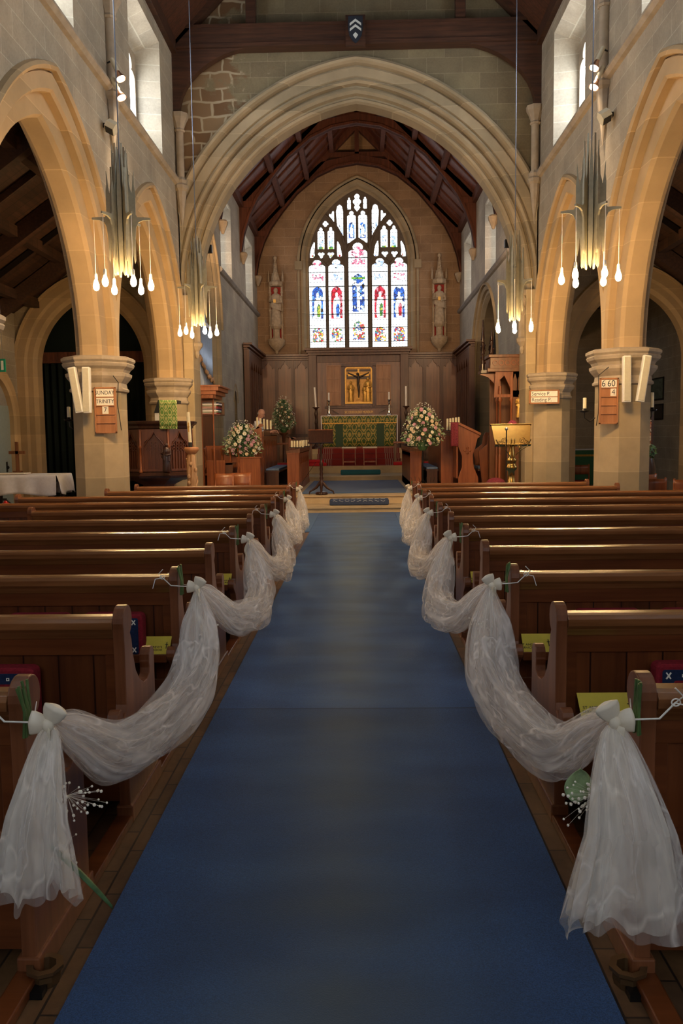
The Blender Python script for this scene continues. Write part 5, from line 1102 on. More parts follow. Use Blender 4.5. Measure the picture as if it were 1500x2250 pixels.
MB().lathe((qx, qy, 0), [(.07, 1.30), (.10, 1.33), (.125, 1.36), (.125, 1.40), (.11, 1.415), (.03, 1.415)], 24).build('top_dish', 'board', t)
t = thing('paschal_candle', 'tall thick cream paschal candle on the carved wooden stand', 'candle', (qx-.02, qy, 1.41)); MB().lathe((qx-.02, qy, 0), [(.034, 1.415), (.034, 1.50), (.03, 1.50)], 14).build('socket', 'black', t)
mb = MB(); mb.tube([(qx-.02, qy, 1.49), (qx-.045, qy, 2.02)], .031, 16); c = mb.build('candle', 'wax', t); mb = MB(); mb.box((qx-.045, qy-.034, 1.68), (qx-.025, qy-.030, 1.84)); mb.box((qx-.055, qy-.034, 1.76), (qx-.015, qy-.030, 1.775)); mb.build('gold_cross', 'gold', c)
# ================================================================ ORGAN
t = thing('pipe_organ', 'organ with rows of silver blue pipes in the arch left of the chancel', 'organ', (-3.8, 19.2, .31))
Y = 17.85; pm = flat('pipe_metal', (.40, .47, .58), .3, .75); n = 22
for i in range(n):
    y = Y+.075+i*.133; x = -3.72; r = .055; wv = .28*abs(sin(i*pi/9.5+.5)); zt = 4.55-.25*abs(cos(i*.33)); zm = 2.86+.55*(1-abs((i-8)/13.0))**2
    mb = MB(); mb.lathe((x, y, 0), [(.012, 2.58), (r, zm), (r, zt), (r*.8, zt)], 10); p = mb.build('pipe', pm, t)
    mb = MB(); mb.add([(x+r+.002, y-.022, zm+.05), (x+r+.002, y+.022, zm+.05), (x+r+.002, y, zm+.24)], [(0, 1, 2)]); mb.build('pipe_mouth', 'silver', p)
for i in range(6):
    y = Y+.4+i*.3; zt = 5.4-.12*i; MB().lathe((-3.85, y, 0), [(.08, 4.4), (.08, zt), (.07, zt)], 12).build('tall_pipe', pm, t)
MB().box((-3.80, Y, 4.22), (-3.64, Y+2.95, 4.30)).build('pipe_rail', 'reredos_panel', t)
mb = MB(); 
for i in range(24): y = Y+.1+i*.12; zm = 3.0+.42*(1-abs((i-9)/14.0))**2; mb.ball((-3.64, y, zm+.03*sin(i*2.1)), .075, 8, 6, (.4, 1, .8))
mb.build('carved_cresting', 'carved_pale', t)
MB().box((-3.95, Y, .31), (-3.72, Y+2.9, 2.6)).build('case', 'stall', t)
mb = MB(); mb.box((-3.72, 17.75, 2.42), (-3.15, 18.9, 2.50)); mb.box((-3.75, 17.70, 2.50), (-3.08, 18.95, 2.58)); mb.box((-3.78, 17.66, 2.58), (-3.02, 19.0, 2.66)); mb.box((-3.78, 17.64, 2.66), (-2.98, 19.0, 2.70))
for i in range(14): mb.box((-3.70+i*.045, 17.73, 2.43), (-3.68+i*.045, 17.75, 2.50))
mb.build('canopy', 'stall', t, .004)
mb = MB(); mb.box((-3.72, 17.85, .31), (-3.42, 17.92, 2.42)); mb.box((-3.74, 17.80, .31), (-3.66, 17.86, 2.42)); mb.box((-3.55, 17.82, .31), (-3.50, 17.86, 2.42)); mb.build('side_panel', 'stall', t, .004)
MB().lathe((-3.20, 18.0, 0), [(.02, .31), (.022, 1.3), (.016, 1.5), (.016, 2.3), (.03, 2.42)], 10).build('canopy_post', 'stall', t)
t0 = thing('book_shelf_box', 'small wooden shelf under the organ canopy', 'shelf', (-3.3, 18.3, 2.08)); mb = MB(); mb.box((-3.50, 18.0, 2.06), (-3.05, 18.6, 2.09)); mb.box((-3.50, 18.58, 2.06), (-3.05, 18.62, 2.36)); mb.build('shelf_board', 'reredos', t0)
rnd = random.Random(3)
for i in range(9):
    z = 2.095+i*.028; c = [('red', 'red covered'), ('leaf', 'green covered'), ('cloth_white', 'pale covered'), ('hassock_blue', 'dark blue covered'), ('maroon', 'maroon covered')][i % 5]
    b = thing('music_book', '%s book in the flat pile under the organ canopy, %s' % (c[1], ['lowest', 'second lowest', 'third lowest', 'fourth lowest', 'middle one', 'fourth from top', 'third from top', 'second from top', 'topmost'][i]), 'book', (-3.27, 18.25, z), group='books piled under the organ canopy')
    MB().box((-3.46, 18.05, z), (-3.10+rnd.uniform(-.02, .02), 18.5, z+.026)).build('cover', c[0], b); MB().box((-3.45, 18.0495, z+.008), (-3.14, 18.052, z+.018)).build('pages', 'card', b)
# ================================================================ CHOIR STALLS
LF = .31
def stall_desk(x0, x1, y0, y1, zt, face, label, group=None, shelf=True):
    """long desk running in depth; face=+1 carved front towards +x"""
    t = thing('choir_desk', label, 'choir desk', ((x0+x1)/2, y0, LF), group=group)
    for y in (y0, y1-.05): mb = MB(); mb.box((x0, y, LF), (x1, y+.05, zt)); mb.box((x0-.012, y-.012, zt-.03), (x1+.012, y+.062, zt)); mb.box((x0-.01, y-.01, LF), (x1+.01, y+.06, LF+.10)); mb.build('end_panel', 'stall', t, .003)
    xf = x1 if face > 0 else x0; a, b = sorted((xf, xf-face*.035)); n = max(3, int((y1-y0)/.32)); w = (y1-y0-.1)/n
    mb = MB(); hol = []
    for i in range(n): c = y0+.05+w*(i+.5); hol.append([(c-w*.38, LF+.18), (c-w*.38, zt-.28), (c-w*.25, zt-.17), (c, zt-.10), (c+w*.25, zt-.17), (c+w*.38, zt-.28), (c+w*.38, LF+.18)])
    mb.plate([(y0+.04, LF), (y1-.04, LF), (y1-.04, zt-.02), (y0+.04, zt-.02)], hol, 'x', a, b); mb.box((a, y0+.04, LF) if face < 0 else (a-.02, y0+.04, LF), (b+.02 if face < 0 else a, y1-.04, zt-.03)); mb.build('front_panel', 'stall', t)
    xs = x0 if face > 0 else x1
    mb = MB(); pr_ = [(xf+face*.03, zt+.03), (xf+face*.03, zt), (xf-face*.02, zt-.02), (xs, zt-.02-.06), (xs-face*.02, zt-.05)] ; pr_ = [(x1+.02, zt+.0), (x0-.02, zt+.0), (x0-.02, zt+(.03 if face > 0 else .10)), (x1+.02, zt+(.10 if face > 0 else .03))]
    mb.prism(pr_, 'y', y0+.0, y1); mb.build('sloping_top', 'reredos_panel', t, .004)
    return t
def candle_row(x, y, z, n, dx, h, r, label, dz=0.0, dy=.0):
    t = thing('candle_rack', label, 'candle rack', (x, y, z)); w = dx*(n-1)
    MB().box((x-w/2-.05, y-.03, z), (x+w/2+.05, y+.03, z+.015)).build('tray', 'iron', t)
    for i in range(n): xx = x-w/2+dx*i; candle_part(t, xx, y, z+.014, z+h+dz*i, r)
stall_desk(-1.69, -1.41, 19.0, 22.7, 1.20, 1, 'low front choir desk on the left of the chancel with carved front')
stall_desk(1.16, 1.42, 19.0, 22.7, 1.20, -1, 'low front choir desk on the right of the chancel with carved front')
for i, (x, lab) in enumerate(((-1.50, 'five cream candles in a row on the left front choir desk'),)):
    candle_row(x+.03, 19.3, 1.31, 5, .065, .17, .024, lab)
candle_row(-1.43, 21.5, 1.31, 4, .06, .17, .024, 'second group of cream candles farther back on the left front choir desk')
candle_row(1.24, 19.3, 1.31, 4, .065, .25, .026, 'four cream candles in a row on the right front choir desk')
stall_desk(-2.44, -2.28, 19.4, 22.6, 1.62, 1, 'tall back choir desk on the left with carved panels and candles on top')
stall_desk(1.86, 2.14, 18.9, 22.4, 1.55, -1, 'tall back choir desk on the right with carved panels')
candle_row(-2.28, 19.6, 1.74, 5, .080, .30, .024, 'five tall cream candles in a row on the tall left choir desk', -.018)
candle_row(2.14, 18.9, 1.66, 5, .065, .28, .024, 'five tall cream candles in a slanting row on the tall right choir desk', .008)
def bench(x0, x1, y0, y1, label, cush):
    t = thing('choir_bench', label, 'bench', ((x0+x1)/2, y0, LF)); MB().box((x0, y0, LF+.42), (x1, y1, LF+.46)).build('seat', 'reredos', t)
    for y in (y0+.02, y1-.06): MB().box((x0+.02, y, LF), (x1-.02, y+.04, LF+.42)).build('support', 'reredos', t)
    c = thing('bench_cushion', cush, 'cushion', ((x0+x1)/2, y0, LF+.46)); MB().box((x0+.01, y0+.05, LF+.461), (x1-.01, y1-.05, LF+.51)).build('pad', flat('pale_blue_cushion', (.22, .32, .52), .9, 0, .2, .2), c, .012)
bench(-2.26, -1.92, 19.5, 22.2, 'low bench between the two left choir desks', 'pale blue cushion on the bench between the left choir desks')
bench(1.55, 1.84, 19.3, 22.2, 'low bench between the two right choir desks', 'pale blue cushion on the bench between the right choir desks')
def bench_front(x0, x1, y, zt, label, shoulders=True):
    t = thing('stall_end', label, 'stall end', ((x0+x1)/2, y, LF)); w = x1-x0
    if shoulders: pts = [(x0, LF), (x1, LF), (x1, zt-.18)]+[(x1-.02-.06*cos(R(a))+.0, zt-.12+.06*sin(R(a))) for a in (180, 120, 60, 0)][::-1]+[(x1-.16, zt-.20), (x0+.16, zt-.20), (x0+.10, zt-.08), (x0+.04, zt-.05), (x0, zt-.14)]
    else: pts = [(x0, LF), (x1, LF), (x1, zt), (x0, zt)]
    MB().prism(pts, 'y', y, y+.05).build('panel', 'stall', t, .006); mb = MB(); mb.box((x0-.012, y-.012, LF), (x1+.012, y+.062, LF+.1))
    if not shoulders: mb.box((x0-.015, y-.015, zt-.035), (x1+.015, y+.065, zt))
    mb.build('moulding', 'stall', t, .004); return t
t = bench_front(-2.78, -2.26, 18.55, 1.13, 'plain oak stall front below the left flower arrangement', False)
MB().box((-2.78, 18.6, LF), (-2.26, 18.95, 1.10)).build('body', 'stall', t)
bench_front(-2.62, -2.30, 19.30, 1.95, 'tall shouldered stall end beside the man in the white shirt'); bench_front(-1.98, -1.80, 22.75, 1.62, 'shouldered stall end at the far side of the left choir benches')
t = thing('return_stalls', 'row of four curved oak stall seats below the organ', 'stalls', (-3.2, 18.35, LF)); 
for i in range(5):
    x = -3.50+.19*i; pts = [(0, 0), (.36, 0), (.36, .52), (.30, .56), (.22, .60), (.16, .70), (.20, .86), (.30, .96), (.34, 1.02), (.0, 1.06)]
    mb = MB(); mb.prism([(18.30+.4-u, LF+z) for u, z in pts], 'x', x-.016, x+.016); mb.build('seat_divider', 'stall', t, .006)
MB().box((-3.52, 18.68, LF), (-2.72, 18.74, LF+1.08)).build('back_panel', 'stall', t); MB().box((-3.52, 18.36, LF+.42), (-2.72, 18.68, LF+.46)).build('seat', 'stall', t); MB().box((-3.42, 18.22, LF), (-3.0, 18.30, LF+.76)).build('front_panel', 'stall', t, .01)
mb = MB(); mb.box((-2.98, 18.1, LF), (-2.82, 18.14, LF+.7)); mb.box((-2.98, 18.1, LF+.66), (-2.80, 18.5, LF+.70)); o = mb.build('kneeling_desk', 'reredos', t)
def fold_chair(x, y, lab):
    t = thing('folding_chair', lab, 'chair', (x, y, 0), group='red brown folding chairs'); s = .04
    for a in (-.17, .17): mb = MB(); mb.tube([(x+a, y-.18, .01), (x+a, y+.18, .82)], .014, 6); mb.build('leg', 'stall', t); mb = MB(); mb.tube([(x+a*.9, y+.2, .01), (x+a*.9, y-.12, .45)], .014, 6); mb.build('leg', 'stall', t)
    MB().grid(lambda u, v: (x-.19+.38*u, y+.12+.06*v-.03*sin(pi*u), .60+.28*v), 8, 3).build('backrest', 'stall', t, solid=.018); MB().box((x-.18, y-.18, .43), (x+.18, y+.14, .455)).build('seat', 'stall', t)
fold_chair(-2.62, 15.6, 'red brown folding chair in front of the left stalls, nearer the pulpit'); fold_chair(-2.33, 15.9, 'red brown folding chair in front of the left stalls, nearer the aisle')
# priest's desk on the right
t = thing('clergy_desk', 'tall sloping clergy desk with shaped end on the right of the chancel', 'desk', (2.4, 18.3, LF))
pts = [(2.14, 1.76), (2.22, 1.80), (2.62, 1.60), (2.66, 1.52), (2.60, 1.48), (2.56, 1.30), (2.50, 1.12), (2.52, .85), (2.62, .62), (2.62, .43), (2.18, .43), (2.18, .62), (2.26, .85), (2.26, 1.10), (2.20, 1.25), (2.14, 1.40)]
MB().prism(pts, 'y', 18.25, 18.31).build('end_panel', 'stall', t, .006); MB().prism(pts, 'y', 19.2, 19.26).build('end_panel', 'stall', t, .006)
MB().prism([(2.10, 1.79), (2.20, 1.84), (2.68, 1.60), (2.66, 1.55), (2.20, 1.78)], 'y', 18.2, 19.3).build('sloping_top', 'stall', t, .004); mb = MB(); mb.box((2.14, 18.3, .6), (2.18, 19.2, 1.72)); mb.box((2.10, 18.18, LF), (2.66, 19.3, .44)); mb.build('front_panel', 'stall', t, .01)
mb = MB(); mb.lathe((2.38, 18.24, 1.22), [(.0, -.0), (.07, .0)], 12); mb = MB(); [mb.ball((2.38+.055*cos(a), 18.245, 1.22+.055*sin(a)), .03, 8, 6, (1, .3, 1)) for a in (0, pi/2, pi, 3*pi/2)]; mb.build('carved_rosette', 'stall', t)
t = thing('altar_cloth', 'dark red brocade cloth hanging over the clergy desk front', 'cloth', (2.08, 18.2, 1.3)); MB().grid(lambda u, v: (2.0+.17*u, 18.16-.01*sin(8*u), 1.84-.52*v), 8, 10).build('cloth', 'maroon', t, solid=.004); MB().grid(lambda u, v: (2.0+.19*u, 18.16+.5*v, 1.845), 3, 3).build('top_fold', 'maroon', t, solid=.004)
t = thing('clergy_stall', 'orange brown stall with curved shoulders behind the clergy desk', 'stall', (3.0, 18.9, LF))
for y in (18.8, 19.6):
    MB().prism([(2.80, LF), (3.22, LF), (3.22, 1.50), (3.16, 1.60), (2.98, 1.62), (2.93, 1.52), (2.90, 1.34), (2.80, 1.26), (2.70, 1.20)], 'y', y, y+.05).build('end_panel', 'stall', t, .006)
MB().box((2.70, 18.85, .74), (3.15, 19.6, .78)).build('seat', 'reredos', t); MB().box((3.14, 18.85, LF), (3.20, 19.6, 1.5)).build('backrest', 'stall', t); 
c = thing('stall_cushion', 'pale blue cushion on the clergy stall at the right', 'cushion', (2.9, 19.2, .78)); MB().box((2.72, 18.9, .782), (3.12, 19.55, .84)).build('pad', bpy.data.materials['pale_blue_cushion'], c, .012)
t = thing('prayer_kneeler', 'small stool with red and pink patterned cushion beside the brass lectern', 'stool', (2.72, 16.5, .0)); MB().box((2.55, 16.3, 0), (2.60, 16.8, .5)).build('side', 'reredos', t); MB().box((2.85, 16.3, 0), (2.90, 16.8, .5)).build('side', 'red', t); mb = MB(); mb.box((2.53, 16.28, .5), (2.92, 16.82, .53)); mb.build('top', 'reredos', t); mb = MB(); mb.ball((2.72, 16.5, .60), .19, 16, 10, (1, 1, .55)); mb.build('cushion', 'maroon', t)
# canopied stall
t = thing('canopied_stall', 'tall carved canopied stall against the right jamb of the chancel arch', 'canopied stall', (3.1, 17.9, LF)); X0, X1, Y0, Y1 = 2.80, 3.58, 17.75, 18.5
mb = MB(); mb.box((3.28, Y0+.02, LF), (3.58, Y0+.07, 2.9)); mb.build('side_panel', 'reredos_panel', t, .005); MB().box((X0+.1, Y1-.04, LF), (X1, Y1, 2.9)).build('back_panel', 'reredos_panel', t)
for x, y in ((3.02, Y0+.05), (3.26, Y0+.05), (3.02, Y1-.3)): MB().lathe((x, y, 0), [(.03, LF), (.035, 1.1), (.022, 1.15), (.022, 2.25), (.045, 2.3), (.03, 2.36), (.03, 2.6)], 10).build('colonnette', 'stall', t)
mb = MB(); hol = []
mb.plate([(2.88, 2.36), (2.92, 2.95), (3.58, 2.95), (3.58, 2.36)], [[(2.96, 2.42), (2.96, 2.60), (3.0, 2.72), (3.10, 2.82), (3.16, 2.70), (3.22, 2.58), (3.26, 2.42)]]+[[(x-.04, 2.50), (x-.04, 2.74), (x, 2.86), (x+.04, 2.74), (x+.04, 2.50)] for x in (3.33, 3.43, 3.53)], 'y', Y0+.02, Y0+.07); mb.build('tracery_panel', 'stall', t)
mb = MB(); mb.prism([(2.60, 2.86), (2.78, 2.80), (2.92, 2.66), (2.99, 2.50), (3.02, 2.30), (3.05, 2.30), (3.05, 2.9)], 'y', Y0+.2, Y0+.26); mb.build('curved_bracket', 'stall', t)
mb = MB(); mb.box((2.74, Y0-.04, 2.90), (3.60, Y1, 2.97)); mb.box((2.80, Y0, 2.97), (3.58, Y1, 3.20)); mb.box((2.76, Y0-.05, 3.20), (3.60, Y1+.02, 3.26)); mb.build('canopy', 'reredos_panel', t, .005)
mb = MB(); [mb.plate(circ(2.90+.13*i, 3.085, .06, 10), [circ(2.90+.13*i, 3.085, .042, 10)], 'y', Y0-.02, Y0) for i in range(6)]; mb.build('frieze_ornament', 'stall', t)
mb = MB(); mb.box((2.62, Y0+.1, 2.88), (2.78, Y0+.6, 2.94)); [mb.box((2.64, Y0+.12+.07*i, 2.94), (2.66, Y0+.15+.07*i, 3.08)) for i in range(7)]; mb.build('pierced_cresting', 'black_wood', t)
for i, (x, y, h) in enumerate(((2.66, Y0+.15, .55), (2.70, Y0+.4, .85), (2.84, Y0+.1, .60), (2.88, Y0+.5, .50))):
    mb = MB(); mb.lathe((x, y, 0), [(.03, 3.0), (.025, 3.1+h*.3), (.04, 3.1+h*.35), (.02, 3.1+h*.6), (.035, 3.1+h*.65), (.008, 3.2+h)], 8, fn=lambda q, z: 1+.4*sin(4*q+z*30)); 
    for k in range(6): a = k*2.1; mb.ball((x+.045*cos(a), y+.045*sin(a), 3.12+h*.15*k), .022, 6, 5)
    mb.build('carved_finial', 'black_wood', t)
ts = thing('niche_figure', 'small gilded angel figure fixed to the side of the canopied stall', 'figure', (3.42, 17.72, 2.0)); figure3d(ts, 3.42, 17.70, 1.92, .50, 'gold', 'body', book=False)
t = thing('folded_vestment', 'red and pink patterned cloth bundle behind the brass lectern', 'cloth', (3.2, 17.5, 1.55)); mb = MB(); mb.ball((3.22, 17.45, 1.66), .14, 16, 10, (.9, .6, 1.5)); mb.build('bundle', flat('red_pink_print', (.35, .06, .10), .8, 0, .2, .9, 70), t); MB().box((3.10, 17.38, .13), (3.34, 17.52, 1.47)).build('stand', 'reredos_panel', t)
hymn_board(3.34, 3.60, 1.98, 2.52, 20.5, 5, [(.02, .98, 0, '660', .11), (.02, .36, 1, '4', .10)], 'distant oak hymn board reading 660 and 4 seen through the canopied stall')
# brass lectern
lx, ly = 2.66, 14.5
t = thing('brass_lectern', 'polished brass lectern with wide book desk standing right of the chancel arch', 'lectern', (lx, ly, 0))
MB().lathe((lx, ly, 0), [(.26, 0), (.27, .03), (.22, .06), (.10, .10), (.07, .16), (.075, .30), (.10, .33), (.10, .36), (.065, .40), (.062, .62), (.10, .66), (.105, .70), (.065, .74), (.06, .92), (.10, .96), (.11, 1.0), (.08, 1.03), (.08, 1.08), (.11, 1.11), (.06, 1.16), (.045, 1.28), (.03, 1.45)], 24).build('column', 'brass', t)
Mx = Matrix.Translation((lx, ly-.02, 1.56)) @ Matrix.Rotation(R(-28), 4, 'X')
mb = MB(Mx); mb.prism([(-.30, -.21), (.30, -.21), (.345, .19), (-.345, .19)], 'y', -.012, .012); mb.prism([(-.36, .19), (.36, .19), (.36, .205), (-.36, .205)], 'y', -.03, .03); mb.box((-.31, -.06, -.225), (.31, .012, -.205)); mb.build('book_desk', 'brass', t, .003)
mb = MB()
for s in (-1, 1):
    for (cx, cz, r0) in ((.15, 1.46, .055), (.10, 1.36, .04), (.22, 1.42, .04)):
        mb.tube([(lx+s*(cx+r0*(1-i/26)*cos(i*.5)), ly-.20, cz+r0*(1-i/26)*sin(i*.5)) for i in range(22)], .007, 5)
    mb.tube([(lx+s*.05, ly-.12, 1.20), (lx+s*.13, ly-.18, 1.30), (lx+s*.24, ly-.19, 1.36), (lx+s*.30, ly-.2, 1.48)], .010, 6)
mb.build('scrollwork', 'brass', t)
for s in (-1, 1): MB().lathe((lx+s*.028, ly-.16, 0), [(.008, 1.16), (.008, 1.44), (.012, 1.46), (.003, 1.50)], 8).build('finial_rod', 'brass', t)
t = thing('microphone_stand', 'thin black microphone stand before the brass lectern', 'stand', (2.50, 14.1, 0)); MB().tube([(2.50, 14.1, .02), (2.50, 14.1, 1.64)], .009, 8).build('pole', 'iron', t); MB().lathe((2.5, 14.1, 0), [(.14, 0), (.14, .015), (.02, .03)], 20).build('base', 'iron', t); mb = MB(); mb.ball((2.50, 14.08, 1.66), .03, 10, 8, (1, 1.3, 1)); mb.build('microphone', 'silver', t)
# reading stand at the centre left
lx, ly = -.84, 17.75
t = thing('reading_stand', 'dark turned wooden reading stand on the top chancel step', 'lectern', (lx, ly, LF))
MB().lathe((lx, ly, LF), [(.12, 0), (.135, .01), (.135, .035), (.11, .06), (.03, .07)], 24).build('foot_disc', 'black_wood', t)
MB().lathe((lx, ly, LF), [(.02, .06), (.022, .18), (.05, .22), (.055, .28), (.03, .32), (.045, .36), (.03, .40), (.04, .45), (.028, .5), (.04, .56), (.03, .62), (.045, .66), (.025, .72), (.03, .8), (.022, 1.0), (.03, 1.05), (.02, 1.1), (.02, 1.2)], 16).build('turned_post', 'black_wood', t)
for a in (0, pi, pi*1.5): MB().tube([(lx+cos(a)*.03, ly+sin(a)*.03, LF+.26), (lx+cos(a)*.12, ly+sin(a)*.1, LF+.15), (lx+cos(a)*.20, ly+sin(a)*.17, LF+.10), (lx+cos(a)*.255, ly+sin(a)*.21, LF+.07), (lx+cos(a)*.27, ly+sin(a)*.22, LF+.012)], [.035, .028, .02, .016, .012], 8).build('leg', 'black_wood', t)
Mx = Matrix.Translation((lx+.0, ly-.02, 1.57)) @ Matrix.Rotation(R(-24), 4, 'X'); mb = MB(Mx); mb.box((-.265, -.012, -.15), (.265, .012, .155)); mb.box((-.275, -.05, -.165), (.275, .012, -.145)); mb.build('desk_board', 'black_wood', t, .003); MB(Mx).box((-.27, -.018, .145), (.27, .014, .158)).build('top_edge', 'stall', t)
MB().tube([(lx-.11, ly-.1, 1.02), (lx-.4, ly-.2, .6), (lx-.46, ly-.2, .33)], .005, 5).build('microphone_cable', 'iron', t)
# kneelers on the steps
def kneeler(x0, x1, y0, y1, z, h, mat, label, top=None):
    t = thing('long_kneeler', label, 'kneeler', ((x0+x1)/2, y0, z)); MB().box((x0, y0, z+.002), (x1, y1, z+h)).build('cushion', mat, t, .03)
    if top:
        mb = MB(); L = x1-x0
        for i in range(9):
            a = x0+L*(.06+.1*i); mb.tube([(a+.03*k, y0-.001, z+h-.035+.012*sin(k*1.7+i)) for k in range(4)], .004, 5)
            mb.tube([(a, y0+.05, z+h+.001), (a+.04, y0+.10+.02*sin(i*2), z+h+.001), (a+.09, y0+.06, z+h+.001)], .006, 5)
        mb.build('embroidery', flat('pale_embroidery', (.45, .50, .58), .8), t)
kneeler(-.645, .595, 17.0, 17.3, .13, .13, flat('slate_blue_wool', (.045, .065, .13), .9, 0, .2, .3, 60), 'long dark blue embroidered kneeler on the lower chancel step', True)
kneeler(-.57, .60, 23.9, 24.2, .44, .14, flat('teal_wool', (.02, .10, .13), .9, 0, .2, .2, 60), 'long teal kneeler on the step before the sanctuary')
# ================================================================ SANCTUARY
def stair_mat():
    m, nt, b = newmat('striped_stair_carpet'); v, s = coords(nt); ax = mth(nt, 'ABSOLUTE', mth(nt, 'ADD', s.outputs[0], .035))
    edge = mth(nt, 'GREATER_THAN', ax, .82); st = mth(nt, 'GREATER_THAN', mth(nt, 'SINE', mth(nt, 'MULTIPLY', s.outputs[0], 95)), .35)
    st2 = mth(nt, 'GREATER_THAN', mth(nt, 'SINE', mth(nt, 'MULTIPLY', s.outputs[0], 231)), .6)
    col = mix(nt, (.20, .014, .012), (.42, .33, .27), mth(nt, 'MULTIPLY', edge, mth(nt, 'MULTIPLY', st, .6))); col = mix(nt, col, (.05, .01, .02), mth(nt, 'MULTIPLY', edge, mth(nt, 'MULTIPLY', st2, .7)))
    nt.links.new(col, b.inputs['Base Color']); b.inputs['Roughness'].default_value = .9; return m
M['stair'] = stair_mat()
# warm floodlights fixed high behind the chancel arch
for sx, nm in ((-1, 'left'), (1, 'right')):
    t = thing('floodlight', 'floodlight hidden behind the %s shoulder of the chancel arch' % nm, 'floodlight', (sx*3.3, 17.95, 5.6))
    mb = MB(); mb.tube([(sx*3.52, 17.95, 5.6), (sx*3.2, 17.95, 5.6)], .02, 8); mb.box((sx*3.2-.08, 17.88, 5.52), (sx*3.2+.08, 18.0, 5.68)); mb.build('housing', 'iron', t)
    spot((sx*3.2, 18.06, 5.6), (-sx*1.0, 28.7, 6.8), CHANCEL_W, 80, (1, .62, .34), .08)

for k, (y0, z0, z1) in enumerate(((25.6, .66, .84), (26.1, .84, 1.0), (26.6, 1.0, 1.16))):
    struct(MB().box((-1.85, y0, z0-.01), (1.85, 28.9, z1)).build('floor_step', 'step'))
    mb = MB(); mb.box((-1.35, y0-.008, z0), (1.28, y0+.002, z1)); mb.box((-1.35, y0-.012, z1), (1.28, y0+.5, z1+.01))
    if k == 0: mb.box((-1.35, 25.15, z0), (1.28, 25.6, z0+.01))
    tag(mb.build('stair_carpet', M['stair']), 'red striped carpet on the %s of the three altar steps' % ['lowest', 'middle', 'highest'][k], 'carpet')
t = thing('altar', 'altar with green and gold brocade frontal below the east window', 'altar', (-.02, 27.6, 1.16)); ax0, ax1, ay, az = -1.25, 1.23, 27.3, 2.25
MB().box((ax0+.04, ay+.04, 1.16), (ax1-.04, ay+.85, az-.03)).build('body', 'stall', t)
MB().grid(lambda u, v: (ax0+.03+(ax1-ax0-.06)*u, ay+.01+.006*sin(u*40), 1.22+(az-1.26)*v), 60, 4).build('frontal', 'brocade2', t, solid=.01)
gp = flat('dark_green_silk', (.012, .05, .015), .6)
for a, b in ((-.80, -.55), (.56, .81)): MB().box((a, ay-.008, 1.22), (b, ay+.0, 2.02)).build('green_band', gp, t)
MB().box((ax0, ay-.03, az-.24), (ax1, ay-.012, az-.02)).build('superfrontal', 'brocade2', t); MB().grid(lambda u, v: (ax0+(ax1-ax0)*u, ay-.022+.004*sin(u*300), az-.275+.035*v), 200, 1).build('fringe', 'gold', t)
mb = MB(); mb.box((ax0-.02, ay-.034, az-.02), (ax1+.02, ay+.9, az)); mb.box((ax0-.03, ay-.02, az-.95), (ax0, ay+.4, az-.01)); mb.box((ax1, ay-.02, az-.95), (ax1+.03, ay+.4, az-.01)); mb.build('linen', 'cloth_white', t)
def altar_stick(x, y, lab):
    t = thing('altar_candlestick', lab, 'candlestick', (x, y, 2.25), group='silver candlesticks on the altar'); MB().lathe((x, y, 2.251), [(.11, 0), (.115, .02), (.07, .05), (.045, .08), (.06, .12), (.03, .16), (.045, .20), (.025, .26), (.03, .32), (.022, .38), (.045, .42), (.025, .46), (.065, .50), (.06, .52), (.03, .52)], 18).build('stem', 'silver', t); candle_part(t, x, y, 2.76, 3.02, .028, 'white_wax')
altar_stick(-1.02, 27.6, 'silver candlestick with white candle at the left end of the altar'); altar_stick(.99, 27.6, 'silver candlestick with white candle at the right end of the altar')
def floor_stick(x, y, z, lab, lean=0):
    t = thing('floor_candlestick', lab, 'candlestick', (x, y, z), group='tall dark floor candlesticks'); zt = 2.50
    MB().lathe((x, y, 0), [(.19, z), (.20, z+.04), (.10, z+.09), (.05, z+.15), (.06, z+.25), (.035, z+.32), (.06, z+.40), (.04, z+.5), (.03, z+.8), (.055, z+.85), (.03, z+.92), (.04, zt-.3), (.06, zt-.2), (.03, zt-.1), (.05, zt-.03), (.11, zt), (.11, zt+.02), (.03, zt+.02)], 16).build('turned_stem', 'black_wood', t)
    mb = MB(); mb.tube([(x, y, zt+.015), (x-lean, y, zt+.66)], .032, 12); mb.build('candle', 'white_wax', t)
floor_stick(-1.42, 27.0, .66+.0, 'tall dark floor candlestick with white candle left of the altar', .04) if 0 else floor_stick(-1.42, 26.95, 1.16, 'tall dark floor candlestick with white candle left of the altar', .04)
floor_stick(1.52, 26.95, 1.16, 'tall dark floor candlestick with white candle right of the altar')
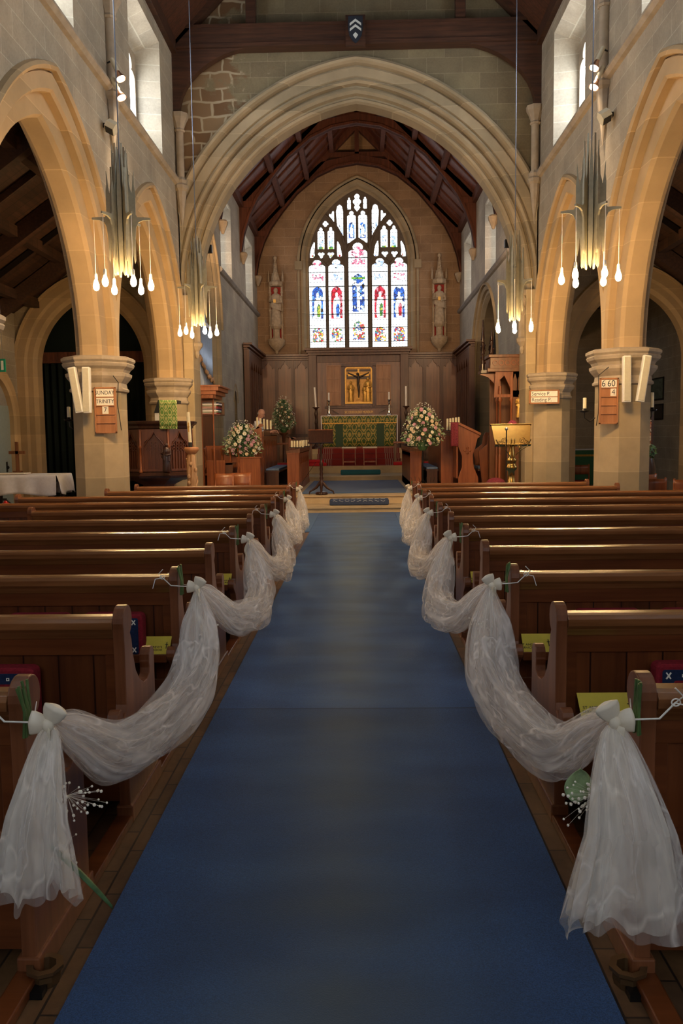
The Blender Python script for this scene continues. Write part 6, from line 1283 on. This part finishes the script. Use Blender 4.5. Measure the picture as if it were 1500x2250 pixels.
# communion rails, cushions, small chairs
def rail(x0, x1, lab):
    t = thing('communion_rail', lab, 'rail', ((x0+x1)/2, 25.2, .66)); MB().box((x0, 25.10, 1.33), (x1, 25.26, 1.39)).build('handrail', 'stall', t, .01)
    n = max(2, int(abs(x1-x0)/.62)+1)
    for i in range(n): x = x0+.06+(x1-x0-.12)*i/(n-1); MB().box((x-.04, 25.14, .66), (x+.04, 25.22, 1.33)).build('post', 'reredos_panel', t, .006)
    MB().box((x0, 25.15, .74), (x1, 25.21, .79)).build('bottom_rail', 'stall', t)
rail(-3.4, -1.45, 'wooden communion rail on the left of the altar steps'); rail(1.02, 3.4, 'wooden communion rail on the right of the altar steps')
for i, (a, b, z, lab) in enumerate(((-1.62, -1.02, .665, 'lower red kneeling cushion at the left end of the communion rail'), (-1.66, -1.10, .765, 'upper red kneeling cushion stacked at the left communion rail'), (1.02, 1.48, .665, 'red kneeling cushion at the right communion rail nearest the altar'), (1.95, 3.3, .665, 'long red kneeling cushion at the far right of the communion rail'), (-3.3, -1.75, .665, 'long red kneeling cushion at the far left of the communion rail'))):
    t = thing('kneeling_cushion', lab, 'cushion', ((a+b)/2, 25.03, z)); MB().box((a, 25.02, z), (b, 25.30, z+.10)).build('pad', flat('bright_red_cushion', (.50, .01, .02), .8), t, .03)
for x, lab in ((-.33, 'small plain wooden stool before the altar steps, left one'), (.31, 'small plain wooden stool before the altar steps, right one')):
    t = thing('low_stool', lab, 'stool', (x, 25.3, .66), group='pair of stools before the altar')
    for a in (-.19, .19):
        for b in (-.14, .14): MB().box((x+a-.015, 25.35+b-.015, .67), (x+a+.015, 25.35+b+.015, 1.17)).build('leg', 'stall', t)
    MB().box((x-.23, 25.18, 1.17), (x+.23, 25.52, 1.20)).build('top', 'stall', t); MB().box((x-.19, 25.19, .76), (x+.19, 25.22, .80)).build('stretcher', 'stall', t)
    c = MB().box((x-.22, 25.2, 1.20), (x+.22, 25.5, 1.235)).build('pale_pad', 'card', t)
# ---- reredos panelling
t = thing('reredos', 'dark carved oak panelling behind and beside the altar', 'panelling', (0, 28.7, .66)); YR = 28.72
def panel_bay(x0, x1, z0, z1, n, name='traceried_bay'):
    w = (x1-x0)/n; hol = []
    for i in range(n):
        c = x0+w*(i+.5); hw = w*.40; ztp = z1-.38
        hol.append([(c-hw, z0+1.0), (c-hw, ztp), (c-hw*.8, ztp+.06), (c-hw*.62, ztp+.02), (c-hw*.5, ztp+.12), (c-hw*.2, ztp+.17), (c, ztp+.28), (c+hw*.2, ztp+.17), (c+hw*.5, ztp+.12), (c+hw*.62, ztp+.02), (c+hw*.8, ztp+.06), (c+hw, ztp), (c+hw, z0+1.0)])
        hol.append([(c-hw, z0+.15), (c-hw, z0+.9), (c+hw, z0+.9), (c+hw, z0+.15)])
    mb = MB(); mb.plate([(x0, z0), (x1, z0), (x1, z1), (x0, z1)], hol, 'y', YR, YR+.06)
    for i in range(n+1): x = x0+w*i; mb.box((x-.03, YR-.03, z0), (x+.03, YR, z1))
    return mb.build(name, 'reredos', t)
panel_bay(-3.44, -1.72, .66, 4.28, 3); panel_bay(1.66, 3.44, .66, 4.28, 3); MB().box((-3.44, YR+.06, .66), (3.44, YR+.09, 4.3)).build('back_boards', 'reredos_panel', t)
mb = MB()
for a, b in ((-3.46, -1.72), (1.66, 3.46)): mb = MB(); mb.box((a, YR-.06, 4.20), (b, YR+.08, 4.26)); mb.box((a, YR-.12, 4.26), (b, YR+.08, 4.33)); mb.box((a, YR-.20, 4.33), (b, YR+.08, 4.40)); mb.build('cornice', 'reredos', t, .005)
for a in (-1.74, 1.42): MB().box((a, YR-.22, .66), (a+.28, YR, 4.4)).build('pilaster', 'reredos', t, .008)
mb = MB(); mb.box((-1.76, YR-.26, 4.34), (1.72, YR+.06, 4.42)); mb.box((-1.80, YR-.34, 4.42), (1.76, YR+.06, 4.50)); mb.box((-1.86, YR-.42, 4.50), (1.82, YR+.06, 4.58)); mb.box((-1.46, YR-.10, 4.10), (1.42, YR-.02, 4.34)); mb.build('central_cornice', 'reredos', t, .005)
mb = MB(); mb.box((-1.46, YR-.08, .66), (1.42, YR, 4.34)); mb.build('central_field', 'reredos_panel', t); 
mb = MB(); mb.box((-1.20, YR-.12, 2.52), (1.14, YR-.08, 2.60)); mb.box((-.62, YR-.14, 3.95), (.58, YR-.08, 4.06)); mb.box((-.58, YR-.14, 2.58), (-.50, YR-.08, 3.98)); mb.box((.46, YR-.14, 2.58), (.54, YR-.08, 3.98)); mb.build('inner_frame', 'reredos', t, .005)
mb = MB(); mb.prism([(-1.0, 2.50), (-.72, 2.36), (-.70, 2.27), (.66, 2.27), (.68, 2.36), (.96, 2.50)], 'y', YR-.2, YR-.08); mb.build('inscription_board', 'reredos_panel', t)
mb = MB(); text_mb(mb, 'SIC·DEUS·DILEXIT·MUNDUM', .125, lambda u, v, q: (-.02+u, YR-.203-q, 2.385+v), .002, sx=.62); mb.build('inscription', 'gold', t)
for sgn, a, b in ((-1, -1.13, -.63), (1, .59, 1.09)):
    mb = MB(); w = (b-a); hol = [[(a+.04+(w-.04)/2*i, 2.66+.45*j), (a+(w-.04)/2*(i+1), 2.66+.45*j), (a+(w-.04)/2*(i+1), 3.07+.45*j), (a+.04+(w-.04)/2*i, 3.07+.45*j)] for i in range(2) for j in range(3)]
    mb.plate([(a, 2.62), (b, 2.62), (b, 4.0), (a, 4.0)], hol, 'y', YR-.16, YR-.125); mb.box((a, YR-.125, 2.62), (b, YR-.11, 4.0)); mb.build('triptych_door', wood('pale_door_oak', (.24, .11, .05), (.38, .19, .09), 'z', .4) if sgn < 0 else bpy.data.materials['pale_door_oak'], t)
# side returns of the panelling
for sx, lab in ((-1, 'left'), (1, 'right')):
    tt = thing('side_panelling', 'dark oak panelling returning along the %s wall of the sanctuary' % lab, 'panelling', (sx*3.4, 26.8, .66)); a, b = sorted((sx*3.49, sx*3.40))
    hol = [[(25.2+.58*i, 1.0), (25.2+.58*i, 3.7), (25.2+.58*i+.22, 3.95), (25.2+.58*i+.44, 3.7), (25.2+.58*i+.44, 1.0)] for i in range(6)]
    mb = MB(); mb.plate([(25.0, .66), (28.7, .66), (28.7, 4.28), (25.0, 4.28)], hol, 'x', sx*3.36 if sx < 0 else 3.36, sx*3.42 if sx < 0 else 3.42); a, b = sorted((sx*3.42, sx*3.47)); mb.box((a, 25.0, .66), (b, 28.7, 4.3)); mb.build('panels', 'reredos', tt)
    mb = MB()
    for k, (o, z) in enumerate(((.05, 4.20), (.12, 4.27), (.20, 4.34))): a, b = sorted((sx*(3.40-o), sx*3.47)); mb.box((a, 24.96-o*.5, z), (b, 28.5, z+.06))
    a, b = sorted((sx*3.30, sx*3.47)); mb.box((a, 24.96, .66), (b, 25.08, 4.22)); mb.build('cornice', 'reredos', tt, .004)
# carved relief
t = thing('carved_relief', 'gilded carved relief of a cross and mourning figures above the altar', 'relief', (-.02, 28.55, 2.69)); rx0, rx1, rz0, rz1 = -.46, .42, 2.70, 3.90; yr = YR-.09
MB().box((rx0, yr-.01, rz0), (rx1, yr, rz1)).build('gold_ground', flat('aged_gold', (.60, .33, .08), .5, .2, .5, .2, 10), t)
for z0, z1 in ((3.52, 3.68), (3.78, 3.86)): MB().box((rx0+.03, yr-.015, z0), (rx1-.03, yr-.008, z1)).build('dark_band', 'bronze', t)
mb = MB(); rr = [(rx0, rz0), (rx1, rz0), (rx1, rz1-.06), (rx1-.06, rz1), (rx0+.06, rz1), (rx0, rz1-.06)]; mb.plate([(x+(-.03 if x < 0 else .03), z+(-.03 if z < 3.2 else .03)) for x, z in rr], [rr], 'y', yr-.06, yr); mb.build('frame', 'gold', t)
mb = MB(); mb.box((-.05, yr-.05, 2.85), (.01, yr-.02, 3.88)); mb.box((-.38, yr-.05, 3.62), (.34, yr-.02, 3.68)); mb.build('cross', 'gold', t)
mb = MB(); cx = -.02; mb.tube([(cx-.37, yr-.07, 3.74), (cx-.2, yr-.08, 3.66), (cx, yr-.09, 3.58), (cx+.2, yr-.08, 3.66), (cx+.36, yr-.07, 3.74)], [.018, .026, .035, .026, .018], 8); mb.tube([(cx, yr-.09, 3.62), (cx-.01, yr-.10, 3.50), (cx-.02, yr-.10, 3.35), (cx, yr-.10, 3.25), (cx+.01, yr-.10, 3.05), (cx, yr-.09, 2.88)], [.05, .085, .07, .075, .045, .025], 12, ell=(1, .6)); mb.ball((cx-.03, yr-.11, 3.69), .05, 10, 8); mb.build('crucified_figure', 'bronze', t)
for x, h, nm in ((-.29, .72, 'left mourner'), (.20, .62, 'kneeling'), (.30, .85, 'right')):
    figure3d(t, x, yr-.08, rz0+.04, h, 'gold', 'mourner', fat=.85, book=False)
mb = MB(); mb.box((rx0+.02, yr-.12, rz0-.02), (rx1-.02, yr, rz0+.04)); mb.build('plinth', 'gold', t)
# ---- statues on the east wall
def statue(x, lab):
    t = thing('wall_statue', lab, 'statue', (x, 28.7, 4.66), group='stone saints flanking the east window'); y = 28.72
    mb = MB(); mb.lathe((x, y, 0), [(.01, 4.42), (.06, 4.46), (.05, 4.52), (.10, 4.56), (.20, 4.66), (.27, 4.76), (.28, 4.82), (.30, 4.86), (.30, 4.93), (.1, 4.93)], 40, 1, .75, fn=lambda q, z: 1+.10*sin(9*q+z*20)*(1 if 4.5 < z < 4.8 else 0)); mb.build('bracket', 'statue', t)
    MB().box((x-.17, YC-.03, 4.93), (x+.17, YC-.01, 6.85)).build('red_backing', flat('red_niche_paint', (.35, .03, .02), .8), t)
    mb = MB()
    for s in (-1, 1): mb.box((x+s*.20-.03, YC-.12, 4.93), (x+s*.20+.03, YC-.01, 6.9)); [mb.box((x+s*.20-.045, YC-.14, z), (x+s*.20+.045, YC-.01, z+.04)) for z in (5.4, 5.9, 6.5)]; mb.lathe((x+s*.24, YC-.1, 0), [(.04, 6.9), (.035, 7.05), (.002, 7.3)], 6)
    mb.build('niche_shafts', 'statue', t)
    mb = MB(); mb.octo((x, YC-.14, 0), [(.20, 6.72), (.23, 6.76), (.21, 6.86), (.14, 6.93), (.12, 7.10), (.07, 7.20), (.06, 7.40), (.02, 7.66)]); [mb.ball((x+.17*(1-i/9)*cos(i*2.3), YC-.14-.12*abs(sin(i*2.3)), 6.78+.09*i), .035, 6, 5) for i in range(9)]; mb.ball((x, YC-.14, 7.68), .06, 8, 6, (1, .6, 1.3)); mb.build('crocketed_canopy', 'statue', t)
    mb = MB(); mb.octo((x, YC-.16, 0), [(.15, 4.93), (.15, 4.97), (.11, 5.0), (.11, 5.26), (.15, 5.30), (.18, 5.36), (.17, 5.44)]); mb.build('pedestal', 'statue', t)
    figure3d(t, x, YC-.16, 5.43, 1.25, 'statue', 'saint', fat=1.0)
    return t
statue(-2.84, 'carved stone saint in a canopied niche left of the east window'); statue(2.78, 'carved stone saint in a canopied niche right of the east window')
# ================================================================ FLOWERS
def arrangement(cx, cy, z0, w, h, nf, label, mats, vase=True, seed=1, top=0):
    rnd = random.Random(seed); t = thing('flower_arrangement', label, 'flowers', (cx, cy, z0))
    prof_ = lambda v: max(.0, min(1, .62+v*2.4))*(1-.25*max(0, v-.2))*sqrt(max(0, 1-(max(0, v-.18)/.84)**2))
    mb = MB()
    for _ in range(1500):
        v = rnd.random(); a = rnd.uniform(0, 2*pi); r = w/2*prof_(v)*rnd.random()**.45*1.12*(1+.22*sin(3*a+7*v+seed)); p = Vector((cx+r*cos(a), cy+r*sin(a)*.7, z0+h*v*.98)); d = Vector((rnd.gauss(0, 1), rnd.gauss(0, 1), rnd.gauss(.2, 1))).normalized(); b = d.orthogonal().normalized(); s = rnd.uniform(.02, .05); mb.add([p-d*s, p+b*s*.3, p+d*s, p-b*s*.3], [(0, 1, 2, 3)])
    mb.build('foliage', 'leaf', t); mb = MB()
    for _ in range(260):
        v = rnd.random(); a = rnd.uniform(pi, 2*pi); r = w/2*prof_(v)*rnd.uniform(.7, 1.4); p = Vector((cx+r*cos(a), cy+r*sin(a)*.7, z0+h*v)); d = Vector((cos(a), sin(a), rnd.uniform(-.6, .7))).normalized(); b = d.orthogonal().normalized(); s = rnd.uniform(.03, .06); mb.add([p-d*s, p+b*s*.35, p+d*s, p-b*s*.35], [(0, 1, 2, 3)])
    mb.build('pale_foliage', 'leaf_pale', t); mb = MB()
    for _ in range(230):
        v = rnd.random()**1.1; a = rnd.uniform(pi*.9, 2.1*pi); r = w/2*prof_(v)*rnd.uniform(.9, 1.35); mb.ball((cx+r*cos(a), cy+r*sin(a)*.7, z0+h*v*1.12), rnd.uniform(.006, .013), 5, 4)
    mb.build('small_blossom', 'petal_white', t)
    for i in range(nf):
        v = .04+.9*((i+.5)/nf); a = pi+pi*((i*.618034+.12*rnd.random()) % 1); r = w/2*prof_(v)*1.04; c = Vector((cx+r*cos(a), cy+r*sin(a)*.75, z0+h*v)); s = rnd.uniform(.036, .054)*(w/.75)
        d = Vector((cos(a)*.8, sin(a)-.5, .25)).normalized(); q = d.to_track_quat('Z', 'Y').to_matrix().to_4x4(); mb = MB(Matrix.Translation(c) @ q)
        for ring_, (n, rr, tilt) in enumerate(((9, 1.0, .25), (7, .72, .75), (5, .42, 1.15))):
            for k in range(n):
                b = 2*pi*k/n+ring_*.4; ux, uy = cos(b), sin(b); wd = s*rr*.42
                mb.grid(lambda u, v_: ((ux*(s*rr*v_*cos(tilt*.8))-uy*wd*(u-.5)*2*sin(pi*min(1, .15+.8*v_))), (uy*(s*rr*v_*cos(tilt*.8))+ux*wd*(u-.5)*2*sin(pi*min(1, .15+.8*v_))), s*.1*ring_+s*rr*v_*sin(tilt)*.8+.004*(u-.5)**2), 2, 3)
        mb.ball((0, 0, s*.22), s*.26, 8, 5); m_ = mats[i % len(mats)]; f = mb.build('flower', m_, t)
        if m_ == 'petal_cream' or m_ == 'petal_white': mbb = MB(Matrix.Translation(c) @ q); mbb.ball((0, 0, s*.34), s*.20, 8, 5); mbb.build('flower_centre', 'petal_mauve' if m_ == 'petal_cream' else 'yellow', f)
    if vase: MB().lathe((cx, cy, 0), [(.06, z0-.10), (.10, z0-.06), (.12, z0), (.10, z0+.08)], 14).build('bowl', 'leaf', t)
    return t
arrangement(-2.68, 18.72, 1.14, .74, .74, 42, 'large pink and white flower arrangement on the left stall front', ['petal_white', 'petal_cream', 'petal_mauve', 'petal_white', 'petal_pink'], seed=4)
arrangement(1.37, 17.95, 1.34, .74, .84, 42, 'large pink and cream flower arrangement on a black stand at the right', ['petal_cream', 'petal_pink', 'petal_white', 'petal_cream', 'petal_cream', 'petal_pink'], seed=9)
t = thing('flower_stand', 'thin black iron stand carrying the right flower arrangement', 'stand', (1.37, 17.95, LF)); MB().tube([(1.37, 17.95, .32), (1.37, 17.95, 1.30)], .013, 8).build('pole', 'iron', t)
for a in (.6, 2.7, 4.71): MB().tube([(1.37, 17.95, .62), (1.37+.12*cos(a), 17.95+.12*sin(a), .45), (1.37+.25*cos(a), 17.95+.25*sin(a), .32)], .008, 6).build('leg', 'iron', t)
mb = MB(); [mb.tube([(1.37+.2*cos(a), 17.95+.2*sin(a), .33), (1.37+.22*cos(a+.2), 17.95+.2*sin(a), .5), (1.37+.26*cos(a+.1), 17.95+.25*sin(a), .66)], .004, 4) for a in [i*1.05 for i in range(6)]]; mb.build('wire_scrolls', 'iron', t)
arrangement(-2.42, 26.2, 1.80, .62, .95, 16, 'small flower arrangement on a pedestal left of the altar', ['petal_cream', 'petal_white', 'petal_cream'], seed=12)
t = thing('flower_pedestal', 'slim dark pedestal under the small flowers left of the altar', 'pedestal', (-2.42, 26.2, .66)); MB().lathe((-2.42, 26.2, 0), [(.16, .66), (.16, .70), (.05, .76), (.04, 1.3), (.06, 1.6), (.14, 1.66), (.14, 1.70)], 14).build('stem', 'reredos', t)
# ================================================================ PERSON
def person():
    bx, by, bz = -2.63, 20.9, .50
    t = thing('person', 'bald man in glasses and a white shirt standing behind the left choir desk', 'person', (bx, by, bz))
    def skin(name, pts, edges, mat, root=0, sub=2):
        me = bpy.data.meshes.new(name); me.from_pydata([p[:3] for p in pts], edges, []); me.materials.append(M[mat]); o = bpy.data.objects.new(name, me); C.objects.link(o); o.parent = t
        o.modifiers.new('skin', 'SKIN'); sv = me.skin_vertices[0].data
        for i, p in enumerate(pts): sv[i].radius = (p[3], p[4] if len(p) > 4 else p[3]); sv[i].use_root = (i == root)
        m = o.modifiers.new('s', 'SUBSURF'); m.levels = m.render_levels = sub; o.modifiers['skin'].use_smooth_shade = True; return o
    # facing +x and a little towards the camera, head bowed forward
    P_ = [(0, 0, .94, .145, .12), (.01, 0, 1.10, .145, .11), (.03, 0, 1.28, .165, .115), (.05, 0, 1.42, .15, .10), (.085, -.01, 1.50, .06), (.115, -.01, 1.56, .058),
          (.05, .17, 1.42, .055), (.12, .22, 1.18, .045), (.34, .14, 1.16, .034), (.42, .10, 1.18, .028), (.05, -.17, 1.42, .055), (.12, -.22, 1.18, .045), (.34, -.14, 1.18, .034), (.42, -.11, 1.22, .028),
          (0, .09, .86, .09), (.01, .10, .48, .062), (0, .10, .08, .042), (.12, .11, .03, .04), (0, -.09, .86, .09), (.01, -.10, .48, .062), (0, -.10, .08, .042), (.12, -.11, .03, .04)]
    E = [(0,1),(1,2),(2,3),(3,4),(4,5),(3,6),(6,7),(7,8),(8,9),(3,10),(10,11),(11,12),(12,13),(0,14),(14,15),(15,16),(16,17),(0,18),(18,19),(19,20),(20,21)]
    # hands
    for w, s in ((9, 1), (13, -1)):
        b = P_[w]; i0 = len(P_); P_.append((b[0]+.05, b[1], b[2]+.01, .030, .018)); E.append((w, i0))
        for k, (oy, L) in enumerate(((-.028, .055), (-.010, .068), (.010, .064), (.028, .048))):
            i1 = len(P_); P_.append((b[0]+.09, b[1]+oy, b[2]+.012, .0095)); P_.append((b[0]+.09+L*.6, b[1]+oy, b[2]+.004, .0085)); P_.append((b[0]+.09+L*.85, b[1]+oy, b[2]-.022, .0075)); E += [(i0, i1), (i1, i1+1), (i1+1, i1+2)]
        i1 = len(P_); P_.append((b[0]+.055, b[1]-s*.040, b[2]+.005, .011)); P_.append((b[0]+.085, b[1]-s*.055, b[2]-.004, .009)); E += [(i0, i1), (i1, i1+1)]
    body = skin('body', P_, E, 'skin')
    H_ = Matrix.Translation((.135, -.012, 1.665)) @ Matrix.Rotation(R(-28), 4, 'Z') @ Matrix.Rotation(R(22), 4, 'Y')
    mb = MB(H_)
    def head(u, v):
        a = 2*pi*u; b = -pi/2+pi*v; z = sin(b)*.118; r = cos(b)**.85 if cos(b) > 0 else 0; k = max(0, -z/.118); jaw = 1-.32*k**1.3
        x = cos(a)*r*.098*(1-.12*k*(cos(a) < 0)); y = sin(a)*r*.076*jaw
        front = max(0, cos(a))**6
        x += front*(.020*math.exp(-((z+.015)/.018)**2) + .006*math.exp(-((z+.055)/.010)**2)+.004*math.exp(-((z-.03)/.012)**2)+.010*math.exp(-((z+.095)/.018)**2))
        x -= .010*math.exp(-((z-.008)/.014)**2)*math.exp(-((abs(sin(a))-.35)/.15)**2)*(cos(a) > 0); return (x, y, z)
    mb.grid(head, 40, 26); mb.ball((.112, 0, -.022), .013, 8, 6, (1, .8, 1.3))
    for s in (-1, 1): mb.ball((-.005, s*.078, -.01), .024, 10, 8, (.7, .35, 1.3))
    mb.tube([(-0.0, 0, -.06), (-.03, 0, -.14)], [.055, .058], 14)
    hd = mb.build('head', 'skin', t)
    mb = MB(H_)
    for s in (-1, 1): mb.tube([(.104+.004*cos(q), s*.032+.020*cos(q), .006+.016*sin(q)) for q in [i*pi/8 for i in range(17)]], .0018, 5); mb.tube([(.10, s*.052, .01), (.0, s*.080, .01)], .0018, 5)
    mb.tube([(.108, -.012, .008), (.108, .012, .008)], .0018, 5); mb.build('glasses', 'black', t)
    mb = MB(H_); [mb.grid(lambda u, v, s=s: (-.015-.085*sin(pi/2*u), s*.078*cos(pi/2*u)*1.02, -.035+.05*v), 10, 4) for s in (-1, 1)]; mb.build('hair', flat('grey_hair', (.45, .42, .40), .8), t, solid=.004)
    mb = MB(H_); mb.box((.094, -.020, -.062), (.105, .020, -.058)); mb.build('mouth', flat('lips', (.42, .16, .13), .5), t)
    S_ = [(0, 0, .92, .165, .14), (.01, 0, 1.10, .165, .13), (.03, 0, 1.28, .185, .135), (.05, 0, 1.425, .165, .115), (.075, -.005, 1.485, .075), (.05, .175, 1.425, .075), (.12, .225, 1.19, .062), (.20, .20, 1.175, .056), (.05, -.175, 1.425, .075), (.12, -.225, 1.19, .062), (.20, -.20, 1.185, .056)]
    skin('shirt', S_, [(0,1),(1,2),(2,3),(3,4),(3,5),(5,6),(6,7),(3,8),(8,9),(9,10)], 'shirt')
    T_ = [(0, 0, .92, .15, .125), (0, .09, .84, .10), (.01, .10, .48, .075), (0, .10, .07, .065), (0, -.09, .84, .10), (.01, -.10, .48, .075), (0, -.10, .07, .065)]
    skin('trousers', T_, [(0,1),(1,2),(2,3),(0,4),(4,5),(5,6)], 'trousers')
    t2 = MB(); [t2.ball((.06, s*.105, .035), .05, 10, 8, (2.2, .85, .75)) for s in (-1, 1)]; t2.build('shoes', 'black', t)
    for ch in t.children:      # these parts were laid out about the feet
        if ch.name.split('.')[0] in ('head', 'glasses', 'hair', 'mouth', 'shoes'):
            for v in ch.data.vertices: v.co += Vector((bx, by, bz))
    MB().box((-3.1, 20.3, LF), (-2.60, 22.4, bz)).build('floor_platform', 'reredos')['kind'] = 'structure'
person()
# ================================================================ tidy
for o in bpy.data.objects:
    if '_abs' in o: del o['_abs']
